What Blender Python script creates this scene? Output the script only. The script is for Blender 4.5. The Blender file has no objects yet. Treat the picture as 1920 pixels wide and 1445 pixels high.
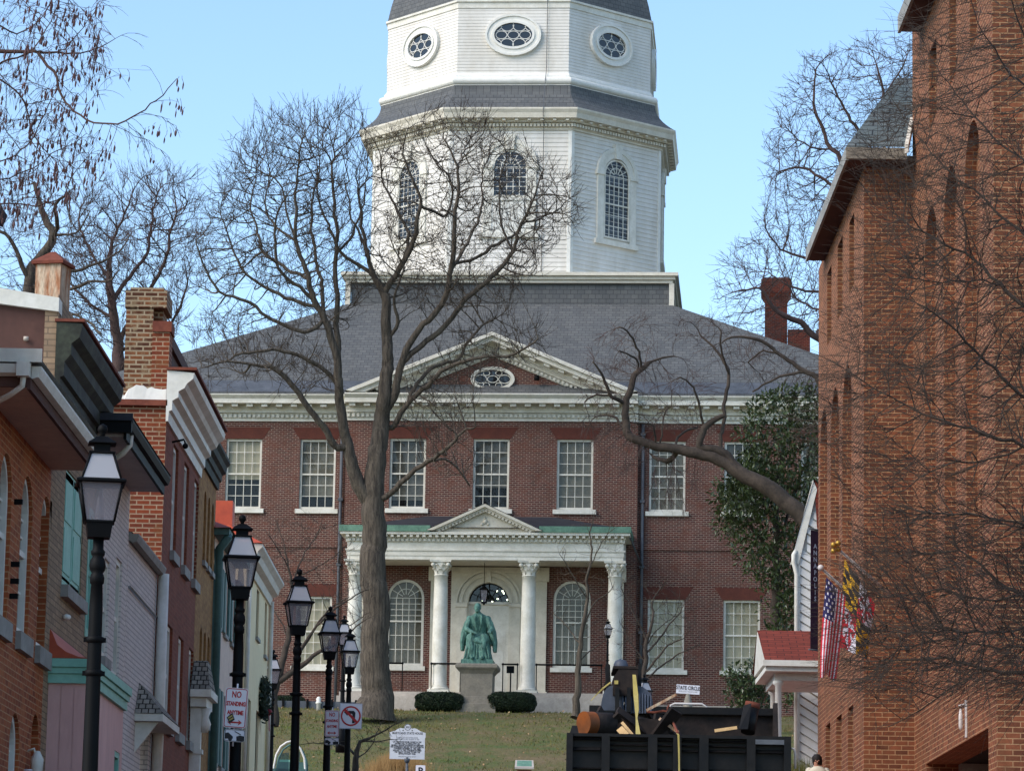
import bpy, bmesh, math, random
import numpy as np
from mathutils import Vector, Matrix
rnd = random.Random(7)
scene = bpy.context.scene
COL = scene.collection
# ------------------------------------------------------------------ camera
FPX = 6600.0
YAW, PITCH, ROLL = 0.0030147738704, 0.1735872609, math.radians(1.0)
def _rx(a):
    c, s = math.cos(a), math.sin(a); return np.array([[1, 0, 0], [0, c, -s], [0, s, c]])
def _rz(a):
    c, s = math.cos(a), math.sin(a); return np.array([[c, -s, 0], [s, c, 0], [0, 0, 1]])
RC = _rz(YAW) @ _rx(math.pi / 2 + PITCH) @ _rz(ROLL)
cam_data = bpy.data.cameras.new('camera')
cam_data.sensor_width = 36.0
cam_data.lens = 36.0 * FPX / 1920.0
cam_data.clip_start = 0.5
cam_data.clip_end = 6000
cam = bpy.data.objects.new('camera', cam_data)
COL.objects.link(cam)
cam.matrix_world = Matrix([list(RC[i]) + [0.0] for i in range(3)] + [[0, 0, 0, 1]])
scene.camera = cam
# ------------------------------------------------------------------ light
SUN_EL, SUN_AZ = math.radians(38), math.radians(-122)   # azimuth from +Y, clockwise: behind-left of the camera
world = bpy.data.worlds.new('World'); scene.world = world; world.use_nodes = True
wn = world.node_tree
sky = wn.nodes.new('ShaderNodeTexSky'); sky.sky_type = 'NISHITA'; sky.sun_disc = False
sky.sun_elevation = SUN_EL; sky.sun_rotation = SUN_AZ
sky.air_density = 1.0; sky.dust_density = 0.35; sky.ozone_density = 1.15
wn.nodes['Background'].inputs[1].default_value = 0.15
tint = wn.nodes.new('ShaderNodeMix'); tint.data_type = 'RGBA'; tint.blend_type = 'MULTIPLY'; tint.inputs[0].default_value = 1.0; tint.inputs[7].default_value = (0.94, 1.02, 1.07, 1)
wn.links.new(sky.outputs[0], tint.inputs[6]); wn.links.new(tint.outputs[2], wn.nodes['Background'].inputs[0])
sl = bpy.data.lights.new('sun', 'SUN'); sl.energy = 2.3; sl.angle = math.radians(40); sl.color = (1.0, 0.89, 0.78)
sun = bpy.data.objects.new('sun', sl); COL.objects.link(sun)
sd = Vector((math.sin(SUN_AZ) * math.cos(SUN_EL), math.cos(SUN_AZ) * math.cos(SUN_EL), math.sin(SUN_EL)))
sun.rotation_euler = sd.to_track_quat('Z', 'Y').to_euler()
sun.location = (-40, -40, 60)
scene.view_settings.view_transform = 'Standard'; scene.view_settings.look = 'None'
scene.view_settings.exposure = 0.72; scene.view_settings.gamma = 1.0
# ------------------------------------------------------------------ pixel -> place helpers (photo is 1920 x 1445)
def ray(u, v): return RC @ np.array([(u - 960) / FPX, (722.5 - v) / FPX, -1.0])
def P(u, v, Y):
    d = ray(u, v); return Vector(d * (Y / d[1]))
def PX(u, v, X):
    d = ray(u, v); return Vector(d * (X / d[0]))
def ground(y): return -1.6 + 0.073 * y
# ------------------------------------------------------------------ materials
def L(c): c /= 255.0; return c / 12.92 if c <= 0.04045 else ((c + 0.055) / 1.055) ** 2.4
def S(r, g, b): return (L(r), L(g), L(b), 1.0)
MATS = {}
def newmat(name):
    m = bpy.data.materials.new(name); m.use_nodes = True; MATS[name] = m
    nt = m.node_tree; return m, nt, nt.nodes['Principled BSDF']
def nd(nt, t, **k):
    n = nt.nodes.new(t)
    for a, b in k.items():
        if a.startswith('i_'):
            key = a[2:]; n.inputs[int(key) if key.isdigit() else key].default_value = b
        else: setattr(n, a, b)
    return n
def mulcol(nt, col_out, fac_out, lo, hi):
    mr = nd(nt, 'ShaderNodeMapRange', i_3=lo, i_4=hi); nt.links.new(fac_out, mr.inputs[0])
    mx = nd(nt, 'ShaderNodeMix', data_type='RGBA', blend_type='MULTIPLY'); mx.inputs[0].default_value = 1
    nt.links.new(col_out, mx.inputs[6]); nt.links.new(mr.outputs[0], mx.inputs[7]); return mx.outputs[2]
def pmat(name, c, c2=None, rough=0.75, spec=0.3, metal=0.0, ns=2.0, var=0.25, bump=0.0, bs=25.0, stretch=None):
    m, nt, b = newmat(name)
    tc = nd(nt, 'ShaderNodeTexCoord'); src = tc.outputs['Object']
    if stretch:
        mp = nd(nt, 'ShaderNodeMapping'); mp.inputs['Scale'].default_value = stretch
        nt.links.new(src, mp.inputs[0]); src = mp.outputs[0]
    n1 = nd(nt, 'ShaderNodeTexNoise', i_Scale=ns, i_Detail=6.0, i_Roughness=0.65); nt.links.new(src, n1.inputs['Vector'])
    mx = nd(nt, 'ShaderNodeMix', data_type='RGBA')
    mx.inputs[6].default_value = c; mx.inputs[7].default_value = c2 or c
    cr = nd(nt, 'ShaderNodeMapRange', i_1=0.35, i_2=0.65); nt.links.new(n1.outputs[0], cr.inputs[0]); nt.links.new(cr.outputs[0], mx.inputs[0])
    n2 = nd(nt, 'ShaderNodeTexNoise', i_Scale=ns * 6.3, i_Detail=4.0); nt.links.new(src, n2.inputs['Vector'])
    out = mulcol(nt, mx.outputs[2], n2.outputs[0], 1 - var * 1.6, 1 + var * 1.2)
    nt.links.new(out, b.inputs['Base Color'])
    b.inputs['Roughness'].default_value = rough; b.inputs['Specular IOR Level'].default_value = spec; b.inputs['Metallic'].default_value = metal
    if bump:
        n3 = nd(nt, 'ShaderNodeTexNoise', i_Scale=bs, i_Detail=5.0); nt.links.new(src, n3.inputs['Vector'])
        bp = nd(nt, 'ShaderNodeBump', i_Strength=bump, i_Distance=0.02); nt.links.new(n3.outputs[0], bp.inputs['Height'])
        nt.links.new(bp.outputs[0], b.inputs['Normal'])
    return m
def bmat(name, c1, c2, mortar, w=0.225, h=0.078, ms=0.011, rough=0.85, var=0.3, blotch=0.6, bump=0.4, third=None, sq=1.0, fo=0.5):
    """coursed masonry / slates from the metre-scaled UV map"""
    m, nt, b = newmat(name)
    uv = nd(nt, 'ShaderNodeUVMap')
    br = nd(nt, 'ShaderNodeTexBrick', offset=fo, squash=sq)
    br.inputs['Color1'].default_value = c1; br.inputs['Color2'].default_value = c2; br.inputs['Mortar'].default_value = mortar
    br.inputs['Scale'].default_value = 1.0; br.inputs['Mortar Size'].default_value = ms; br.inputs['Mortar Smooth'].default_value = 0.3
    br.inputs['Bias'].default_value = 0.0; br.inputs['Brick Width'].default_value = w; br.inputs['Row Height'].default_value = h
    nt.links.new(uv.outputs[0], br.inputs['Vector'])
    n1 = nd(nt, 'ShaderNodeTexNoise', i_Scale=blotch, i_Detail=7.0, i_Roughness=0.7); nt.links.new(uv.outputs[0], n1.inputs['Vector'])
    col = br.outputs['Color']
    if third:
        n4 = nd(nt, 'ShaderNodeTexNoise', i_Scale=blotch * 2.7, i_Detail=8.0, i_Roughness=0.75); nt.links.new(uv.outputs[0], n4.inputs['Vector'])
        cr = nd(nt, 'ShaderNodeMapRange', i_1=0.5, i_2=0.68); nt.links.new(n4.outputs[0], cr.inputs[0])
        mx = nd(nt, 'ShaderNodeMix', data_type='RGBA'); mx.inputs[7].default_value = third
        nt.links.new(cr.outputs[0], mx.inputs[0]); nt.links.new(col, mx.inputs[6]); col = mx.outputs[2]
    col = mulcol(nt, col, n1.outputs[0], 1 - var, 1 + var * 0.8)
    n2 = nd(nt, 'ShaderNodeTexNoise', i_Scale=14.0, i_Detail=3.0); nt.links.new(uv.outputs[0], n2.inputs['Vector'])
    col = mulcol(nt, col, n2.outputs[0], 1 - var * 0.9, 1 + var * 0.7)
    mp = nd(nt, 'ShaderNodeMapping'); mp.inputs['Scale'].default_value = (1.4, 0.16, 1); nt.links.new(uv.outputs[0], mp.inputs[0])
    n5 = nd(nt, 'ShaderNodeTexNoise', i_Scale=1.0, i_Detail=6.0, i_Roughness=0.7); nt.links.new(mp.outputs[0], n5.inputs['Vector'])
    col = mulcol(nt, col, n5.outputs[0], 1 - var * 0.9, 1 + var * 0.8)
    nt.links.new(col, b.inputs['Base Color']); b.inputs['Roughness'].default_value = rough; b.inputs['Specular IOR Level'].default_value = 0.2
    if bump:
        ad = nd(nt, 'ShaderNodeMath', operation='SUBTRACT'); ad.inputs[0].default_value = 1.0
        nt.links.new(br.outputs['Fac'], ad.inputs[1])
        bp = nd(nt, 'ShaderNodeBump', i_Strength=bump, i_Distance=0.008); nt.links.new(ad.outputs[0], bp.inputs['Height'])
        nt.links.new(bp.outputs[0], b.inputs['Normal'])
    return m
def glassmat(name, tint, dens=0.35, rough=0.03):
    """window glass: part transparent, part mirror, a little dirt"""
    m, nt, b = newmat(name)
    out = nt.nodes['Material Output']
    tr = nd(nt, 'ShaderNodeBsdfTransparent'); tr.inputs[0].default_value = tint
    n = nd(nt, 'ShaderNodeTexNoise', i_Scale=1.3, i_Detail=2.0)
    tc = nd(nt, 'ShaderNodeTexCoord'); nt.links.new(tc.outputs['Object'], n.inputs['Vector'])
    bp = nd(nt, 'ShaderNodeBump', i_Strength=0.08, i_Distance=0.05); nt.links.new(n.outputs[0], bp.inputs['Height'])
    b.inputs['Base Color'].default_value = (0.02, 0.022, 0.024, 1); b.inputs['Roughness'].default_value = rough
    b.inputs['Specular IOR Level'].default_value = 0.9
    nt.links.new(bp.outputs[0], b.inputs['Normal'])
    mx = nd(nt, 'ShaderNodeMixShader', i_0=dens)
    nt.links.new(tr.outputs[0], mx.inputs[1]); nt.links.new(b.outputs[0], mx.inputs[2]); nt.links.new(mx.outputs[0], out.inputs[0])
    return m
def emat(name, c, s):
    m, nt, b = newmat(name)
    b.inputs['Emission Color'].default_value = c; b.inputs['Emission Strength'].default_value = s; return m

bmat('brick_state', S(96, 51, 44), S(70, 41, 40), S(138, 120, 108), ms=0.0155, var=0.3, third=S(104, 64, 52), h=0.088, w=0.25)
pmat('brick_rubbed', S(96, 53, 43), S(84, 47, 40), var=0.15, rough=0.9)
bmat('brick_orange', S(168, 90, 52), S(132, 66, 42), S(180, 138, 102), var=0.3, third=S(172, 106, 64), ms=0.008)
bmat('brick_tan', S(164, 138, 110), S(138, 116, 94), S(112, 96, 80), var=0.25, ms=0.008)
bmat('brick_white', S(224, 216, 208), S(212, 204, 198), S(176, 170, 164), var=0.16, ms=0.01, bump=0.9)
bmat('brick_plum', S(134, 74, 54), S(116, 63, 47), S(132, 90, 70), var=0.22, ms=0.006)
bmat('brick_side', S(138, 66, 40), S(108, 52, 36), S(164, 136, 110), var=0.3, third=S(122, 78, 46), ms=0.012)
bmat('brick_old', S(128, 78, 48), S(76, 46, 34), S(160, 142, 116), var=0.35, third=S(152, 132, 102), blotch=1.6, ms=0.016)
bmat('brick_ochre', S(168, 126, 76), S(138, 98, 58), S(152, 118, 78), var=0.3, ms=0.007)
bmat('brick_civic', S(141, 84, 57), S(100, 59, 42), S(172, 134, 98), w=0.205, h=0.074, ms=0.0075, var=0.36, third=S(120, 82, 56), blotch=.5)
bmat('brick_red', S(150, 66, 48), S(122, 54, 42), S(160, 110, 90), var=0.25)
bmat('slate', S(102, 103, 102), S(89, 91, 92), S(69, 70, 71), w=0.34, h=0.22, ms=0.014, rough=0.65, var=0.24, blotch=0.35, bump=0.6)
bmat('slate_green', S(104, 112, 112), S(88, 98, 98), S(44, 48, 50), w=0.5, h=0.19, ms=0.014, rough=0.65, var=0.25)
bmat('shingle', S(172, 164, 150), S(124, 118, 108), S(58, 54, 50), w=0.11, h=0.12, ms=0.012, rough=0.9, var=0.35, bump=1.0)
bmat('red_tiles', S(134, 62, 48), S(112, 52, 40), S(78, 40, 34), w=0.3, h=0.12, ms=0.01, var=0.2)
pmat('white_paint', S(226, 224, 216), S(214, 212, 202), var=0.06, rough=0.5)
pmat('white_trim', S(224, 221, 210), S(204, 200, 186), var=0.1, rough=0.55)
pmat('cream_trim', S(214, 208, 192), S(198, 191, 174), var=0.1, rough=0.6)
pmat('clap_white', S(222, 219, 212), S(204, 199, 188), var=0.05, rough=0.55, ns=0.8, stretch=(1, 1, .4))
pmat('stone_pale', S(186, 176, 164), S(166, 156, 146), var=0.15, rough=0.9, bump=0.2)
pmat('stone_grey', S(140, 132, 118), S(118, 112, 102), var=0.2, rough=0.9, bump=0.3)
pmat('copper_green', S(112, 150, 128), S(86, 120, 104), var=0.25, rough=0.7)
pmat('bronze_green', S(108, 152, 136), S(50, 80, 74), var=0.45, rough=0.6, ns=5.0, stretch=(1.5, 1.5, 0.5))
pmat('lead_grey', S(92, 96, 102), S(72, 76, 82), var=0.2, rough=0.55)
pmat('roof_dark', S(52, 52, 58), S(42, 42, 48), var=0.2, rough=0.8)
pmat('black_iron', S(12, 13, 15), S(7, 8, 9), var=0.2, rough=0.6, spec=0.12)
pmat('black_steel', S(16, 17, 19), S(30, 27, 25), var=0.45, rough=0.5, spec=0.2, ns=3.0)
pmat('rusty_dark', S(52, 42, 37), S(28, 25, 25), var=0.4, rough=0.85, ns=4)
pmat('rust', S(150, 84, 38), S(204, 186, 160), var=0.45, rough=0.9, ns=2.2, stretch=(5, 5, 0.9))
pmat('rust_cap', S(128, 72, 54), S(108, 58, 46), var=0.25, rough=0.9)
pmat('orange_paint', S(150, 80, 30), S(104, 62, 34), var=0.3, rough=0.6)
pmat('grey_rubber', S(86, 92, 104), S(66, 72, 84), var=0.25, rough=0.5, ns=2)
pmat('yellow_strap', S(190, 172, 100), S(168, 150, 84), var=0.15, rough=0.8)
pmat('wood_new', S(206, 176, 130), S(184, 150, 104), var=0.2, rough=0.8)
pmat('teal_paint', S(140, 192, 174), S(122, 176, 158), var=0.12, rough=0.55)
pmat('teal_dark', S(78, 110, 104), S(66, 96, 92), var=0.15, rough=0.6)
pmat('pink_paint', S(222, 176, 168), S(208, 162, 156), var=0.08, rough=0.7, stretch=(1, 1, .3))
pmat('cream_wall', S(240, 222, 178), S(230, 212, 168), var=0.06, rough=0.75)
pmat('pinkish_wall', S(226, 200, 180), S(212, 186, 168), var=0.08, rough=0.8)
pmat('brown_wall', S(90, 62, 54), S(78, 54, 48), var=0.12, rough=0.85)
pmat('soffit_brown', S(206, 180, 162), S(190, 164, 148), var=0.12, rough=0.85)
pmat('soffit_grey', S(182, 174, 172), S(166, 158, 158), var=0.1, rough=0.85)
pmat('cornice_green', S(58, 62, 50), S(26, 25, 23), var=0.5, rough=0.75, ns=2.5)
pmat('red_roof_metal', S(184, 82, 54), S(166, 72, 50), var=0.12, rough=0.6)
pmat('deep_red', S(150, 30, 36), S(126, 26, 32), var=0.15, rough=0.6)
pmat('grey_trim', S(150, 148, 142), S(130, 128, 122), var=0.15, rough=0.7)
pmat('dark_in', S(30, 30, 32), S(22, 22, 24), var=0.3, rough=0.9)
pmat('blind', S(222, 212, 184), S(206, 197, 172), var=0.08, rough=0.9, stretch=(6, 6, .3))
pmat('blind_dim', S(158, 152, 136), S(128, 123, 112), var=0.2, rough=0.9)
pmat('blind_reflect', S(126, 124, 118), S(98, 98, 92), var=0.3, rough=0.9, ns=1.2)  # grey mottling stands in for tree reflections in the upper panes
pmat('room_lit_grey', S(112, 112, 118), S(84, 84, 90), var=0.2, rough=0.9)  # grey stands in for reflected sky and light inside the tower
pmat('bark', S(102, 92, 80), S(56, 50, 44), var=0.5, rough=0.95, bump=1.0, bs=5, ns=1.6, stretch=(7, 7, .6))
pmat('bark_dark', S(80, 69, 60), S(54, 47, 42), var=0.3, rough=0.95)
pmat('bark_red', S(90, 72, 68), S(66, 54, 51), var=0.3, rough=0.95)
pmat('pod', S(104, 76, 74), S(74, 54, 54), var=0.25, rough=0.9)
pmat('twig_warm', S(98, 76, 68), S(70, 55, 50), var=0.3, rough=0.95)
pmat('muntin', S(206, 203, 190), S(192, 188, 174), var=0.08, rough=0.6)
pmat('leaf', S(86, 100, 58), S(38, 48, 29), var=0.45, rough=0.33, spec=0.5, ns=1.8)
pmat('leaf_hedge', S(44, 58, 34), S(26, 36, 24), var=0.4, rough=0.6, ns=4)
pmat('asphalt', S(72, 72, 74), S(60, 60, 62), var=0.2, rough=0.95)
pmat('sidewalk_brick', S(140, 92, 76), S(120, 80, 68), var=0.25, rough=0.95)
pmat('kerb_stone', S(150, 148, 144), S(132, 130, 126), var=0.15, rough=0.9)
pmat('sign_white', S(222, 218, 222), S(214, 210, 214), var=0.04, rough=0.5)
pmat('sign_red', S(182, 40, 40), S(170, 36, 38), var=0.05, rough=0.5)
pmat('sign_black', S(26, 24, 30), S(22, 20, 26), var=0.05, rough=0.5)
pmat('banner_purple', S(74, 36, 58), S(60, 28, 48), var=0.1, rough=0.8)
pmat('cloth_blue', S(40, 40, 92), S(34, 34, 80), var=0.1, rough=0.8)
pmat('cloth_red', S(190, 34, 50), S(176, 30, 44), var=0.1, rough=0.8)
pmat('cloth_white', S(222, 216, 224), S(206, 200, 208), var=0.08, rough=0.8)
pmat('cloth_gold', S(222, 170, 30), S(206, 154, 24), var=0.1, rough=0.8)
pmat('cloth_black', S(30, 26, 26), S(24, 22, 22), var=0.1, rough=0.8)
pmat('brass', S(200, 160, 70), S(180, 140, 60), var=0.1, rough=0.4, metal=0.6)
pmat('pole_white', S(214, 206, 200), S(196, 188, 182), var=0.1, rough=0.5)
pmat('marker_silver', S(206, 206, 208), S(192, 192, 196), var=0.06, rough=0.55)
pmat('skin', S(196, 146, 122), S(182, 132, 110), var=0.06, rough=0.6)
pmat('hair', S(36, 30, 28), S(28, 24, 22), var=0.2, rough=0.7)
pmat('coat_cream', S(216, 208, 186), S(200, 192, 172), var=0.08, rough=0.9)
pmat('dry_grass', S(176, 140, 92), S(146, 112, 70), var=0.3, rough=0.95)
pmat('grass_blade', S(88, 98, 42), S(114, 98, 58), var=0.35, rough=0.9, ns=0.5)
pmat('dead_leaf', S(190, 160, 120), S(130, 92, 62), var=0.4, rough=0.9, ns=3)
def lawnmat():
    m, nt, b = newmat('lawn')
    tc = nd(nt, 'ShaderNodeTexCoord')
    a = nd(nt, 'ShaderNodeTexNoise', i_Scale=0.7, i_Detail=9.0, i_Roughness=0.72); nt.links.new(tc.outputs['Object'], a.inputs['Vector'])
    r = nd(nt, 'ShaderNodeValToRGB'); e = r.color_ramp.elements
    e[0].position = 0.36; e[0].color = S(70, 88, 36); e[1].position = 0.66; e[1].color = S(112, 94, 66)
    x = r.color_ramp.elements.new(0.5); x.color = S(92, 88, 48)
    nt.links.new(a.outputs[0], r.inputs[0])
    c = nd(nt, 'ShaderNodeTexNoise', i_Scale=9.0, i_Detail=4.0); nt.links.new(tc.outputs['Object'], c.inputs['Vector'])
    nt.links.new(mulcol(nt, r.outputs[0], c.outputs[0], 0.55, 1.4), b.inputs['Base Color']); b.inputs['Roughness'].default_value = 0.95
    bp = nd(nt, 'ShaderNodeBump', i_Strength=0.8, i_Distance=0.08); nt.links.new(c.outputs[0], bp.inputs['Height']); nt.links.new(bp.outputs[0], b.inputs['Normal'])
lawnmat()
glassmat('pane_glass', (0.92, 0.93, 0.9, 1), 0.28)
glassmat('pane_dark', (0.55, 0.58, 0.6, 1), 0.7)
glassmat('teal_glass', (0.5, 0.68, 0.66, 1), 0.45)
def lampglass(name, c, w):
    m, nt, b = newmat(name); out = nt.nodes['Material Output']
    tr = nd(nt, 'ShaderNodeBsdfTransparent'); tr.inputs[0].default_value = (0.92, 0.92, 0.94, 1)
    b.inputs['Base Color'].default_value = c; b.inputs['Roughness'].default_value = 0.12; b.inputs['Specular IOR Level'].default_value = 0.6
    mx = nd(nt, 'ShaderNodeMixShader', i_0=w); nt.links.new(tr.outputs[0], mx.inputs[1]); nt.links.new(b.outputs[0], mx.inputs[2]); nt.links.new(mx.outputs[0], out.inputs[0])
lampglass('lamp_glass', S(142, 137, 142), 0.5); lampglass('lamp_glass_top', S(176, 175, 178), 0.75)
emat('bulb', (1, 0.86, 0.6, 1), 14.0)
def M_(n): return MATS[n]
# ------------------------------------------------------------------ object helpers
ORG = {}
def tag(o, label=None, cat=None, group=None, kind=None):
    if label: o['label'] = label
    if cat: o['category'] = cat
    if group: o['group'] = group
    if kind: o['kind'] = kind
    return o
def thing(name, label, cat, loc=(0, 0, 0), group=None, rz=0.0, local=False):
    o = bpy.data.objects.new(name, None); o.empty_display_size = 0.3; COL.objects.link(o)
    o.location = loc; o.rotation_euler = (0, 0, rz)
    ORG[o.name] = Vector((0, 0, 0)) if local else Vector(loc)
    return tag(o, label, cat, group)
def copy_tree(o, parent=None):
    c = o.copy(); COL.objects.link(c); c.parent = parent
    if parent is not None: c.matrix_parent_inverse = o.matrix_parent_inverse
    for ch in list(o.children): copy_tree(ch, c)
    return c
class MB:
    def __init__(s): s.v = []; s.f = []; s.m = []; s.sm = []
    def vert(s, p): s.v.append((float(p[0]), float(p[1]), float(p[2]))); return len(s.v) - 1
    def face(s, pts, mi=0, smooth=False):
        s.f.append([s.vert(p) for p in pts]); s.m.append(mi); s.sm.append(smooth)
    def faces(s, V, F, mi=0, smooth=False):
        b = len(s.v); s.v += [(float(p[0]), float(p[1]), float(p[2])) for p in V]
        for f in F: s.f.append([b + i for i in f]); s.m.append(mi); s.sm.append(smooth)
    def hexa(s, p, mi=0):   # p: 8 pts, bottom loop 0-3 then top loop 4-7
        s.faces(p, [(3, 2, 1, 0), (4, 5, 6, 7), (0, 1, 5, 4), (1, 2, 6, 5), (2, 3, 7, 6), (3, 0, 4, 7)], mi)
    def box(s, x0, x1, y0, y1, z0, z1, mi=0):
        s.hexa([(x0, y0, z0), (x1, y0, z0), (x1, y1, z0), (x0, y1, z0), (x0, y0, z1), (x1, y0, z1), (x1, y1, z1), (x0, y1, z1)], mi)
    def mbox(s, M, a0, a1, z0, z1, d0, d1, mi=0):
        s.hexa([M(a0, z0, d0), M(a1, z0, d0), M(a1, z0, d1), M(a0, z0, d1), M(a0, z1, d0), M(a1, z1, d0), M(a1, z1, d1), M(a0, z1, d1)], mi)
    def prism(s, A, B, mi=0, smooth=False):   # two matching loops
        n = len(A); V = list(A) + list(B)
        F = [tuple(range(n))[::-1], tuple(range(n, 2 * n))] + [(i, (i + 1) % n, n + (i + 1) % n, n + i) for i in range(n)]
        s.faces(V, F[:2], mi, False); b = len(s.v) - 2 * n
        for f in F[2:]: s.f.append([b + i for i in f]); s.m.append(mi); s.sm.append(smooth)
    def run(s, M, prof, a0, a1, mi=0):        # profile [(d,z)] extruded along a
        s.prism([M(a0, z, d) for d, z in prof], [M(a1, z, d) for d, z in prof], mi)
    def tube(s, pts, rad, n=6, mi=0, smooth=True, cap=True):
        pts = [Vector(p) for p in pts]; k = len(pts)
        if k < 2: return
        if not hasattr(rad, '__len__'): rad = [rad] * k
        V = []; prev = None
        for i in range(k):
            t = (pts[min(i + 1, k - 1)] - pts[max(i - 1, 0)])
            if t.length < 1e-9: t = Vector((0, 0, 1))
            t.normalize()
            if prev is None:
                a = Vector((0, 0, 1)) if abs(t.z) < 0.9 else Vector((1, 0, 0)); x = t.cross(a).normalized()
            else:
                x = prev - t * prev.dot(t)
                if x.length < 1e-6: x = t.orthogonal()
                x.normalize()
            prev = x; y = t.cross(x)
            for j in range(n):
                an = 2 * math.pi * j / n; V.append(pts[i] + (x * math.cos(an) + y * math.sin(an)) * rad[i])
        F = [(i * n + j, i * n + (j + 1) % n, (i + 1) * n + (j + 1) % n, (i + 1) * n + j) for i in range(k - 1) for j in range(n)]
        s.faces(V, F, mi, smooth)
        if cap and n > 3:
            b = len(s.v) - k * n
            s.f.append([b + j for j in range(n)][::-1]); s.m.append(mi); s.sm.append(False)
            s.f.append([b + (k - 1) * n + j for j in range(n)]); s.m.append(mi); s.sm.append(False)
    def lathe(s, prof, c=(0, 0, 0), n=16, rot=0.0, mi=0, smooth=True, apo=False, cap=True, sx=1.0, sy=1.0):
        k = 1 / math.cos(math.pi / n) if apo else 1.0; V = []
        for r, z in prof:
            for j in range(n):
                an = rot + 2 * math.pi * j / n; V.append((c[0] + sx * r * k * math.cos(an), c[1] + sy * r * k * math.sin(an), c[2] + z))
        F = [(i * n + j, i * n + (j + 1) % n, (i + 1) * n + (j + 1) % n, (i + 1) * n + j) for i in range(len(prof) - 1) for j in range(n)]
        s.faces(V, F, mi, smooth)
        if cap:
            b = len(s.v) - len(prof) * n
            s.f.append([b + j for j in range(n)][::-1]); s.m.append(mi); s.sm.append(False)
            s.f.append([b + (len(prof) - 1) * n + j for j in range(n)]); s.m.append(mi); s.sm.append(False)
    def ball(s, c, r, n=10, mi=0, sz=1.0):
        pr = [(r * math.sin(math.pi * i / 8) + 1e-4, -r * sz * math.cos(math.pi * i / 8)) for i in range(9)]
        s.lathe(pr, c, n, 0, mi, True, cap=False)
    def build(s, name, mats, parent=None, label=None, cat=None, group=None, kind=None, recalc=False):
        if isinstance(mats, str): mats = [mats]
        off = Vector((0, 0, 0))
        if parent is not None:
            p = parent
            while p.parent is not None: p = p.parent
            off = ORG.get(p.name, off)
        me = bpy.data.meshes.new(name)
        V = np.array(s.v, dtype=float).reshape(-1, 3) - np.array(off)
        me.from_pydata(V.tolist(), [], s.f)
        for mm in mats: me.materials.append(MATS[mm])
        me.polygons.foreach_set('material_index', s.m); me.polygons.foreach_set('use_smooth', s.sm)
        if recalc:
            bm = bmesh.new(); bm.from_mesh(me); bmesh.ops.recalc_face_normals(bm, faces=bm.faces); bm.to_mesh(me); bm.free()
        # metre-scaled UVs, level courses
        npoly = len(me.polygons); nl = len(me.loops)
        if nl:
            nrm = np.empty(npoly * 3); me.polygons.foreach_get('normal', nrm); nrm = nrm.reshape(-1, 3)
            lt = np.empty(npoly, dtype=np.int32); me.polygons.foreach_get('loop_total', lt)
            lv = np.empty(nl, dtype=np.int32); me.loops.foreach_get('vertex_index', lv)
            N = np.repeat(nrm, lt, axis=0)
            Hh = np.stack([-N[:, 1], N[:, 0], np.zeros(nl)], 1); ln = np.linalg.norm(Hh, axis=1)
            flat = ln < 1e-3; Hh[flat] = (1, 0, 0); ln[flat] = 1; Hh /= ln[:, None]
            Hh *= np.where((Hh[:, 0] + 0.001 * Hh[:, 1]) < -1e-6, -1, 1)[:, None]
            Wv = np.cross(N, Hh); Wv *= np.where((Wv[:, 2] + 0.001 * Wv[:, 1]) < 0, -1, 1)[:, None]
            if s_world_uv[0]: pv = V[lv] + np.array(off)
            else: pv = V[lv]
            uv = np.stack([(pv * Hh).sum(1), (pv * Wv).sum(1)], 1)
            ul = me.uv_layers.new(name='UVMap'); ul.data.foreach_set('uv', uv.ravel())
        me.update()
        o = bpy.data.objects.new(name, me); COL.objects.link(o)
        if parent is not None: o.parent = parent
        return tag(o, label, cat, group, kind)
s_world_uv = [False]
def text_mesh(parent, name, txt, M, size, mat, align='CENTER', depth=0.004, spacing=1.0, lh=1.0, bold=0.0):
    """lettering lying on plane M(x,y) -> world; extruded a little"""
    cu = bpy.data.curves.new(name, 'FONT'); cu.body = txt; cu.size = size; cu.align_x = align; cu.align_y = 'CENTER'
    cu.space_character = spacing; cu.space_line = lh; cu.offset = bold; cu.resolution_u = 2
    to = bpy.data.objects.new(name, cu); COL.objects.link(to)
    dg = bpy.context.evaluated_depsgraph_get(); me = bpy.data.meshes.new_from_object(to.evaluated_get(dg))
    bpy.data.objects.remove(to); bpy.data.curves.remove(cu)
    mb = MB()
    V = [M(v.co.x, v.co.y) for v in me.vertices]
    mb.faces(V, [tuple(p.vertices) for p in me.polygons])
    bpy.data.meshes.remove(me)
    return mb.build(name, mat, parent)
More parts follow.
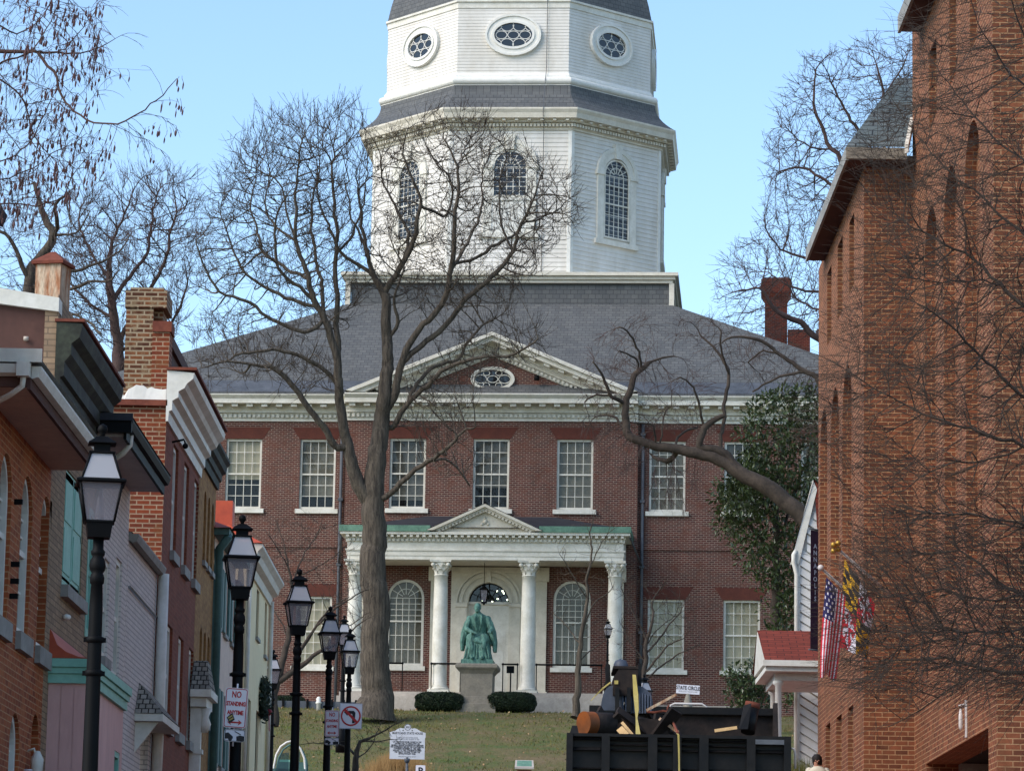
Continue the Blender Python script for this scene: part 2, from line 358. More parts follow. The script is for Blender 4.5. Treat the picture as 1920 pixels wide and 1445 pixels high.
# openings: (a0,a1,z0,z1,arch)
def wall(mb, M, a0, a1, z0, z1, ops, depth, mi=0, rmi=None, thick=None):
    rmi = mi if rmi is None else rmi
    A = sorted(set([a0, a1] + [o[0] for o in ops] + [o[1] for o in ops])); Z = sorted(set([z0, z1] + [o[2] for o in ops] + [o[3] for o in ops]))
    A = [a for a in A if a0 - 1e-6 <= a <= a1 + 1e-6]; Z = [z for z in Z if z0 - 1e-6 <= z <= z1 + 1e-6]
    for i in range(len(A) - 1):
        for j in range(len(Z) - 1):
            ca, cz = (A[i] + A[i + 1]) / 2, (Z[j] + Z[j + 1]) / 2
            if any(o[0] < ca < o[1] and o[2] < cz < o[3] for o in ops): continue
            mb.face([M(A[i], Z[j], 0), M(A[i + 1], Z[j], 0), M(A[i + 1], Z[j + 1], 0), M(A[i], Z[j + 1], 0)], mi)
    for o in ops:
        l, r, b, t = o[:4]; dp = o[5] if len(o) > 5 else depth
        if o[4]:
            R = (r - l) / 2; c = (l + r) / 2; sp = t - R; K = 10
            arc = [(c + R * math.cos(math.pi * k / K), sp + R * math.sin(math.pi * k / K)) for k in range(K + 1)]
            for k in range(K):
                p, q = arc[k], arc[k + 1]
                mb.face([M(p[0], p[1], 0), M(p[0], t, 0), M(q[0], t, 0), M(q[0], q[1], 0)], mi)
                mb.face([M(p[0], p[1], 0), M(q[0], q[1], 0), M(q[0], q[1], dp), M(p[0], p[1], dp)], rmi)
            top = sp
        else:
            top = t; mb.face([M(l, t, 0), M(r, t, 0), M(r, t, dp), M(l, t, dp)], rmi)
        mb.face([M(l, b, 0), M(l, top, 0), M(l, top, dp), M(l, b, dp)], rmi)
        mb.face([M(r, b, 0), M(r, top, 0), M(r, top, dp), M(r, b, dp)], rmi)
        mb.face([M(l, b, 0), M(r, b, 0), M(r, b, dp), M(l, b, dp)], rmi)
def arc_ring(mb, M, c, sp, R0, R1, d0, d1, mi=0, K=14, a0=0.0, a1=math.pi, ex=1.0):
    for k in range(K):
        t0, t1 = a0 + (a1 - a0) * k / K, a0 + (a1 - a0) * (k + 1) / K
        q = [(c + R * ex * math.cos(t), sp + R * math.sin(t)) for t in (t0, t1) for R in (R0, R1)]
        p = [q[0], q[1], q[3], q[2]]
        mb.prism([M(x, z, d0) for x, z in p], [M(x, z, d1) for x, z in p], mi)
def bar(mb, M, x0, z0, x1, z1, w, d0, d1, mi=0):
    dx, dz = x1 - x0, z1 - z0; l = math.hypot(dx, dz) or 1; nx, nz = -dz / l * w / 2, dx / l * w / 2
    p = [(x0 + nx, z0 + nz), (x1 + nx, z1 + nz), (x1 - nx, z1 - nz), (x0 - nx, z0 - nz)]
    mb.prism([M(x, z, d0) for x, z in p], [M(x, z, d1) for x, z in p], mi)
def window(parent, M, l, r, b, t, arch=False, cols=4, ru=3, rl=3, fr=0.09, mun=0.028, d=0.1, fm='white_trim', gm='pane_glass', sill=None, blind=None, bm='blind', back=True, sm='white_trim', lintel=None, name='window', split=0.5, fan=True):
    w = r - l; c = (l + r) / 2; R = w / 2; top = t - R if arch else t
    mb = MB()
    mb.mbox(M, l, l + fr, b, top, d - 0.07, d + 0.02); mb.mbox(M, r - fr, r, b, top, d - 0.07, d + 0.02)
    mb.mbox(M, l + fr, r - fr, b, b + fr * 1.2, d - 0.07, d + 0.02)
    il, ir, ib = l + fr, r - fr, b + fr * 1.2
    if arch:
        arc_ring(mb, M, c, top, R - fr, R, d - 0.07, d + 0.02); it = top
    else:
        mb.mbox(M, il, ir, t - fr, t, d - 0.07, d + 0.02); it = t - fr
    mid = ib + (it - ib) * split if not arch else ib + (t - ib) * split
    mb.mbox(M, il, ir, mid - 0.035, mid + 0.035, d - 0.05, d + 0.015)
    for i in range(1, cols):
        x = il + (ir - il) * i / cols
        mb.mbox(M, x - mun / 2, x + mun / 2, ib, mid - 0.035, d - 0.015, d + 0.012); mb.mbox(M, x - mun / 2, x + mun / 2, mid + 0.035, it, d - 0.016, d + 0.012)
    for z0, z1, n in ((ib, mid, rl), (mid, it, ru)):
        for j in range(1, n):
            z = z0 + (z1 - z0) * j / n; mb.mbox(M, il, ir, z - mun / 2, z + mun / 2, d - 0.018, d + 0.01)
    if arch:
        mb.mbox(M, il, ir, it - mun / 2, it + mun / 2, d - 0.018, d + 0.01)
        if fan:
            r2 = (R - fr) * 0.58
            arc_ring(mb, M, c, top, r2 - mun / 2, r2 + mun / 2, d - 0.018, d + 0.01, K=10)
            for k in range(1, 6):
                an = math.pi * k / 6; bar(mb, M, c + r2 * 0.4 * math.cos(an), top + r2 * 0.4 * math.sin(an), c + (R - fr) * math.cos(an), top + (R - fr) * math.sin(an), mun, d - 0.016, d + 0.011)
    o = mb.build(name, fm, parent)
    def pane(dd, nm, mat, z0=ib, full=True, z1=None):
        q = MB(); zt = it if z1 is None else z1
        if arch and full:
            pts = [(ir, z0), (ir, top)] + [(c + (R - fr) * math.cos(math.pi * k / 12), top + (R - fr) * math.sin(math.pi * k / 12)) for k in range(1, 12)] + [(il, top), (il, z0)]
            q.face([M(x, z, dd) for x, z in pts])
        else: q.face([M(il, z0, dd), M(ir, z0, dd), M(ir, zt, dd), M(il, zt, dd)])
        return q.build(nm, mat, o)
    pane(d + 0.004, 'pane', gm)
    if blind is not None: pane(d + 0.1, 'blind', bm, z0=ib + (it - ib) * blind)
    if back:
        q = MB(); g = 0.35
        zt = t if arch else it
        q.face([M(il - .1, ib - .1, d + g), M(ir + .1, ib - .1, d + g), M(ir + .1, zt + .1, d + g), M(il - .1, zt + .1, d + g)]); q.build('room', 'dark_in', o)
    if sill:
        q = MB(); q.mbox(M, l - sill[0], r + sill[0], b - sill[1], b - 0.001, -sill[2], d + 0.01); q.build('sill', sm, o)
    if lintel:
        q = MB(); e, hgt, mt = lintel
        p = [(l - 0.04, t + 0.002), (r + 0.04, t + 0.002), (r + 0.04 + e, t + hgt), (l - 0.04 - e, t + hgt)]
        q.prism([M(x, z, -0.012) for x, z in p], [M(x, z, 0.05) for x, z in p]); q.build('lintel', mt, o)
    return o
# ================================================================== SETTING
PHI = math.radians(4.0)
TX = np.array([math.cos(PHI), -math.sin(PHI), 0]); NX = np.array([math.sin(PHI), math.cos(PHI), 0])
SHO = np.array(P(925, 1330, 160)) - 0.27 * TX
def SH(x, y, z): return Vector(SHO + TX * x + NX * y + np.array([0, 0, z]))
def FL(u, v, off=0.0):
    """photo pixel -> (x, z) on the state house plane y = off"""
    d = ray(u, v); q0 = SHO + NX * off; s = (q0 @ NX) / (d @ NX); q = d * s - SHO
    return float(q @ TX), float(q[2])
def strip(mb, x0, x1, ys, zf, mi=0):
    for i in range(len(ys) - 1):
        mb.face([(x0, ys[i], zf(ys[i])), (x1, ys[i], zf(ys[i])), (x1, ys[i + 1], zf(ys[i + 1])), (x0, ys[i + 1], zf(ys[i + 1]))], mi)
YS = [-60, 0, 30, 60, 90, 108]
def roadz(y): return ground(y) if y < 108 else ground(108)
mb = MB(); strip(mb, -600, 600, [-300, -60, 0, 30, 60, 90, 108, 124.4], lambda y: roadz(max(y, -60)) - 0.06)
for (y0, y1) in ((124.4, 400), (400, 3000)): strip(mb, -1500, 1500, [y0, y1], lambda y: roadz(124) - 0.06)
mb.build('ground', 'asphalt', kind='structure')
mb = MB(); strip(mb, -3.2, 3.4, YS, lambda y: roadz(y)); mb.face([(-90, 108, roadz(108)), (90, 108, roadz(108)), (90, 122.3, roadz(108)), (-90, 122.3, roadz(108))])
mb.build('road', 'asphalt', kind='structure')
for nm, x0, x1 in (('pavement', -9.0, -3.38), ('pavement', 3.58, 12.0)):
    mb = MB(); strip(mb, x0, x1, YS, lambda y: roadz(y) + 0.13); mb.build(nm, 'sidewalk_brick', kind='structure')
for nm, x0, x1 in (('kerb', -3.38, -3.2), ('kerb', 3.4, 3.58)):
    mb = MB()
    for i in range(len(YS) - 1):
        a, b = YS[i], YS[i + 1]; za, zb = roadz(a), roadz(b)
        mb.hexa([(x0, a, za - .1), (x1, a, za - .1), (x1, b, zb - .1), (x0, b, zb - .1), (x0, a, za + .134), (x1, a, za + .134), (x1, b, zb + .134), (x0, b, zb + .134)])
    mb.build(nm, 'kerb_stone', kind='structure')
mb = MB(); mb.box(-90, 90, 122.3, 124.5, roadz(108) - .1, roadz(108) + .14); mb.build('kerb', 'kerb_stone', kind='structure')
LAWN0, LAWN1, ZT = 124.4, 154.2, float(SHO[2]) - 0.56
def lawnz(y, x=0.0):
    t = min(max((y - LAWN0) / (LAWN1 - LAWN0), 0), 1)
    s = t * t * (3 - 2 * t) * 0.5 + t * 0.5
    return (roadz(108) + 0.1) * (1 - s) + ZT * s
mb = MB(); ys = [LAWN0 + i * 1.3 for i in range(24)] + [175, 260]; xs = [-120, -60] + [-32 + 2 * i for i in range(33)] + [60, 120]
lr = random.Random(3)
hz = {(i, j): (lr.uniform(-.05, .05) if 0 < i < 22 and xs[j] > -40 else 0) for i in range(len(ys)) for j in range(len(xs))}
for i in range(len(ys) - 1):
    for j in range(len(xs) - 1):
        mb.face([(xs[b], ys[a], lawnz(ys[a]) + hz[a, b]) for a, b in ((i, j), (i, j + 1), (i + 1, j + 1), (i + 1, j))], 0, True)
lawn = mb.build('lawn', 'lawn', kind='structure')
# grass blades and fallen leaves lying on the slope
mb = MB(); gr = random.Random(11)
for _ in range(46000):
    y = LAWN0 + (LAWN1 + 3 - LAWN0) * gr.random(); x = gr.uniform(-17, 17); z = lawnz(y) - 0.03
    h = gr.uniform(.05, .15); a = gr.uniform(0, 6.28); w = gr.uniform(.012, .03); dx, dy = math.cos(a) * w, math.sin(a) * w
    mb.face([(x - dx, y - dy, z), (x + dx, y + dy, z), (x + gr.uniform(-.07, .07), y + gr.uniform(-.07, .07), z + h)])
tag(mb.build('grass', 'grass_blade'), 'short patchy winter grass on the sloping lawn', 'grass', kind='stuff')
mb = MB()
for _ in range(900):
    y = LAWN0 + (LAWN1 - LAWN0) * gr.random(); x = gr.uniform(-16, 16); z = lawnz(y) + gr.uniform(.02, .1); s = gr.uniform(.025, .07)
    t1 = Vector((gr.uniform(-1, 1), gr.uniform(-1, 1), gr.uniform(-.6, .6))).normalized(); t2 = t1.cross(Vector((gr.uniform(-.4, .4), -.6, 1))).normalized(); c = Vector((x, y, z))
    mb.face([c - t1 * s, c - t2 * s * .6, c + t1 * s, c + t2 * s * .6])
tag(mb.build('fallen_leaves', 'dead_leaf'), 'pale dry leaves scattered over the lawn', 'leaves', kind='stuff')

# ================================================================== STATE HOUSE
sh = thing('state_house', 'red brick state house with white columned portico and tall white octagonal tower', 'building', SHO, rz=-PHI, local=True)
PAV, PY, HW = 6.72, -0.4, 19.5
MF = lambda a, z, d: (a, d, z)
MP = lambda a, z, d: (a, PY + d, z)
WX = (8.06, 11.5, 15.0)
UZ, LZ = (9.12, 12.38), (1.88, 5.1)
mb = MB()
sops = []
for s in (-1, 1):
    op = [(s * x - .83, s * x + .83, z0, z1, False) for x in WX for z0, z1 in (UZ, LZ)]
    wall(mb, MF, -HW if s < 0 else PAV, -PAV if s < 0 else HW, -1.2, 13.3, op, 0.34)
    sops += op
pops = [(x - .83, x + .83, UZ[0], UZ[1], False) for x in (-3.85, 0, 3.85)]
arch = [(x - .85, x + .85, 1.9, 5.88, True) for x in (-3.8, 3.8)]
wall(mb, MP, -PAV, PAV, -1.2, 13.3, pops + arch + [(-1.72, 1.72, .55, 6.45, False, .34)], 0.34)
for s in (-1, 1): mb.face([(s * PAV, PY, -1.2), (s * PAV, 0, -1.2), (s * PAV, 0, 13.3), (s * PAV, PY, 13.3)])
for s in (-1, 1): mb.face([(s * HW, 0, -1.2), (s * HW, 25, -1.2), (s * HW, 25, 13.3), (s * HW, 0, 13.3)])
mb.face([(-HW, 25, -1.2), (HW, 25, -1.2), (HW, 25, 13.3), (-HW, 25, 13.3)])
for s in (-1, 1): mb.box(*(sorted((s * (PAV + .03), s * HW))), -.06, 0.02, 7.35, 7.62)
for s in (-1, 1): mb.box(*(sorted((s * 6.3, s * (PAV + .03)))), PY - .06, PY + .02, 7.35, 7.62)
mb.build('brick_wall', 'brick_state', sh)
bl = {(-11.5, 1): .42, (-8.06, 1): .18, (8.06, 1): 0, (11.5, 1): 0, (-3.85, 1): .1, (0, 1): .3, (3.85, 1): 0}
for o in sops:
    up = o[2] > 6; x = round((o[0] + o[1]) / 2, 2)
    window(sh, MF, *o[:4], ru=3, rl=3, fr=.1, mun=.027, d=.17, sill=(.16, .2, .12), blind=bl.get((x, 1), 0) if up else 0, bm={-11.5: 'blind', -8.06: 'blind_dim', 8.06: 'blind_dim', 11.5: 'blind_reflect'}.get(x, 'blind_dim') if up else ('blind' if x != 8.06 else 'blind'), lintel=(.36, .55, 'brick_rubbed'), gm='pane_glass')
for o in pops:
    x = round((o[0] + o[1]) / 2, 2)
    window(sh, MP, *o[:4], ru=3, rl=3, fr=.1, mun=.027, d=.17, sill=(.16, .2, .12), blind=bl[(x, 1)], bm='blind_reflect' if x <= 0 else 'blind_dim', lintel=(.36, .55, 'brick_rubbed'))
for o in arch:
    window(sh, MP, *o[:4], arch=True, cols=5, ru=4, rl=3, fr=.12, mun=.027, d=.15, sill=(.1, .2, .12), blind=0, bm='blind_dim', split=.5)
# --- main cornice, run along the wings and the pavilion, with dentils and modillions
def cornice(mb, M, a0, a1, z, k=1.0, dn=.22, mo=.68, scale=1.0):
    mb.mbox(M, a0, a1, z, z + .13, -.07, .03); mb.mbox(M, a0, a1, z + .133, z + .36, -.1, .03)
    n = max(1, int((a1 - a0) / dn))
    for i in range(n):
        a = a0 + (i + .5) * (a1 - a0) / n; mb.mbox(M, a - .062, a + .062, z + .16, z + .32, -.2, -.1)
    mb.mbox(M, a0, a1, z + .363, z + .52, -.26, .03)
    n = max(1, int(round((a1 - a0) / mo)))
    for i in range(n):
        a = a0 + (i + .5) * (a1 - a0) / n; mb.mbox(M, a - .14, a + .14, z + .58, z + .7, -.74, -.26)
    mb.mbox(M, a0, a1, z + .523, z + .72, -.3, .03)
    mb.mbox(M, a0, a1, z + .723, z + .93, -.86, .03)
    mb.run(M, [(-.862, z + .933), (-1.0, z + 1.08), (-1.0, z + 1.14), (.03, z + 1.14), (.03, z + .933)], a0, a1)
mb = MB(); CZ = 13.2
cornice(mb, MF, -HW - .3, -PAV - .02, CZ); cornice(mb, MF, PAV + .02, HW + .3, CZ); cornice(mb, MP, -PAV - .01, PAV + .01, CZ)
mb.build('cornice', 'white_trim', sh)
# --- pediment
mb = MB(); RB, RH = 6.66, 2.74; sl_ = math.atan2(RH, RB); cs, sn = math.cos(sl_), math.sin(sl_)
for s in (-1, 1):
    def MR(a, w, d, s=s):   # a up the rake from the eave end, w perpendicular to it
        return (s * (RB - a * cs - w * sn), PY + d, CZ + 1.14 + a * sn - w * cs + .06)
    LN = RB / cs
    for (w0, w1, d0) in ((-.06, .1, -1.02), (.103, .3, -.86), (.303, .5, -.3), (.503, .66, -.24), (.663, .86, -.1)):
        wm = (w0 + w1) / 2; e = wm * sn / cs
        pts0 = [(0 + 0, w0), (LN - w0 * math.tan(sl_), w0), (LN - w1 * math.tan(sl_), w1), (min(w1 / math.tan(sl_), LN * .5), w1), (max(w0, 0) / math.tan(sl_), max(w0, 0))] if w1 > .12 else [(0, w0), (LN - w0 * math.tan(sl_), w0), (LN - w1 * math.tan(sl_), w1), (w1 / math.tan(sl_), w1)]
        mb.prism([MR(a, w, d0) for a, w in pts0], [MR(a, w, .1) for a, w in pts0])
    n = 10
    for i in range(1, n):
        a = LN * i / n
        if a > LN - .35: continue
        mb.hexa([MR(a - .14, .42, -.74), MR(a + .14, .42, -.74), MR(a + .14, .42, -.29), MR(a - .14, .42, -.29), MR(a - .14, .305, -.74), MR(a + .14, .305, -.74), MR(a + .14, .305, -.29), MR(a - .14, .305, -.29)])
    n = 34
    for i in range(5, n):
        a = LN * i / n
        if a > LN - .4: continue
        mb.hexa([MR(a - .055, .83, -.2), MR(a + .055, .83, -.2), MR(a + .055, .83, -.09), MR(a - .055, .83, -.09), MR(a - .055, .69, -.2), MR(a + .055, .69, -.2), MR(a + .055, .69, -.09), MR(a - .055, .69, -.09)])
mb.build('pediment_cornice', 'white_trim', sh)
mb = MB(); mb.prism([(-RB + .7, PY - .02, CZ + 1.142), (RB - .7, PY - .02, CZ + 1.142), (0, PY - .02, CZ + RH + .5)], [(-RB + .7, PY + .2, CZ + 1.142), (RB - .7, PY + .2, CZ + 1.142), (0, PY + .2, CZ + RH + .5)])
mb.build('tympanum', 'brick_state', sh)
mb = MB(); zt = CZ + 1.14
mb.faces([(-RB - .05, PY - 1.0, zt + .06), (0, PY - 1.0, zt + RH + .15), (RB + .05, PY - 1.0, zt + .06), (-RB - .05, 1.2, zt + .06), (0, 2.6, zt + RH + .15), (RB + .05, 1.2, zt + .06)], [(0, 1, 4, 3), (1, 2, 5, 4)])
mb.build('pediment_roof', 'slate', sh)
def oval(parent, M, a, z, rx, rz_, fr, d, fm='white_trim', pm='pane_dark', tr=None, name='oval_window'):
    mb = MB(); K = 28
    def ring(r0x, r0z, r1x, r1z, d0, d1):
        for k in range(K):
            t0, t1 = 2 * math.pi * k / K, 2 * math.pi * (k + 1) / K
            p = [(a + r0x * math.cos(t0), z + r0z * math.sin(t0)), (a + r1x * math.cos(t0), z + r1z * math.sin(t0)), (a + r1x * math.cos(t1), z + r1z * math.sin(t1)), (a + r0x * math.cos(t1), z + r0z * math.sin(t1))]
            mb.prism([M(x, y, d0) for x, y in p], [M(x, y, d1) for x, y in p])
    if tr: ring(rx + fr, rz_ + fr, rx + fr + tr, rz_ + fr + tr, d - .1, d + .08); ring(rx + fr * .35, rz_ + fr * .35, rx + fr, rz_ + fr, d - .045, d + .08); ring(rx, rz_, rx + fr * .35, rz_ + fr * .35, d - .1, d + .08)
    else: ring(rx, rz_, rx + fr, rz_ + fr, d - .09, d + .04)
    t = .032; g = d - .02
    def sm(cx, cz, ax, az):
        for k in range(14):
            t0, t1 = 2 * math.pi * k / 14, 2 * math.pi * (k + 1) / 14
            p = [(cx + r[0] * math.cos(q), cz + r[1] * math.sin(q)) for q, r in ((t0, (ax - t, az - t)), (t0, (ax, az)), (t1, (ax, az)), (t1, (ax - t, az - t)))]
            p = [(x, y) for x, y in p if True]
            if any(((x - a) / rx) ** 2 + ((y - z) / rz_) ** 2 > 1.12 for x, y in p): continue
            mb.prism([M(x, y, g) for x, y in p], [M(x, y, g + .03) for x, y in p])
    if tr:
        for cx in (-.62, 0, .62): sm(a + cx * rx, z, rx * .31, rz_ * .36)
        for cx in (-.95, -.32, .32, .95):
            for s in (-1, 1): sm(a + cx * rx, z + s * rz_ * .78, rx * .36, rz_ * .5)
    else:
        sm(a, z, rx * .3, rz_ * .42)
        for s in (-1, 1): sm(a + s * rx * .64, z, rx * .34, rz_ * .5)
        for cx in (-.3, 0.3): 
            for s in (-1, 1): sm(a + cx * rx * 1.1, z + s * rz_ * .66, rx * .19, rz_ * .3)
    o = mb.build(name, fm, parent)
    q = MB(); q.face([M(a + rx * math.cos(2 * math.pi * k / 28), z + rz_ * math.sin(2 * math.pi * k / 28), d + .006) for k in range(28)]); q.build('pane', pm, o)
    q = MB(); q.face([M(a + rx * .99 * math.cos(2 * math.pi * k / 28), z + rz_ * .99 * math.sin(2 * math.pi * k / 28), d + .03) for k in range(28)]); q.build('room', 'dark_in', o)
    return o
oval(sh, lambda a, z, d: (a, PY - .02 + d, z), 0, 15.15, .86, .42, .16, -.06)
mb = MB(); mb.tube([(2.05, PY - .02, 15.3), (2.05, PY - .3, 15.25)], .05); mb.lathe([(.02, .0), (.11, -.02), (.13, -.22), (.1, -.24)], (2.05, PY - .34, 15.3), 10); mb.build('wall_light', 'black_iron', sh)
# --- main roof
EV = (20.5, -1.02, 26.0, CZ + 1.15); PF = 7.75; YT = 12.5; PY0, PY1 = YT - PF, YT + PF; PZ = 19.7
mb = MB(); E4 = [(-EV[0], EV[1], EV[3]), (EV[0], EV[1], EV[3]), (EV[0], EV[2], EV[3]), (-EV[0], EV[2], EV[3])]; XB = 0.3; T4 = [(XB - PF, PY0, PZ), (XB + PF, PY0, PZ), (XB + PF, PY1, PZ), (XB - PF, PY1, PZ)]
for i in range(4): mb.face([E4[i], E4[(i + 1) % 4], T4[(i + 1) % 4], T4[i]])
mb.build('hip_roof', 'slate', sh)
for (x0, x1) in ((-EV[0], -RB - .3), (RB + .3, EV[0])):
    mb = MB(); f = lambda x, t: (x, EV[1] + (PY0 - EV[1]) * t, EV[3] + (PZ - EV[3]) * t + .03)
    if x0 < 0: mb.face([f(x0 + .2, .01), f(x1, .01), f(x1 + 1.4, .13), f(x0 + 1.6, .13)])
    else: mb.face([f(x0, .01), f(x1 - .2, .01), f(x1 - 1.6, .13), f(x0 - 1.4, .13)])
    mb.build('roof_flashing', 'lead_grey', sh)
c = FL(1455, 600, 20); c2 = FL(1485, 640, 19)
mb2 = MB(); cx, cz0, cz1 = c[0], FL(1455, 650, 20)[1] - 1.5, FL(1455, 525, 20)[1]
mb2.lathe([(.58, cz0), (.58, cz1 - 1.15), (.78, cz1 - .8), (.78, cz1 - .12), (.66, cz1)], (cx, 20, 0), 4, math.pi / 4, smooth=False, apo=True)
mb2.box(cx + .6, cx + 1.75, 18.9, 20.2, cz0 - 1, FL(1485, 618, 19)[1])
mb2.build('chimney', 'brick_red', sh)
# --- attic block under the tower
mb = MB(); mb.box(XB - PF + .15, XB + PF - .15, PY0 + .15, PY1 - .15, 18.5, 20.8); mb.build('tower_base', 'slate', sh)
mb = MB()
for w, z0, z1 in ((PF + .05, 20.75, 20.9), (PF + .17, 20.903, 21.06), (PF + .32, 21.063, 21.22)): mb.box(XB - w, XB + w, YT - w, YT + w, z0, z1)
mb.box(XB - PF + .1, XB + PF - .1, PY0 + .1, PY1 - .1, 21.21, 21.3)
for s in (-1, 1): mb.box(*sorted((XB + s * (PF - .12), XB + s * (PF + .12))), PY0 - .02, PY0 + .3, 19.55, 20.75)
mb.build('tower_base_cornice', 'cream_trim', sh)  # darker cream paints in the shade lying on this band
# --- octagonal drum
R22 = math.pi / 8
XTW = 0.2
def oct_(mb, prof, mi=0): mb.lathe(prof, (XTW, YT, 0), 8, R22, mi, False, True, True)
A1, Z0, Z1 = 7.1, 21.25, 28.45
mb = MB(); pr = []; nb = 33
for i in range(nb):
    z = Z0 + (Z1 - Z0) * i / nb; pr += [(A1 + .028, z), (A1, z + (Z1 - Z0) / nb)]
oct_(mb, pr); mb.build('drum_wall', 'clap_white', sh)
def MO(k, A):   # face k=0 faces the street (-y), positive = to the right
    an = k * math.pi / 4; nx, ny = math.sin(an), -math.cos(an); tx, ty = math.cos(an), math.sin(an)
    return lambda a, z, d: (XTW + nx * (A - d) + tx * a, YT + ny * (A - d) + ty * a, z)
for k in range(-2, 3):
    M = MO(k, A1); M2 = MO(k + 1, A1); h = A1 * math.tan(R22); mb = MB()
    mb.mbox(M, h - .16, h + .02, Z0, Z1, -.045, .02); mb.mbox(M2, -h - .01, -h + .16, Z0, Z1, -.043, .02)
    mb.build('corner_board', 'white_paint', sh)
def tower_win(k, board):
    M = MO(k, A1); l, r, t, b = -.86, .86, 27.4, 23.45; c = 0; R = .86; sp = t - R
    mb = MB(); cw = .46
    for s in (-1, 1):
        mb.mbox(M, *sorted((s * R, s * (R + cw - .05))), b - .12, sp - .02, -.1, .03)
        mb.mbox(M, *sorted((s * (R - .02), s * (R + cw + .06))), sp - .02, sp + .16, -.16, .03)
    mb.mbox(M, -R - cw - .1, R + cw + .1, b - .36, b - .12, -.17, .03)
    arc_ring(mb, M, 0, sp + .12, R - .04, R + cw * .55, -.1, .03); arc_ring(mb, M, 0, sp + .12, R + cw * .55, R + cw, -.14, .03)
    mb.prism([M(x, z, -.22) for x, z in ((-.17, t + .02), (.17, t + .02), (.24, t + .75), (-.24, t + .75))], [M(x, z, .03) for x, z in ((-.17, t + .02), (.17, t + .02), (.24, t + .75), (-.24, t + .75))])
    bb = 25.0 if board else b
    o = window(sh, M, l + .02, r - .02, bb, t, arch=True, cols=5, ru=3 if not board else 3, rl=3 if not board else 1, fr=.07, mun=.036, d=-.03, gm='pane_dark', back=False, name='arched_window', split=.42 if not board else .02)
    mb.build('casing', 'white_trim', o)
    q = MB(); zt = sp; pts = [(R, bb), (R, sp)] + [(R * math.cos(math.pi * j / 12), sp + R * math.sin(math.pi * j / 12)) for j in range(1, 12)] + [(-R, sp), (-R, bb)]
    q.face([M(x, z, -.0295 + .004) for x, z in pts]); q.build('room', 'room_lit_grey', o)
    if board:
        q = MB(); q.mbox(M, -R, R, b - .1, bb, -.07, .02); q.mbox(M, -R - .05, R + .05, bb - .08, bb + .02, -.12, .02)
        for s in (-1, 1): q.mbox(M, *sorted((s * .12, s * .7)), b + .15, bb - .3, -.085, -.07)
        q.build('panel', 'white_paint', o)
for k in (-2, -1, 0, 1, 2): tower_win(k, k == 0)
# drum cornice: frieze, dentils, little brackets, crown
mb = MB()
oct_(mb, [(A1 + .03, 28.38), (A1 + .1, 28.4), (A1 + .1, 28.5), (A1 + .14, 28.5), (A1 + .14, 28.72), (A1 + .34, 28.74), (A1 + .34, 28.86), (A1 + .62, 28.88), (A1 + .66, 29.12), (A1 + .75, 29.28), (A1 + .75, 29.36), (A1, 29.36)])
for k in range(-2, 3):
    M = MO(k, A1); h = (A1 + .3) * math.tan(R22)
    for i in range(34):
        a = -h + (i + .5) * 2 * h / 34; mb.mbox(M, a - .058, a + .058, 28.54, 28.68, -.28, -.13)
    for i in range(10):
        a = -h + (i + .5) * 2 * h / 10; mb.mbox(M, a - .08, a + .08, 28.77, 28.85, -.54, -.32)
mb.build('drum_cornice', 'cream_trim', sh)
A2 = 6.55
mb = MB(); pr = []
for i in range(9):
    t = i / 8; pr.append((A1 + .73 - (A1 + .73 - (A2 + .27)) * (1 - (1 - t) ** 2.1), 29.35 + 1.37 * t))
oct_(mb, pr); mb.build('skirt_roof', 'slate', sh)
mb = MB(); pr = [(A2 + .15, 30.62), (A2 + .27, 30.65), (A2 + .27, 30.75)]
for i in range(9):
    an = -math.pi / 2 + math.pi * i / 8; pr.append((A2 + .2 + .19 * math.cos(an), 30.95 + .19 * math.sin(an)))
pr += [(A2 + .14, 31.16), (A2 + .14, 31.24), (A2 + .06, 31.37), (A2, 31.42)]
oct_(mb, pr); mb.build('drum_moulding', 'white_paint', sh)
mb = MB(); pr = []; Z2, Z3, nb = 31.36, 34.85, 22
for i in range(nb):
    z = Z2 + (Z3 - Z2) * i / nb; pr += [(A2 + .016, z), (A2, z + (Z3 - Z2) / nb)]
oct_(mb, pr); mb.build('upper_drum_wall', 'clap_white', sh)
mb = MB(); oct_(mb, [(A2 + .05, 34.66), (A2 + .05, 34.94), (A2 + .13, 34.96), (A2 + .13, 35.06), (A2 - .2, 35.08)]); mb.build('upper_cornice', 'white_trim', sh)
for k in (-2, -1, 0, 1, 2): oval(sh, MO(k, A2), 0, 33.28, .93, .6, .34, -.09, tr=.1, fm='white_paint')
mb = MB(); pr = [(A2 + .1, 35.07)] + [(A2 + .04 - 1.0 * t - 1.6 * t * t, 35.1 + 6 * t) for t in [i / 8 for i in range(9)]]
oct_(mb, pr); mb.build('dome_roof', 'slate', sh)
mb = MB(); Mq = MO(0, A1)
mb.tube([(1.85, YT - A2 - .2, 36), (1.85, YT - A2 - .16, 35.0), (1.85, YT - A2 - .08, 34.3), (1.84, YT - A2 - .1, 31.5), (1.82, YT - A2 - .43, 30.95), (1.8, YT - A1 - .8, 29.36), (1.8, YT - A1 - .7, 29.0), (1.8, YT - A1 - .14, 28.4), (1.78, YT - A1 - .06, 21.4)], .016, 5); mb.build('lightning_cable', 'lead_grey', sh)
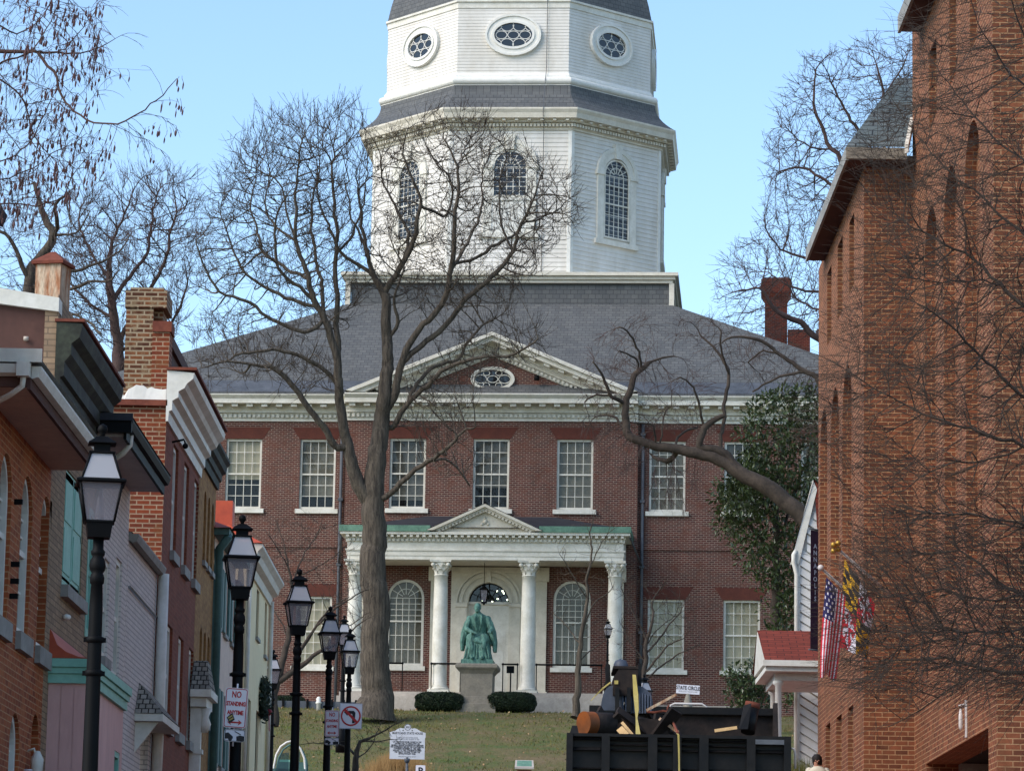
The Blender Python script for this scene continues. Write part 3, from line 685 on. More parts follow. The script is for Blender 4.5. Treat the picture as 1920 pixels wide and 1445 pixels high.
# --- portico
PE = -3.2; cols_x = (-5.85, -1.98, 1.98, 5.85); CY = PE + .42
mb = MB(); mb.box(-6.5, 6.5, PE - .25, PY - .002, -1.2, .28); mb.box(-6.4, 6.4, PE - .12, PY - .003, .284, .5)
for s in (-1, 1): mb.box(*sorted((s * 6.52, s * 12.6)), -.16, -.003, -1.2, .28)
mb.build('stone_base', 'stone_pale', sh)
def column(x, y, r=.35, half=False):
    mb = MB(); mb.box(x - r * 1.35, x + r * 1.35, y - r * 1.35, y + r * 1.35, .504, .62)
    mb.lathe([(r * 1.3, .624), (r * 1.34, .67), (r * 1.2, .73), (r * 1.08, .75), (r * 1.15, .79), (r * 1.02, .83)] + [(r * (1 - .15 * (t ** 1.8)), .84 + 4.9 * t) for t in [i / 8 for i in range(9)]] + [(r * .93, 5.75), (r * .93, 5.8)], (x, y, 0), 24)
    o = mb.build('column', 'white_trim', sh)
    c = MB(); c.lathe([(r * .84, 5.8), (r * .86, 6.1), (r * 1.1, 6.34)], (x, y, 0), 16)
    c.prism([(x + a * r, y + b * r, 6.34) for a, b in ((-1.35, -1.35), (0, -1.15), (1.35, -1.35), (1.15, 0), (1.35, 1.35), (0, 1.15), (-1.35, 1.35), (-1.15, 0))], [(x + a * r, y + b * r, 6.44) for a, b in ((-1.4, -1.4), (0, -1.2), (1.4, -1.4), (1.2, 0), (1.4, 1.4), (0, 1.2), (-1.4, 1.4), (-1.2, 0))])
    for row, (z, h, n, o0) in enumerate(((5.8, .26, 8, 0), (5.96, .28, 8, .39))):
        for k in range(n):
            an = o0 + 2 * math.pi * k / n; q = []
            for t, ou, w in ((0, .86, .2), (.5, .93, .26), (.85, 1.12, .24), (1.0, 1.34, .12), (.88, 1.42, .06)):
                rr = r * ou; z_ = z + h * t; q.append(((rr, w * r * 1.1), z_))
            for i in range(len(q) - 1):
                (r0, w0), z0 = q[i]; (r1, w1), z1 = q[i + 1]
                def pt(rr, ww, zz): return (x + rr * math.cos(an) - ww * math.sin(an), y + rr * math.sin(an) + ww * math.cos(an), zz)
                c.face([pt(r0, -w0, z0), pt(r0, w0, z0), pt(r1, w1, z1), pt(r1, -w1, z1)])
    for k in range(4):
        an = math.pi / 4 + k * math.pi / 2; cx, cy = x + r * 1.35 * math.cos(an), y + r * 1.35 * math.sin(an)
        c.ball((cx, cy, 6.24), .1, 8); c.tube([(x + r * .9 * math.cos(an), y + r * .9 * math.sin(an), 6.02), (cx, cy, 6.26)], [.03, .05], 5)
    c.build('capital', 'white_trim', o)
    return o
for x in cols_x: column(x, CY)
for x in (-5.85, -2.35, 2.35, 5.85):
    mb = MB(); mb.box(x - .3, x + .3, PY - .14, PY, .5, 5.8); mb.box(x - .4, x + .4, PY - .24, PY, 5.803, 6.44); mb.box(x - .36, x + .36, PY - .2, PY, .503, .8)
    mb.build('pilaster', 'cream_trim', sh)
mb = MB(); ME = lambda a, z, d: (a, PE + .1 + d, z)
HE = 6.22
mb.box(-HE, HE, PE + .1, PE + .74, 6.45, 6.62); mb.box(-HE - .03, HE + .03, PE + .07, PE + .77, 6.623, 6.84); mb.box(-HE - .08, HE + .08, PE + .02, PE + .8, 6.843, 6.92)
mb.box(-HE, HE, PE + .1, PE + .74, 6.923, 7.24)
for i in range(62):
    a = -HE + (i + .5) * 2 * HE / 62; mb.box(a - .06, a + .06, PE - .04, PE + .08, 7.27, 7.38)
mb.box(-HE - .06, HE + .06, PE + .04, PE + .74, 7.243, 7.4)
for i in range(44):
    a = -HE - .1 + (i + .5) * (2 * HE + .2) / 44; mb.box(a - .065, a + .065, PE - .26, PE - .02, 7.43, 7.53)
mb.box(-HE - .1, HE + .1, PE, PE + .74, 7.403, 7.54); mb.box(-HE - .3, HE + .3, PE - .3, PY, 7.543, 7.66)
for s in (-1, 1):
    mb.box(*sorted((s * (HE - .64), s * HE)), PE + .742, PY, 6.45, 6.92); mb.box(*sorted((s * (HE - .64), s * HE)), PE + .742, PY, 6.923, 7.54)
mb.build('entablature', 'white_trim', sh)
mb = MB(); mb.box(-HE + .64, HE - .64, PE + .74, PY, 6.5, 6.6)
for x in (-1.98, 1.98): mb.box(x - .25, x + .25, PE + .75, PY - .01, 6.3, 6.498)
mb.build('portico_ceiling', 'cream_trim', sh)
for s in (-1, 1):
    mb = MB(); mb.box(*sorted((s * 2.45, s * (HE + .34))), PE - .36, PE - .05, 7.663, 7.94); mb.box(*sorted((s * (HE + .05), s * (HE + .34))), PE - .052, PY, 7.666, 7.937)
    mb.build('portico_gutter', 'copper_green', sh)
mb = MB(); zr = 8.78
mb.faces([(-HE - .2, PE - .2, 7.86), (HE + .2, PE - .2, 7.86), (HE + .2, PY, 7.86), (-HE - .2, PY, 7.86), (-2.9, PY, zr), (2.9, PY, zr)], [(0, 1, 5, 4), (1, 2, 5), (3, 0, 4)])
mb.build('portico_roof', 'roof_dark', sh)
mb = MB(); rb, rh = 2.6, 1.2; s2 = math.atan2(rh, rb)
for s in (-1, 1):
    def MQ(a, w, d, s=s): return (s * (rb - a * math.cos(s2) - w * math.sin(s2)), PE - .3 + d, 7.66 + a * math.sin(s2) - w * math.cos(s2) + .06)
    LN = rb / math.cos(s2); tt = math.tan(s2)
    for w0, w1, d0 in ((0, .12, -.12), (.123, .2, 0), (.203, .3, .1)):
        p = [(w0 / tt, w0), (LN - w0 * tt, w0), (LN - w1 * tt, w1), (w1 / tt, w1)]
        mb.prism([MQ(a, w, d0) for a, w in p], [MQ(a, w, .5) for a, w in p])
    for i in range(3, 17):
        a = LN * i / 17; mb.hexa([MQ(a - .05, .3, 0.0), MQ(a + .05, .3, 0.0), MQ(a + .05, .3, .11), MQ(a - .05, .3, .11), MQ(a - .05, .205, 0.0), MQ(a + .05, .205, 0.0), MQ(a + .05, .205, .11), MQ(a - .05, .205, .11)])
mb.prism([(-rb + .3, PE - .06, 7.662), (rb - .3, PE - .06, 7.662), (0, PE - .06, 8.72)], [(-rb + .3, PE + .2, 7.662), (rb - .3, PE + .2, 7.662), (0, PE + .2, 8.72)])
for (cx, cz, rr) in ((0, 8.16, .15), (-.13, 8.05, .09), (.13, 8.05, .09), (0, 8.33, .06)): mb.ball((cx, PE - .06, cz), rr * .8, 8)
mb.build('portico_pediment', 'cream_trim', sh)
mb = MB(); mb.faces([(-rb - .03, PE - .42, 7.73), (0, PE - .42, 7.75 + rh), (rb + .03, PE - .42, 7.73), (-rb - .03, PY - .1, 7.73), (0, PY - .1, 7.75 + rh), (rb + .03, PY - .1, 7.73)], [(0, 1, 4, 3), (1, 2, 5, 4)]); mb.build('pediment_cap', 'lead_grey', sh)
# door surround
mb = MB(); MD = lambda a, z, d: (a, PY - .03 + d, z)
R = .93; sp = 4.82
wall(mb, MD, -1.72, 1.72, .5, 6.45, [(-R, R, .5, sp + R, True)], .35)
arc_ring(mb, MD, 0, sp, R + .02, R + .16, -.06, .02); arc_ring(mb, MD, 0, sp, R + .28, R + .44, -.07, .02); arc_ring(mb, MD, 0, sp, R + .5, R + .6, -.11, .02)
for s in (-1, 1):
    mb.mbox(MD, *sorted((s * 1.0, s * 1.45)), .5, sp - .2, -.08, .02); mb.mbox(MD, *sorted((s * .96, s * 1.52)), sp - .2, sp - .02, -.15, .02)
mb.mbox(MD, -1.72, 1.72, 6.2, 6.45, -.06, .02); mb.mbox(MD, -.1, .1, sp + R, sp + R + .6, -.16, .02)
mb.build('door_surround', 'cream_trim', sh)
mb = MB(); mb.mbox(MD, -R, R, .5, sp - .02, .2, .3); mb.mbox(MD, -R, R, sp - .06, sp + .06, .08, .3)
for s in (-1, 1):
    for z0, z1 in ((.75, 1.75), (1.95, 2.7), (2.9, 3.5), (3.7, 4.5)):
        x0, x1 = sorted((s * .12, s * .78)); mb.mbox(MD, x0, x1, z0, z1, .185, .2); mb.mbox(MD, x0 + .08, x1 - .08, z0 + .08, z1 - .08, .17, .185)
dr = mb.build('door', 'white_trim', sh)
mb = MB()
for k in range(1, 6):
    an = math.pi * k / 6; bar(mb, MD, .3 * math.cos(an), sp + .06 + .3 * math.sin(an), R * math.cos(an), sp + R * math.sin(an), .035, .2, .24)
arc_ring(mb, MD, 0, sp + .04, R * .6, R * .6 + .035, .2, .24); arc_ring(mb, MD, 0, sp + .04, .26, .3, .2, .24); arc_ring(mb, MD, 0, sp, R - .05, R, .16, .3)
fl = mb.build('fanlight', 'black_iron', sh)
q = MB(); q.face([MD(R * math.cos(math.pi * k / 16), sp + R * math.sin(math.pi * k / 16), .25) for k in range(17)]); q.build('pane', 'teal_glass', fl)
q = MB(); q.face([MD(1.2 * math.cos(math.pi * k / 16), sp - .3 + 1.4 * math.sin(math.pi * k / 16), .95) for k in range(17)]); q.build('room', 'dark_in', fl)
q = MB()
for (x, z) in ((.32, .62), (.58, .62), (.64, .52), (.36, .26), (.8, .22), (-.36, .16), (.12, .12)): q.ball(MD(x, sp + z, .6), .036, 10)
q.build('bulbs', 'bulb', fl)
for x0, x1 in ((-5.3, -3.6), (-2.3, -1.0), (.9, 1.55), (2.4, 5.3)):
    mb = MB(); mb.tube([(x0, PE + .1, 1.78), (x1, PE + .1, 1.78)], .045, 6)
    for x in (x0, x1): mb.ball((x, PE + .1, 1.78), .06, 8); mb.tube([(x, PE + .1, .5), (x, PE + .1, 1.78)], .025, 5)
    mb.build('handrail', 'black_iron', sh)
for s, top in ((-1, 13.2), (1, 13.2)):
    mb = MB(); x = s * (PAV + .22)
    mb.tube([(x, -.16, top), (x, -.16, -.4)], .075, 8); mb.tube([(s * (HE + .3), PE + .2, 7.5), (x, -.16, 6.6)], .05, 6)
    for z in (12.6, 9.5, 6.5, 3.5): mb.box(x - .11, x + .11, -.26, -.02, z, z + .12)
    mb.build('downspout', 'lead_grey', sh)
# hanging lantern in the portico
hl = thing('hanging_lantern', 'black lantern hanging from portico ceiling in front of the fanlight', 'lantern', SH(-.1, -1.9, 5.0), rz=-PHI, local=True)
mb = MB(); mb.tube([(0, 0, .5), (0, 0, 1.5)], .014, 5); mb.lathe([(.02, .5), (.06, .44), (.1, .38), (.22, .3), (.26, .26), (.26, .22)], (0, 0, 0), 4, math.pi / 4, smooth=False)
for k in range(4):
    an = math.pi / 4 + k * math.pi / 2; mb.tube([(.25 * math.cos(an), .25 * math.sin(an), .24), (.16 * math.cos(an), .16 * math.sin(an), -.32)], .016, 4)
mb.lathe([(.17, -.36), (.17, -.3)], (0, 0, 0), 4, math.pi / 4, smooth=False); mb.lathe([(.02, -.44), (.08, -.36)], (0, 0, 0), 8); mb.build('frame', 'black_iron', hl)
mb = MB(); mb.lathe([(.15, -.3), (.235, .22)], (0, 0, 0), 4, math.pi / 4, smooth=False, cap=False); mb.build('glass', 'lamp_glass', hl)
# ================================================================== STREET LAMPS
def lamp_proto():
    H = 4.1
    r = thing('street_lamp', 'x', 'street lamp', (0, 0, 0), 'black lantern lamps along the left kerb', local=True)
    mb = MB(); zb = H - 1.05
    mb.lathe([(.17, 0), (.17, .5), (.13, .6), (.1, .7), (.072, .9), (.06, zb - .62), (.052, zb - .2), (.052, zb - .14), (.072, zb - .13), (.08, zb - .1), (.072, zb - .075), (.055, zb - .06), (.054, zb), (.07, zb + .005)][:6] +
             [(.052, zb - .42), (.062, zb - .41), (.066, zb - .36), (.058, zb - .33), (.05, zb - .32), (.068, zb - .29), (.074, zb - .25), (.066, zb - .2), (.048, zb - .17), (.062, zb - .15), (.064, zb - .12), (.048, zb - .1), (.048, zb)], (0, 0, 0), 14)
    for z in (zb - .95, zb - 1.25): mb.lathe([(.06, z), (.082, z + .01), (.082, z + .055), (.06, z + .065)], (0, 0, 0), 12); mb.box(-.1, .1, -.02, .02, z + .01, z + .05)
    mb.build('post', 'black_iron', r)
    mb = MB(); q = math.pi / 4; sq = lambda pr: mb.lathe(pr, (0, 0, 0), 4, q, smooth=False, apo=True)
    sq([(.1, zb - .002), (.118, zb + .13)]); sq([(.13, zb + .133), (.13, zb + .15)])
    rz = zb + .495
    for k in range(4):
        an = q + k * math.pi / 2; c, s = math.cos(an) * 1.414, math.sin(an) * 1.414
        mb.tube([(.128 * c, .128 * s, zb + .14), (.19 * c, .19 * s, rz)], .011, 4); mb.tube([(.175 * c, .175 * s, rz + .02), (.1 * c, .1 * s, rz + .27)], .011, 4)
    sq([(.212, rz - .012), (.222, rz), (.222, rz + .018), (.19, rz + .03)])
    sq([(.1, rz + .262), (.118, rz + .268), (.118, rz + .283), (.072, rz + .292), (.072, rz + .355)])
    sq([(.125, rz + .358), (.125, rz + .365), (.05, rz + .425), (.03, rz + .432)])
    mb.build('lantern_frame', 'black_iron', r)
    mb = MB(); mb.lathe([(.026, rz + .43), (.02, rz + .45), (.042, rz + .475), (.046, rz + .5), (.036, rz + .53), (.008, rz + .545)], (0, 0, 0), 12); mb.build('finial', 'black_iron', r)
    mb = MB(); mb.lathe([(.122, zb + .15), (.184, rz - .012)], (0, 0, 0), 4, q, smooth=False, apo=True, cap=False); g = mb.build('lantern_glass', 'lamp_glass', r)
    mb = MB(); mb.lathe([(.175, rz + .03), (.097, rz + .262)], (0, 0, 0), 4, q, smooth=False, apo=True, cap=False); mb.build('hood_glass', 'lamp_glass_top', r)
    mb = MB(); mb.lathe([(.02, zb + .15), (.04, zb + .17), (.042, zb + .22), (.03, zb + .36), (.012, zb + .42)], (0, 0, 0), 10); mb.lathe([(.045, zb + .151), (.045, zb + .19)], (0, 0, 0), 8); mb.build('mantle', 'lamp_glass', r)
    return r, H - 1.05 + .495 + .545
lamp0, LH = lamp_proto()
LAMPS = [(193, 795, 31.5, 'black lantern street lamp nearest the camera, tallest in the row beside brown stucco house', .16),
         (455, 965, 42.8, 'black street lamp carrying a large no standing sign in front of ochre and cream houses', .14),
         (562, 1066, 54.7, 'black street lamp with no signs standing before the lower brick facade window', .2),
         (620, 1136, 68.4, 'black street lamp with a small pink no standing sign above a tow plate', .16),
         (657, 1178, 80.7, 'black street lamp bearing the square no left turn sign beside the big trunk', .15),
         (513, 1217, 92, 'small far street lamp half hidden behind the cream house corner', .1),
         (646, 1153, 105, 'far street lamp peeping out behind the lamps near the portico downspout', .1),
         (1208, 1263, 112, 'grey lantern lamp rising just behind the loaded dump truck', .5),
         (1140, 1160, 150, 'thin distant lamp post standing before the right portico column', .3)]
LPOS = []
for i, (u, v, Y, lab, rz) in enumerate(LAMPS):
    o = lamp0 if i == 0 else copy_tree(lamp0)
    k = .78 if i == 8 else 1.0; o.scale = (k, k, k)
    p = P(u, v, Y); base = p.z - LH * k
    o.location = (p.x, p.y, base); o.rotation_euler = (0, 0, rz); o['label'] = lab
    if i >= 7: o['group'] = 'lantern lamps near the state house'
    LPOS.append(Vector((p.x, p.y, base)))
    ORG[o.name] = Vector((0, 0, 0))
# ================================================================== SIGNS
def plate(mb, M, w, h, t=.003, r=.03, d0=0.0):
    pts = []
    for cx, cy, a0 in ((w / 2 - r, h / 2 - r, 0), (-w / 2 + r, h / 2 - r, 90), (-w / 2 + r, -h / 2 + r, 180), (w / 2 - r, -h / 2 + r, 270)):
        for k in range(4): a = math.radians(a0 + 30 * k); pts.append((cx + r * math.cos(a), cy + r * math.sin(a)))
    mb.prism([M(x, y, d0) for x, y in pts], [M(x, y, d0 - t) for x, y in pts]); return pts
def frame_ring(mb, M, w, h, r, th, d):
    def loop(w, h, r):
        pts = []
        for cx, cy, a0 in ((w / 2 - r, h / 2 - r, 0), (-w / 2 + r, h / 2 - r, 90), (-w / 2 + r, -h / 2 + r, 180), (w / 2 - r, -h / 2 + r, 270)):
            for k in range(4): a = math.radians(a0 + 30 * k); pts.append((cx + r * math.cos(a), cy + r * math.sin(a)))
        return pts
    A, B = loop(w, h, r), loop(w - 2 * th, h - 2 * th, max(r - th, .004)); n = len(A)
    for i in range(n): mb.face([M(*A[i], d), M(*A[(i + 1) % n], d), M(*B[(i + 1) % n], d), M(*B[i], d)])
def signM(c, rz, tilt=0.0):
    cz, sz, ct, st = math.cos(rz), math.sin(rz), math.cos(tilt), math.sin(tilt)
    def M(x, y, d=0.0):
        X, Y = x * ct - y * st, x * st + y * ct
        return (c[0] + X * cz + d * -sz * -1 * -1, c[1] + X * sz + d * cz, c[2] + Y)
    return M
def poly(mb, M, pts, d): mb.face([M(x, y, d) for x, y in pts])
def arrow2(mb, M, y, w, h, d):
    poly(mb, M, [(-w / 2, y), (-w / 2 + h, y + h * .7), (-w / 2 + h * .8, y + h * .2), (w / 2 - h * .8, y + h * .2), (w / 2 - h, y + h * .7), (w / 2, y), (w / 2 - h, y - h * .7), (w / 2 - h * .8, y - h * .2), (-w / 2 + h * .8, y - h * .2), (-w / 2 + h, y - h * .7)], d)
def no_standing(u0, v0, u1, v1, Y, label, rz, tilt, sticker):
    a, b = P(u0, v0, Y), P(u1, v1, Y); w = .305; h = w * (v1 - v0) / (u1 - u0); c = (a + b) / 2; sc = (b.x - a.x) / w; w *= sc; h *= sc
    t = thing('parking_sign', label, 'sign', c); M = signM(c, rz, tilt)
    mb = MB(); plate(mb, M, w, h, -.003); mb.tube([M(0, h * .62, .06), M(0, -h * .95, .06)], .011, 5); mb.build('plate', 'sign_white', t)
    mb = MB(); frame_ring(mb, M, w * .95, h * .97, .03, .009, -.003); arrow2(mb, M, -h * .36, w * .66, .05, -.0035); mb.build('red_border', 'sign_red', t)
    for s, y, sz, sp in (('NO', .33, .3, 1.0), ('STANDING', .1, .2, .92), ('ANYTIME', -.12, .2, .92)):
        text_mesh(t, 'lettering', s, lambda x, yy, y=y: M(x * .86, yy * 1.25 + y * h, -.0038), w * sz * 1.05, 'sign_red', spacing=sp, bold=.0025)
    if sticker:
        mb = MB(); poly(mb, M, [(-.1, -.12), (-.035, -.06), (.0, -.14), (-.06, -.19)], -.006); st = mb.build('sticker', 'sign_black', t)
        mb = MB(); poly(mb, M, [(-.085, -.12), (-.035, -.085), (-.028, -.1), (-.078, -.136)], -.0075); poly(mb, M, [(-.07, -.145), (-.022, -.112), (-.015, -.127), (-.063, -.162)], -.0075); mb.build('stripe', 'yellow_strap', st)
    return t, M, w, h
def tow_sign(u0, v0, u1, v1, Y, label, rz, tilt):
    a, b = P(u0, v0, Y), P(u1, v1, Y); w = b.x - a.x; h = a.z - b.z; c = (a + b) / 2
    t = thing('tow_away_sign', label, 'sign', c); M = signM(c, rz, tilt); mb = MB(); plate(mb, M, w, h, -.003); mb.build('plate', 'sign_white', t)
    mb = MB(); frame_ring(mb, M, w * .95, h * .93, .02, .006, -.0035)
    for s in (-1, 1):
        x0 = -w * .27 if s < 0 else w * .27
        q = [(-.19, -.18), (-.19, .1), (-.05, .14), (.1, .02), (.19, -.06), (.19, -.16)] if s < 0 else [(-.17, -.26), (-.19, -.05), (-.02, .02), (.19, -.02), (.2, -.26)]
        poly(mb, M, [(x0 + x * w, y * h * 1.6) for x, y in q], -.0036)
        poly(mb, M, [(x0 + .06 * w + h * .17 * math.cos(k * .524), -.27 * h + h * .17 * math.sin(k * .524)) for k in range(12)], -.0042)
        if s > 0: poly(mb, M, [(-.02 * w, .3 * h), (.0, .36 * h), (.3 * w, .12 * h), (.28 * w, .06 * h)], -.0042)
    mb.build('tow_symbol', 'sign_black', t)
no_standing(422, 1291, 462, 1362, 42.55, 'white and red no standing sign with a black and yellow sticker, on street lamp', .06, -.05, True)
tow_sign(421, 1366, 459, 1390, 42.55, 'white tow truck plate directly below the no standing sign with the sticker', .06, -.04)
no_standing(610, 1332, 635, 1379, 68.15, 'small faded pink no standing sign beside the no left turn sign', -.05, .0, False)
tow_sign(609, 1382, 635, 1396, 68.15, 'small grey tow plate below the faded no standing sign', -.05, 0)
a, b = P(637, 1317, 80.45), P(678.5, 1366, 80.45); c = (a + b) / 2; w, h = b.x - a.x, a.z - b.z
t = thing('no_left_turn_sign', 'square white sign with red circle and slash over a black left turn arrow', 'sign', c); M = signM(c, 0, -.01)
mb = MB(); plate(mb, M, w, h, -.003, .012); mb.build('plate', 'sign_white', t)
mb = MB(); s_ = w / 2
poly(mb, M, [(-.62 * s_, .34 * s_), (-.3 * s_, .0), (-.26 * s_, .16 * s_), (.1 * s_, .2 * s_), (.14 * s_, .1 * s_), (.12 * s_, -.62 * s_), (.36 * s_, -.62 * s_), (.4 * s_, .3 * s_), (.26 * s_, .46 * s_), (-.1 * s_, .46 * s_), (-.3 * s_, .44 * s_), (-.28 * s_, .62 * s_)], -.0036); frame_ring(mb, M, w * .985, h * .985, .012, .006, -.0034); mb.build('turn_arrow', 'sign_black', t)
mb = MB(); R0, R1 = s_ * .88, s_ * .74
for k in range(28):
    a0, a1 = k * math.pi / 14, (k + 1) * math.pi / 14; poly(mb, M, [(R0 * math.cos(a0), R0 * math.sin(a0)), (R0 * math.cos(a1), R0 * math.sin(a1)), (R1 * math.cos(a1), R1 * math.sin(a1)), (R1 * math.cos(a0), R1 * math.sin(a0))], -.004)
e = .08 * s_; k = R1 * .73
poly(mb, M, [(-k - e, k - e), (-k + e, k + e), (k + e, -k + e), (k - e, -k - e)], -.0045); mb.build('red_circle', 'sign_red', t)
# historical marker
a, b = P(731.5, 1372, 110), P(796, 1423, 110); c = Vector(((a.x + b.x) / 2, 110, b.z)); w = b.x - a.x; h = a.z - b.z
t = thing('historical_marker', 'white shouldered historical marker with lines of black text on a grey post', 'sign', Vector((c.x, 110, roadz(108)))); M = signM(c, 0.05)
out = [(-.5, 0), (.5, 0), (.5, .8), (.515, .82), (.515, 1.0), (.46, 1.02), (.36, 1.06), (.27, 1.14), (.2, 1.17), (.12, 1.15)] + [(.1 * math.cos(math.radians(d)), 1.2 + .125 * math.sin(math.radians(d))) for d in range(-10, 200, 20)] + [(-.12, 1.15), (-.2, 1.17), (-.27, 1.14), (-.36, 1.06), (-.46, 1.02), (-.515, 1.0), (-.515, .82), (-.5, .8)]
out = [(x * w, y * h) for x, y in out]
mb = MB(); mb.prism([M(x, y, -.02) for x, y in out], [M(x, y, .02) for x, y in out]); mb.build('plate', 'marker_silver', t)
mb = MB(); mb.tube([M(0, .06, .0), M(0, -1.6, 0)], .04, 10); mb.lathe([(.05, -.12), (.09, -.04), (.09, .02)], M(0, 0, 0), 10); mb.lathe([(.06, 0), (.06, c.z - roadz(108) - 1.0)], (c.x, 110, roadz(108) - .4), 8); mb.build('post', 'lead_grey', t)
mb = MB()
for k in range(20):
    a0, a1 = k * math.pi / 10, (k + 1) * math.pi / 10; poly(mb, M, [(r * math.cos(q), 1.2 * h + r * math.sin(q)) for r, q in ((.092 * w, a0), (.092 * w, a1), (.078 * w, a1), (.078 * w, a0))], -.0215)
for x in (-.035, 0, .035): poly(mb, M, [(x * w - .01, 1.16 * h), (x * w + .01, 1.16 * h), (x * w + .012, 1.24 * h), (x * w - .012, 1.24 * h)], -.0215)
for s in (-1, 1): poly(mb, M, [(s * (.13 * w + .02 * math.cos(k * .7)), 1.08 * h + .02 * math.sin(k * .7)) for k in range(9)], -.0215)
mb.build('emblem', 'sign_black', t)
text_mesh(t, 'lettering', 'MARYLAND STATE HOUSE', lambda x, y: M(x * .8, y + h * .97, -.022), .1, 'sign_black', bold=.002)
text_mesh(t, 'lettering', 'CAPITOL OF THE UNITED STATES\nNOVEMBER 26 1783 - AUGUST 13 1784', lambda x, y: M(x * .82, y + h * .77, -.022), .052, 'sign_black')
text_mesh(t, 'lettering', 'IN THIS STATE HOUSE, OLDEST IN THE\nNATION STILL IN LEGISLATIVE USE,\nGENERAL GEORGE WASHINGTON RESIGNED\nHIS COMMISSION BEFORE THE CONTINENTAL\nCONGRESS DECEMBER 23, 1783. HERE,\nJANUARY 14, 1784, CONGRESS RATIFIED\nTHE TREATY OF PARIS TO END THE\nREVOLUTIONARY WAR.', lambda x, y: M(x * .8, y + h * .42, -.022), .062, 'sign_black', bold=.003, lh=.85)
text_mesh(t, 'lettering', 'MARYLAND HISTORICAL SOCIETY', lambda x, y: M(x * .8, y + h * .09, -.022), .045, 'sign_black')
# P sign, plaque, STATE CIRCLE sign
a, b = P(779.5, 1433.5, 100), P(797, 1456, 100); c = (a + b) / 2
t = thing('parking_letter_sign', 'small white square sign with a black letter P at the foot of the marker', 'sign', c); M = signM(c, 0)
mb = MB(); plate(mb, M, b.x - a.x, a.z - b.z, -.004, .02); mb.tube([M(0, 0, .03), (c.x, c.y + .03, roadz(100))], .025, 6); mb.build('plate', 'sign_white', t)
text_mesh(t, 'lettering', 'P', lambda x, y: M(x, y, -.006), .27, 'sign_black', bold=.006)
p = P(983, 1441, 122.2)
t = thing('plaque_pedestal', 'low brick pedestal with sloping green bronze plaque on the grass', 'plaque', (p.x, p.y, p.z - 1.6))
mb = MB(); mb.box(p.x - .25, p.x + .25, p.y, p.y + .4, p.z - 1.6, p.z - .02); mb.build('pedestal', 'brick_plum', t)
mb = MB(); mb.hexa([(p.x - .33, p.y - .12, p.z), (p.x + .33, p.y - .12, p.z), (p.x + .31, p.y + .42, p.z + .28), (p.x - .31, p.y + .42, p.z + .28), (p.x - .33, p.y - .12, p.z + .06), (p.x + .33, p.y - .12, p.z + .06), (p.x + .31, p.y + .42, p.z + .34), (p.x - .31, p.y + .42, p.z + .34)]); q = mb.build('plaque', 'stone_pale', t)
mb = MB(); mb.face([(p.x - .26, p.y - .06, p.z + .096), (p.x + .26, p.y - .06, p.z + .096), (p.x + .25, p.y + .37, p.z + .32), (p.x - .25, p.y + .37, p.z + .32)]); mb.build('bronze_face', 'copper_green', q)
a, b = P(1268, 1283, 121), P(1312, 1300.5, 121); c = (a + b) / 2; w, h = b.x - a.x, a.z - b.z
t = thing('street_name_sign', 'white street name sign reading STATE CIRCLE on a low grey post', 'sign', c); M = signM(c, 0, -.05)
mb = MB(); plate(mb, M, w, h, -.02, .01); mb.build('plate', 'sign_white', t)
text_mesh(t, 'lettering', 'STATE CIRCLE', lambda x, y: M(x * .8, y * 1.15 + h * .14, -.023), .16, 'sign_black', bold=.003)
text_mesh(t, 'lettering', 'DRIVE SLOWLY AND WITH CARE', lambda x, y: M(x * .82, y - h * .26, -.023), .052, 'sign_black')
mb = MB(); mb.lathe([(.16, -1.4), (.16, -.5), (.12, -.36), (.06, -.14)], (c.x, c.y + .05, c.z), 10); mb.build('post', 'stone_grey', t)
# ================================================================== STATUE
so = SH(.02, -6, 0)
pd = thing('statue_pedestal', 'tapering grey stone pedestal under the green seated statue', 'pedestal', SH(.02, -6, -.6), rz=-PHI, local=True)
mb = MB(); sq = lambda pr: mb.lathe(pr, (0, 0, 0), 4, math.pi / 4, smooth=False, apo=True)
sq([(.86, -.1), (.86, .3), (.82, .32)]); sq([(.76, .323), (.72, .62), (.7, .64)]); sq([(.69, .643), (.7, 1.62)]); mb.build('die', 'stone_grey', pd)
mb = MB(); sq([(.7, 1.623), (.74, 1.68), (.8, 1.76), (.88, 1.83), (.92, 1.88), (.92, 2.0), (.86, 2.05)]); mb.build('cap', 'stone_grey', pd)
st = thing('bronze_statue', 'green bronze statue of a seated robed man leaning forward on a stone pedestal', 'statue', SH(.02, -6, 1.46), rz=-PHI, local=True)
mb = MB(); mb.lathe([(.7, 0), (.7, .17), (.66, .2)], (0, 0, 0), 4, math.pi / 4, smooth=False, apo=True, sy=.95); mb.build('plinth', 'bronze_green', st)
mb = MB(); mb.box(-.52, .52, .1, .6, .2, .98); mb.box(-.6, -.44, -.1, .6, .9, 1.2); mb.box(.44, .6, -.1, .6, .9, 1.2); mb.box(-.5, .5, .48, .62, .9, 1.5); mb.build('chair', 'bronze_green', st)
def blob(mb, path, radii, n=12):   # tapered limb with round ends
    mb.tube(path, radii, n)
    mb.ball(path[0], radii[0], n); mb.ball(path[-1], radii[-1], n)
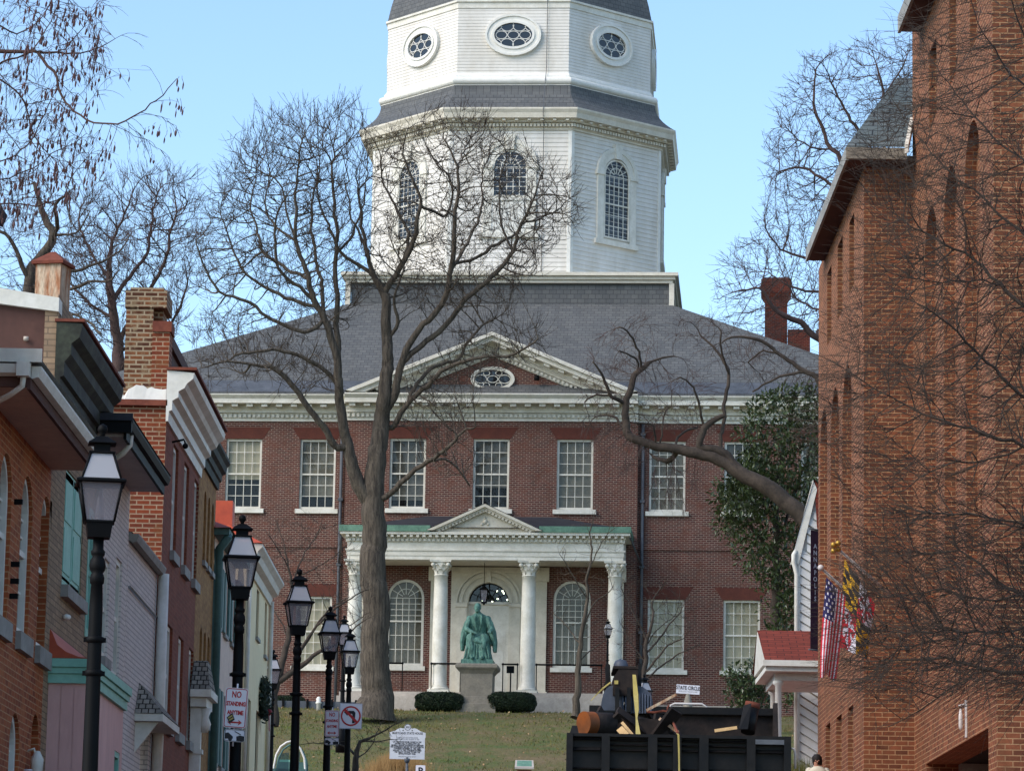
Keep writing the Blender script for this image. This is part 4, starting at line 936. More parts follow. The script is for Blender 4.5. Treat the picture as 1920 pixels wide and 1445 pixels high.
def loft(mb, secs, n=28, fold=0.0, nf=9, sd=0):
    V = []
    for i, (c, rx, ry, pw) in enumerate(secs):
        for j in range(n):
            a = 2 * math.pi * j / n; k = 1 + fold * math.sin(nf * a + i * .7 + sd) * (1 if i < len(secs) - 1 else .2)
            ca, sa = math.cos(a), math.sin(a); e = 2 / pw
            V.append((c[0] + rx * k * math.copysign(abs(ca) ** e, ca), c[1] + ry * k * math.copysign(abs(sa) ** e, sa), c[2]))
    F = [(i * n + j, i * n + (j + 1) % n, (i + 1) * n + (j + 1) % n, (i + 1) * n + j) for i in range(len(secs) - 1) for j in range(n)]
    F += [tuple(range(n))[::-1], tuple((len(secs) - 1) * n + j for j in range(n))]
    mb.faces(V, F, 0, True)
mb = MB()
# skirt of the robe falling from the knees, lap, torso leaning forward
loft(mb, [((0, -.12, .2), .64, .5, 2.6), ((0, -.13, .34), .6, .46, 2.6), ((0, -.16, .75), .52, .42, 2.8), ((0, -.14, 1.12), .5, .44, 3.0), ((0, -.06, 1.3), .44, .38, 2.5)], 56, .06, 13)
loft(mb, [((0, .24, 1.05), .44, .34, 2.4), ((0, .2, 1.4), .38, .27, 2.3), ((0, .1, 1.7), .38, .25, 2.3), ((0, .0, 1.98), .4, .24, 2.2), ((0, -.07, 2.14), .37, .2, 2.1), ((-.01, -.1, 2.24), .2, .15, 2), ((-.02, -.14, 2.32), .1, .1, 2)], 40, .035, 11, 1)
for s in (-1, 1):
    blob(mb, [(s * .22, .15, 1.16), (s * .3, -.48, 1.16), (s * .26, -.54, .7), (s * .23, -.5, .3)], [.22, .205, .15, .12])
    blob(mb, [(s * .2, -.56, .26), (s * .22, -.76, .23)], [.08, .06])
for k in range(9):
    x = -.48 + .12 * k; mb.tube([(x * .7, -.58, 1.1 - .1 * abs(x)), (x * .92, -.6, .7), (x * 1.15, -.6 + .03 * (k % 2), .22)], [.025, .035, .055], 6)
mb.tube([(-.42, -.5, 1.22), (-.1, -.62, .98), (.2, -.62, .9), (.48, -.5, 1.1)], [.04, .05, .05, .04], 6)
# wide hanging sleeves
loft(mb, [((-.7, .02, .62), .08, .24, 2), ((-.68, .02, 1.0), .13, .26, 2), ((-.58, .0, 1.45), .18, .24, 2), ((-.46, -.02, 1.88), .16, .2, 2), ((-.34, -.04, 2.12), .1, .14, 2)], 20, .09, 6)
loft(mb, [((.74, .0, .56), .08, .24, 2), ((.71, .0, 1.0), .13, .26, 2), ((.6, -.01, 1.45), .18, .24, 2), ((.47, -.02, 1.88), .16, .2, 2), ((.35, -.04, 2.12), .1, .14, 2)], 20, .09, 6, 2)
blob(mb, [(-.4, -.04, 2.02), (-.52, -.18, 1.55), (-.2, -.58, 1.36)], [.15, .13, .085]); blob(mb, [(.4, -.04, 2.02), (.58, -.16, 1.52), (.54, -.55, 1.42)], [.15, .13, .085])
# hands: right on the lap, left on the chair arm
for hx, hy, hz_, dx in ((-.16, -.64, 1.36, .5), (.54, -.6, 1.4, .05)):
    mb.ball((hx, hy, hz_), .08, 10, sz=.7)
    for k in range(4):
        o_ = (k - 1.5) * .038
        blob(mb, [(hx + dx * .06 + o_, hy - .05, hz_ + .02), (hx + dx * .13 + o_, hy - .12 - .01 * (k % 2), hz_ - .01), (hx + dx * .15 + o_, hy - .14, hz_ - .07 - .01 * (k == 1))], [.021, .019, .016], 6)
    blob(mb, [(hx - .06, hy - .02, hz_), (hx - .09, hy - .08, hz_ - .02), (hx - .08, hy - .12, hz_ - .05)], [.023, .02, .017], 6)
# collar bands
for s in (-1, 1): mb.tube([(s * .1, -.2, 2.26), (s * .15, -.3, 2.05), (s * .12, -.26, 1.75), (s * .05, -.16, 1.5)], [.035, .05, .045, .03], 6)
# neck and head, bowed
blob(mb, [(-.02, -.12, 2.24), (-.03, -.18, 2.38)], [.1, .09])
loft(mb, [((-.05, -.27, 2.28), .055, .06, 2), ((-.05, -.26, 2.32), .095, .11, 2), ((-.05, -.23, 2.42), .12, .15, 2), ((-.05, -.2, 2.52), .13, .165, 2), ((-.05, -.17, 2.6), .115, .145, 2), ((-.05, -.16, 2.66), .06, .08, 2)], 20)
mb.tube([(-.05, -.36, 2.5), (-.05, -.42, 2.42)], [.02, .034], 6); mb.tube([(-.1, -.36, 2.37), (0, -.36, 2.37)], [.014, .014], 5)
mb.tube([(-.13, -.33, 2.51), (-.05, -.37, 2.525), (.03, -.33, 2.51)], [.02, .026, .02], 6)
for s in (-1, 1): mb.ball((-.05 + s * .05, -.345, 2.48), .018, 6); mb.ball((-.05 + s * .13, -.19, 2.47), .04, 8, sz=1.4)
fig = mb.build('figure', 'bronze_green', st)
rm = fig.modifiers.new('remesh', 'REMESH'); rm.mode = 'VOXEL'; rm.voxel_size = .02; rm.use_smooth_shade = True
sm_ = fig.modifiers.new('smooth', 'SMOOTH'); sm_.iterations = 2; sm_.factor = .5
mb = MB(); loft(mb, [((-.05, -.16, 2.52), .15, .17, 2), ((-.05, -.15, 2.56), .155, .175, 2), ((-.05, -.14, 2.64), .13, .15, 2), ((-.05, -.13, 2.7), .07, .09, 2), ((-.05, -.13, 2.72), .02, .03, 2)], 24, .04, 7); mb.build('hair', 'bronze_green', st)
# hedges
def hedge(u0, u1, v0, v1, Y, label, dp=1.3, seed=1, n=9000, ls=.045):
    a, b = P(u0, v0, Y), P(u1, v1, Y); c = Vector(((a.x + b.x) / 2, Y, (a.z + b.z) / 2)); rx, rz_, ry = (b.x - a.x) / 2, (a.z - b.z) / 2, dp / 2
    t = thing('hedge', label, 'hedge', (c.x, c.y, b.z), 'clipped evergreen hedges'); r_ = random.Random(seed)
    mb = MB(); mb.ball(c, 1, 16); V = [((x - c.x), (y - c.y), (z - c.z)) for x, y, z in mb.v]
    def se(d, k=1.0):
        m = (abs(d[0]) ** 4 + abs(d[1]) ** 4 + abs(d[2]) ** 4) ** .25; return (c.x + d[0] / m * rx * k, c.y + d[1] / m * ry * k, c.z + d[2] / m * rz_ * k)
    mb.v = [se(d, .93) for d in V]; core = mb.build('branches', 'leaf_hedge', t)
    mb = MB()
    for _ in range(n):
        d = Vector((r_.gauss(0, 1), r_.gauss(0, 1), r_.gauss(0, 1))).normalized()
        if d.y > .5: continue
        p = Vector(se(d, r_.uniform(.92, 1.03) + .02 * math.sin(d.x * 9 + d.z * 7)));  n1 = Vector((r_.gauss(0, 1), r_.gauss(0, 1), r_.gauss(0, 1))).normalized(); n2 = n1.orthogonal().normalized()
        s = ls * r_.uniform(.6, 1.2); mb.face([p - n1 * s, p + n2 * s * .5, p + n1 * s, p - n2 * s * .5])
    mb.build('foliage', 'leaf_hedge', t)
hedge(780, 869, 1297, 1334, 153.6, 'clipped dark hedge left of the statue pedestal', seed=1)
hedge(915, 1004, 1297, 1334, 153.6, 'clipped dark hedge right of the statue pedestal', seed=2)
hedge(512, 572, 1304, 1332, 156, 'clipped hedge by the lower brick wall, behind the third street lamp', seed=3)
p = P(957, 1291, 155)
t = thing('floodlight', 'black box floodlight on a thin post right of the statue', 'floodlight', (p.x, p.y, ZT - .1)); q = P(957, 1255, 155)
mb = MB(); mb.tube([(p.x, p.y, ZT - .1), (p.x, p.y, q.z)], .035, 6); mb.build('post', 'black_iron', t)
mb = MB(); mb.hexa([(q.x - .17, q.y - .12, q.z - .16), (q.x + .17, q.y - .12, q.z - .16), (q.x + .13, q.y + .12, q.z - .12), (q.x - .13, q.y + .12, q.z - .12), (q.x - .17, q.y - .12, q.z + .16), (q.x + .17, q.y - .12, q.z + .16), (q.x + .13, q.y + .12, q.z + .14), (q.x - .13, q.y + .12, q.z + .14)]); mb.build('housing', 'black_iron', t)
p = P(597, 1332, 152.5)
t = thing('bollard', 'small white bollard on the grass before the dark low fence', 'bollard', p)
mb = MB(); mb.lathe([(.09, -.2), (.09, .3), (.13, .32), (.13, .38), (.09, .42), (.11, .52), (.06, .6), (.01, .62)], p, 12); mb.build('body', 'white_paint', t)
p0, p1 = P(508, 1331, 155), P(690, 1331, 155); h = P(508, 1309, 155).z - p0.z
t = thing('low_fence', 'dark low fence at the foot of the brick wall left of the tree', 'fence', p0)
mb = MB(); mb.box(p0.x, p1.x, 155, 155.06, p0.z - .3, p0.z + h - .08); mb.build('panel', 'lead_grey', t)
for i in range(9):
    x = p0.x + (p1.x - p0.x) * i / 8; mb = MB(); mb.box(x - .05, x + .05, 154.92, 154.998, p0.z - .3, p0.z + h); mb.build('post', 'black_iron', t)
# cart with clear windscreen and hooped canopy frame
c0 = P(543, 1445, 97); bz = roadz(97)
t = thing('pedal_cart', 'cart with arched canopy hoops and a pale green clear windscreen behind a lamp post', 'cart', (c0.x, c0.y, bz))
X = lambda u: P(u, 1440, 97).x; Zv = lambda v: P(543, v, 97).z
for yo, col in ((0, 'white_paint'), (1.1, 'teal_dark')):
    mb = MB(); pts = [(X(513), 97 + yo, bz + .5), (X(513.5), 97 + yo, Zv(1436)), (X(517), 97 + yo, Zv(1415)), (X(525), 97 + yo, Zv(1399)), (X(536), 97 + yo, Zv(1391)), (X(543), 97 + yo, Zv(1389)), (X(552), 97 + yo, Zv(1391)), (X(562), 97 + yo, Zv(1402)), (X(570), 97 + yo, Zv(1420)), (X(572), 97 + yo, Zv(1440)), (X(572), 97 + yo, bz + .5)]
    mb.tube(pts, .03, 6); mb.build('canopy_hoop', col, t)
mb = MB(); mb.faces([(X(515), 96.8, Zv(1450)), (X(541), 96.8, Zv(1450)), (X(541), 97.1, Zv(1409)), (X(526), 97.1, Zv(1411))], [(0, 1, 2, 3)]); mb.faces([(X(554), 96.9, Zv(1450)), (X(560), 96.9, Zv(1450)), (X(562), 97.1, Zv(1408)), (X(554), 97.1, Zv(1406))], [(0, 1, 2, 3)]); mb.build('windscreen', 'teal_glass', t)
mb = MB(); mb.box(X(516), X(541), 98.6, 98.64, Zv(1448), Zv(1416)); mb.build('rear_panel', 'teal_paint', t)
mb = MB(); mb.box(X(512), X(573), 96.9, 98.7, bz + .45, bz + .75); mb.box(X(514), X(571), 97.9, 98.6, bz + .75, bz + 1.0); mb.build('body', 'teal_dark', t)
for x in (X(511), X(574)):
    mb = MB(); mb.tube([(x - .03, 97.8, bz + .33), (x + .03, 97.8, bz + .33)], .33, 18); mb.build('wheel', 'black_iron', t)
# ================================================================== LEFT ROW OF HOUSES (street fronts near x = -6)
def ML(x0): return lambda a, z, d: (x0 - d, a, z)
def yz(u, v, X): p = PX(u, v, X); return p.y, p.z
GZ = lambda y: ground(y) - .4
def side_wall(mb, Y, xa, xb, z0, z1, mi=0): mb.face([(xa, Y, z0), (xb, Y, z0), (xb, Y, z1), (xa, Y, z1)], mi)
def shell(root, wallmat, sidemat, X, y0, y1, zt, ops, depth=.1, back=-15.0, zside=None, name='wall'):
    z0 = GZ(y0); zs = zside or zt
    mb = MB(); wall(mb, ML(X), y0, y1, z0, zt, ops, depth); mb.build('street_wall', wallmat, root)
    mb = MB(); side_wall(mb, y0 + .002, back, X - .002, z0, zs); mb.build('side_wall', sidemat, root)
    mb = MB(); side_wall(mb, y1 - .002, back, X - .002, z0, zs); mb.face([(back, y0, z0), (back, y1, z0), (back, y1, zs), (back, y0, zs)]); mb.build('rear_wall', sidemat, root)
def house(label, y0, y1, X=-6.0): return thing('terraced_house', label, 'house', (X, (y0 + y1) / 2, ground((y0 + y1) / 2)))
# ---- nearest: orange brick with arched windows
B = house('orange brick house with tall arched windows and a deep brown soffit, nearest on the left', 39.3, 44.5)
X0 = -6.0; ML1 = ML(X0)
ups = [(41.95 + dy, 42.95 + dy, 4.28, 6.22, True) for dy in (-1.82, 0, 1.74)]
lows = [(41.75, 42.62, 1.1, 3.32, True), (43.62, 44.3, 1.1, 3.45, True, .3)]
shell(B, 'brick_orange', 'brick_orange', X0, 38.9, 44.5, 6.62, ups + lows, .14, zside=6.6)
for o in ups: window(B, ML1, *o[:4], arch=True, cols=2, ru=2, rl=2, fr=.07, mun=.03, d=.12, fm='white_paint', sill=(.06, .22, .07), sm='grey_trim', fan=False)
window(B, ML1, *lows[0][:4], arch=True, cols=2, ru=2, rl=2, fr=.09, d=.12, fm='white_paint', fan=False)
mb = MB(); mb.mbox(ML1, 43.63, 44.29, 1.1, 3.1, .18, .26); dd = mb.build('door', 'deep_red', B)
mb = MB(); mb.ball((X0 + .02 - .16, 43.75, 2.1), .05, 8); mb.build('handle', 'brass', dd)
mb = MB(); mb.face([ML1(43.6, 1, .29), ML1(44.32, 1, .29), ML1(44.32, 3.4, .29), ML1(43.6, 3.4, .29)]); mb.build('transom', 'dark_in', B)
EX = -5.45
mb = MB(); mb.box(-9, EX, 38.3, 44.48, 6.603, 6.66); mb.build('soffit', 'soffit_brown', B)
mb = MB(); mb.box(EX - .02, EX + .02, 38.28, 44.48, 6.58, 6.86); mb.box(-9, EX - .02, 38.26, 38.3, 6.6, 6.8); mb.build('fascia', 'brown_wall', B)
mb = MB()
gp = [(0, 0), (-.02, -.1), (.03, -.14), (.1, -.12), (.13, -.03), (.13, 0)]
def gutter(mb, xo, y0, y1, z, mi=0): mb.prism([(xo + a, y0, z + b) for a, b in gp], [(xo + a, y1, z + b) for a, b in gp], mi)
gutter(mb, EX, 38.3, 44.46, 6.84); mb.build('gutter', 'white_trim', B)
mb = MB(); mb.prism([(-9, 38.26 - b, 6.84 + c) for b, c in ((0, 0), (0, -.1), (.04, -.13), (.11, -.1), (.12, 0))], [(EX - .1, 38.26 - b, 6.84 + c) for b, c in ((0, 0), (0, -.1), (.04, -.13), (.11, -.1), (.12, 0))])
gx = PX(55, 712, EX).x; mb.box(EX - .12, EX + .02, 38.1, 38.255, 6.7, 6.86)
mb.tube([(EX - .05, 38.18, 6.7), (EX - .06, 38.2, 6.6), (EX - .2, 38.3, 6.52), (EX - .52, 38.6, 6.42), (EX - .55, 38.75, 6.3), (EX - .55, 38.8, 1.2)], .035, 6); mb.build('gutter_end', 'white_trim', B)
mb = MB(); zr = 7.9
mb.faces([(-9.4, 38.2, 6.9), (EX + .14, 38.2, 6.9), (EX + .14, 44.48, 6.9), (-9.4, 44.48, 6.9), (-8.2, 40.4, zr), (-8.2, 44.48, zr)], [(0, 1, 4), (1, 2, 5, 4), (0, 4, 5, 3)]); mb.box(-9.4, EX + .142, 38.19, 38.23, 6.87, 7.02); mb.build('roof', 'white_trim', B)
# brick wall iron ties and wall lamp on this house
mb = MB()
for y, z in ((41.35, 5.75), (41.3, 5.0), (41.3, 4.8), (41.28, 4.62)): mb.box(X0, X0 + .1, y - .03, y + .03, z - .03, z + .03)
mb.build('iron_ties', 'black_iron', B)
wl = thing('wall_lantern', 'pale lantern beside the red arched door of the orange brick house', 'lantern', (X0 + .2, 44.2, 2.6))
mb = MB(); mb.tube([(X0, 43.35, 2.95), (X0 + .08, 43.35, 2.98), (X0 + .1, 43.35, 2.9)], .015, 5); mb.lathe([(.03, .1), (.08, 0), (.07, -.16), (.03, -.24)], (X0 + .12, 43.36, 2.85), 8); mb.build('lantern', 'white_trim', wl)
sg = thing('shop_sign', 'small white hanging board at the foot of the orange brick wall', 'sign', (X0, 43.2, 2.2))
mb = MB(); mb.box(X0 + .02, X0 + .1, 42.85, 43.45, 2.0, 2.62); mb.tube([(X0, 43.1, 2.7), (X0 + .1, 43.1, 2.7)], .012, 5); mb.build('board', 'sign_white', sg)
# ---- tan brick shop house with brown flank, green cornice and pink shopfront
B = house('tall tan brick house with brown painted flank, green cornice and pink shopfront', 44.5, 49.2)
ML2 = ML(X0)
o1 = (45.92, 47.95, 5.3, 6.85, False); o2 = (48.55, 49.1, 4.9, 6.7, False)
shell(B, 'brick_tan', 'brown_wall', X0, 44.5, 49.3, 8.9, [o1, o2], .12, zside=8.72)
mb = MB(); mb.box(X0 - .16, X0 + .012, 44.47, 44.6, 6.95, 8.7); mb.build('quoin_strip', 'brick_tan', B)
za, zb_ = P(0, 560, 44.5).z, P(100, 583, 44.5).z
mb = MB(); mb.hexa([(-9.5, 44.42, za - .1 + .35), (X0 + .02, 44.42, zb_ - .02), (X0 + .02, 44.75, zb_ - .02), (-9.5, 44.75, za + .25), (-9.5, 44.42, za + .55), (X0 + .02, 44.42, zb_ + .16), (X0 + .02, 44.75, zb_ + .16), (-9.5, 44.75, za + .55)]); mb.build('coping', 'white_trim', B)
mb = MB(); mb.face([(-9.5, 44.501, 8.6), (X0 - .003, 44.501, 8.6), (X0 - .003, 44.501, zb_), (-9.5, 44.501, za + .25)]); mb.face([(-9.5, 44.75, za + .3), (X0, 44.75, 8.9), (X0, 49.3, 8.9), (-9.5, 49.3, za + .3)]); mb.build('gable_top', 'brown_wall', B)
mb = MB(); mb.tube([(X0 - .42, 44.46, 8.3), (X0 - .36, 44.46, 8.3)], .03, 4)
mb.build('patch', 'stone_pale', B)
# teal window with inside shutters
q = window(B, ML2, *o1[:4], cols=2, ru=1, rl=1, fr=.12, d=.09, fm='teal_paint', gm='teal_glass', sill=(.08, .16, .1), sm='grey_trim')
mb = MB()
for y in (45.96, 46.96):
    mb = MB(); mb.mbox(ML2, y, y + .94, 5.4, 6.82, .02, .05)
    for k in range(2): mb.mbox(ML2, y + .1, y + .84, 5.5 + .68 * k, 6.08 + .64 * k, .008, .02)
    mb.build('shutter', 'teal_paint', q)
q = window(B, ML2, *o2[:4], cols=1, ru=1, rl=1, fr=.1, d=.06, fm='teal_paint', gm='teal_glass')
mb = MB(); mb.tube([(X0 + .06, 49.15, 8.0), (X0 + .06, 49.15, 3.4)], .05, 6); mb.build('downspout', 'teal_dark', B)
def cornice_run(prof, y0, y1, X, mat, parent, name='cornice'):
    mb = MB(); mb.prism([(X + a, y0, z) for a, z in prof], [(X + a, y1, z) for a, z in prof]); return mb.build(name, mat, parent)
cornice_run([(0, 7.55), (.07, 7.55), (.07, 7.8), (.12, 7.82), (.12, 8.0), (.2, 8.1), (.2, 8.24), (.3, 8.32), (.33, 8.45), (.33, 8.5), (0, 8.52)], 44.42, 49.3, X0, 'cornice_green', B)
mb = MB(); mb.box(X0 - .02, X0 + .36, 44.4, 49.3, 8.522, 8.56); mb.build('cornice_cap', 'rust_cap', B)
# pink shopfront
XS = -5.5
sops = [(48.35, 49.0, 2.0, 3.32, False)]
mb = MB(); wall(mb, ML(XS), 45.0, 49.25, GZ(45), 3.95, sops, .1)
n = 3
for i in range(n): 
    a = X0 + (XS - X0) * i / n; b = X0 + (XS - X0) * (i + 1) / n
    mb.face([(a + .004, 45.0, GZ(45)), (b - .004, 45.0, GZ(45)), (b - .004, 45.0, 3.95), (a + .004, 45.0, 3.95)])
mb.face([(X0, 45.012, GZ(45)), (XS, 45.012, GZ(45)), (XS, 45.012, 3.95), (X0, 45.012, 3.95)])
sf = mb.build('shopfront', 'pink_paint', B)
mb = MB()
for x0, x1, z0, z1 in ((.05, .05, 3.93, 4.05), (.08, .08, 4.053, 4.13), (.11, .11, 4.133, 4.24)): mb.box(X0 - .05, XS + x0, 45.0 - x1, 49.27, z0, z1)
mb.build('shopfront_cornice', 'teal_paint', sf)
window(B, ML(XS), *sops[0][:4], cols=3, ru=1, rl=1, fr=.08, d=.08, fm='teal_paint', gm='pane_dark', name='shop_window')
mb = MB(); pr = [(X0, 4.25), (XS + .08, 4.25), (XS - .12, 4.27), (X0 + .22, 4.33), (X0 + .1, 4.42), (X0 + .03, 4.58), (X0, 4.62)]
mb.prism([(x, 44.96, z) for x, z in pr], [(x, 49.26, z) for x, z in pr]); mb.build('shopfront_roof', 'red_roof_metal', B)
mb = MB(); mb.lathe([(.04, 0), (.06, .03), (.05, .06), (.0, .08)], (X0 + .06, 46.1, 4.86), 8); mb.build('security_light', 'white_paint', B)
# rusty flue
c0, c1 = P(98, 553, 47.2), P(98, 497, 47.2)
fl_ = thing('metal_flue', 'rust streaked square flue with a pyramid cap on the tan house roof', 'chimney', (c0.x, 47.2, c0.z - .5))
w = (P(126, 540, 47.2).x - P(66, 540, 47.2).x) / 2 / 1.2
mb = MB(); mb.lathe([(w, c0.z - .7), (w, c1.z)], (c0.x, 47.2, 0), 4, math.pi / 4 - .25, smooth=False, apo=True); mb.build('stack', 'rust', fl_)
mb = MB(); zc = P(98, 473, 47.2).z; mb.lathe([(w * 1.25, c1.z - .02), (w * 1.27, c1.z + .02), (.03, zc)], (c0.x, 47.2, 0), 4, math.pi / 4 - .25, smooth=False, apo=True); mb.build('cap', 'rust_cap', fl_)
# ---- white painted brick, deep black eave
B = house('white painted brick house with deep grey soffit and black gutter', 49.3, 54.0)
X3 = -6.05
ops = [(51.0, 51.7, 4.86, 6.3, False), (52.5, 53.3, 4.72, 6.5, False)]
shell(B, 'brick_white', 'brick_white', X3, 49.3, 54.0, 7.72, ops, .12, zside=7.7)
for o in ops: window(B, ML(X3), *o[:4], cols=1, ru=1, rl=1, fr=.08, d=.1, sill=(.05, .14, .07), sm='grey_trim')
mb = MB(); mb.box(X3 - 2, -5.52, 48.6, 54.0, 7.7, 7.75); mb.build('soffit', 'soffit_grey', B)
mb = MB(); mb.box(-5.56, -5.518, 48.55, 54.0, 7.66, 7.93); gutter(mb, -5.56, 48.5, 54.0, 7.93); mb.box(-6.3, -5.44, 48.42, 48.53, 7.74, 7.94); mb.build('gutter', 'black_iron', B)
mb = MB(); mb.faces([(-5.42, 48.4, 7.95), (-5.42, 54.02, 7.95), (-8.6, 54.02, 8.5), (-8.6, 48.4, 8.5)], [(0, 1, 2, 3)]); mb.box(-8.6, -5.42, 48.38, 48.42, 7.9, 8.0); mb.build('roof', 'roof_dark', B)
mb = MB(); mb.tube([(-5.52, 49.1, 7.82), (-5.53, 49.1, 7.66), (-5.62, 49.12, 7.55), (X3 + .1, 49.5, 7.42), (X3 + .06, 49.6, 7.2), (X3 + .06, 49.6, 3.4)], .042, 8); mb.build('downspout', 'white_trim', B)
# ---- lower white brick house with shingled door hood
B = house('low white painted brick house with a wood shingled hood over its door', 54.0, 58.5)
ops = [(56.8, 58.0, 2.2, 4.4, False, .25)]
shell(B, 'brick_white', 'brick_white', X3, 54.02, 58.5, 7.0, ops, .12, zside=7.0)
mb = MB(); mb.mbox(ML(X3), 56.85, 57.95, 2.2, 4.35, .16, .24); mb.build('door', 'black_steel', B)
mb = MB(); gutter(mb, X3 + .02, 54.1, 58.5, 7.06); mb.box(X3 - .3, X3 + .03, 54.06, 58.5, 6.95, 7.08); mb.build('gutter', 'grey_trim', B)
mb = MB(); mb.faces([(X3 + .05, 54.05, 7.08), (X3 + .05, 58.5, 7.08), (-8.5, 58.5, 7.5), (-8.5, 54.05, 7.5)], [(0, 1, 2, 3)]); mb.build('roof', 'roof_dark', B)
mb = MB(); mb.tube([(X3 + .12, 58.4, 6.95), (X3 + .12, 58.4, 4.2), (X3 + .1, 58.4, 2.8)], .09, 8); mb.build('downspout', 'white_trim', B)
mb = MB(); mb.tube([(X3 + .03, 54.2, 6.25), (X3 + .03, 58.4, 6.22)], .02, 4); mb.build('cable', 'grey_trim', B)
hp = [(X3, 4.95), (X3 + .5, 4.47)]
mb = MB(); za, zb_ = 4.95, 4.42; xo = X3 + .46
mb.faces([(X3, 55.75, zb_), (xo, 55.75, zb_), (xo, 58.6, zb_), (X3, 58.6, zb_), (X3, 56.3, za), (X3, 58.0, za)], [(0, 1, 4), (1, 2, 5, 4), (2, 3, 5)]); hd = mb.build('door_hood', 'shingle', B)
mb = MB(); mb.box(X3, xo - .01, 55.77, 58.58, zb_ - .12, zb_ - .004); mb.build('hood_frame', 'white_trim', hd)
mb = MB()
mb.prism([(X3, 55.9, zb_ - .13), (X3 + .36, 55.9, zb_ - .13), (X3, 55.9, zb_ - .62)], [(X3, 56.0, zb_ - .13), (X3 + .36, 56.0, zb_ - .13), (X3, 56.0, zb_ - .62)]); mb.build('hood_bracket', 'white_trim', hd)
# ---- plum brick house, white cornice, chimneys on its flank
B = house('plum brick house with white cornice and tall mottled chimney', 58.6, 65.0)
uo = [(60.0 + i * 2.05, 60.95 + i * 2.05, 7.55, 9.42, False) for i in range(3)]; lo = [(60.0 + i * 2.05, 60.95 + i * 2.05, 4.6, 6.3, False) for i in range(3)]
mb = MB(); wall(mb, ML(X0), 58.6, 65.0, GZ(58), 10.3, uo + lo, .14); mb.build('street_wall', 'brick_plum', B)
for o in uo + lo: window(B, ML(X0), *o[:4], cols=2, ru=2, rl=2, fr=.07, d=.12, fm='white_paint', sill=(.06, .17, .08), sm='grey_trim')
pa, pb = P(195, 760, 58.6), P(322, 760, 58.6)
side = MB(); zs = pa.z; side_wall(side, 58.6, -13, X0, GZ(58), zs); side.build('side_wall', 'brick_side', B); side = MB(); side.face([(-13, 65, GZ(58)), (X0, 65, GZ(58)), (X0, 65, 10.2), (-13, 65, 10.2)]); side.build('rear_wall', 'brick_side', B)
mb = MB(); mb.box(-7.5, X0 + .02, 58.5, 58.64, zs, zs + .1); mb.build('coping', 'rust_cap', B)
cl, cr, ct, cb = P(240, 545, 58.9), P(291, 545, 58.9), P(240, 545, 58.9), P(240, 745, 58.9)
mb = MB(); mb.box(cl.x, cr.x, 58.75, 59.45, zs, ct.z - .32); mb.box(cl.x - .02, P(315, 560, 58.9).x, 58.72, 59.7, ct.z - .32, ct.z - .02); mb.box(cl.x + .05, P(308, 560, 58.9).x, 58.8, 59.65, ct.z - .02, ct.z + .04); mb.box(cr.x, P(305, 600, 58.9).x, 58.95, 59.6, zs + .6, ct.z - .32); mb.build('chimney', 'brick_old', B)
pt = P(322, 605, 58.8)
mb = MB(); mb.box(cr.x + .004, X0 - .0, 58.7, 59.2, zs, pt.z - .18); mb.build('parapet_pier', 'brick_side', B)
mb = MB(); mb.box(cr.x + .002, X0 + .03, 58.66, 59.24, pt.z - .18, pt.z - .0); mb.build('pier_cap', 'rust_cap', B)
mb = MB(); mb.box(X0 - .38, X0 - .06, 59.2, 65.0, 10.2, pt.z - .35); mb.box(X0 - .42, X0 - .0, 59.2, 65.0, pt.z - .35, pt.z - .15); mb.build('parapet', 'brown_wall', B)
fr_ = random.Random(4)
mb = MB(); xa, xb = P(212, 740, 58.7).x, P(312, 740, 58.7).x; zt_, zb2 = P(260, 726, 58.7).z, zs + .1
N = 14; tops = [zt_ + fr_.uniform(-.04, .05) - (.12 if i < 4 else 0) for i in range(N + 1)]
for i in range(N):
    a, b = xa + (xb - xa) * i / N, xa + (xb - xa) * (i + 1) / N
    mb.hexa([(a, 58.66, zb2), (b, 58.66, zb2), (b, 58.75, zb2), (a, 58.75, zb2), (a, 58.69, tops[i]), (b, 58.69, tops[i + 1]), (b, 58.75, tops[i + 1]), (a, 58.75, tops[i])])
mb.build('flashing', 'white_paint', B)
mb = MB(); mb.faces([(-13, 58.7, zs + .1), (X0, 58.7, zs + .1), (X0, 65, zs + .5), (-13, 65, zs + .5)], [(0, 1, 2, 3)]); mb.build('roof', 'lead_grey', B)
cornice_run([(0, 9.55), (.04, 9.55), (.05, 9.72), (.1, 9.74), (.1, 9.9), (.2, 9.96), (.2, 10.06), (.3, 10.12), (.34, 10.2), (.44, 10.28), (.46, 10.38), (0, 10.42)], 58.5, 65.02, X0, 'white_trim', B)
mb = MB(); mb.box(X0 - .01, X0 + .5, 58.46, 65.02, 10.423, 10.47); mb.build('cornice_cap', 'rust_cap', B)
mb = MB(); mb.tube([(X0 + .05, 59.2, 9.3), (X0 + .25, 59.2, 9.35), (X0 + .28, 59.2, 9.28)], .02, 5); mb.ball((X0 + .28, 59.2, 9.24), .05, 8)
mb.build('wall_hook', 'black_iron', B)
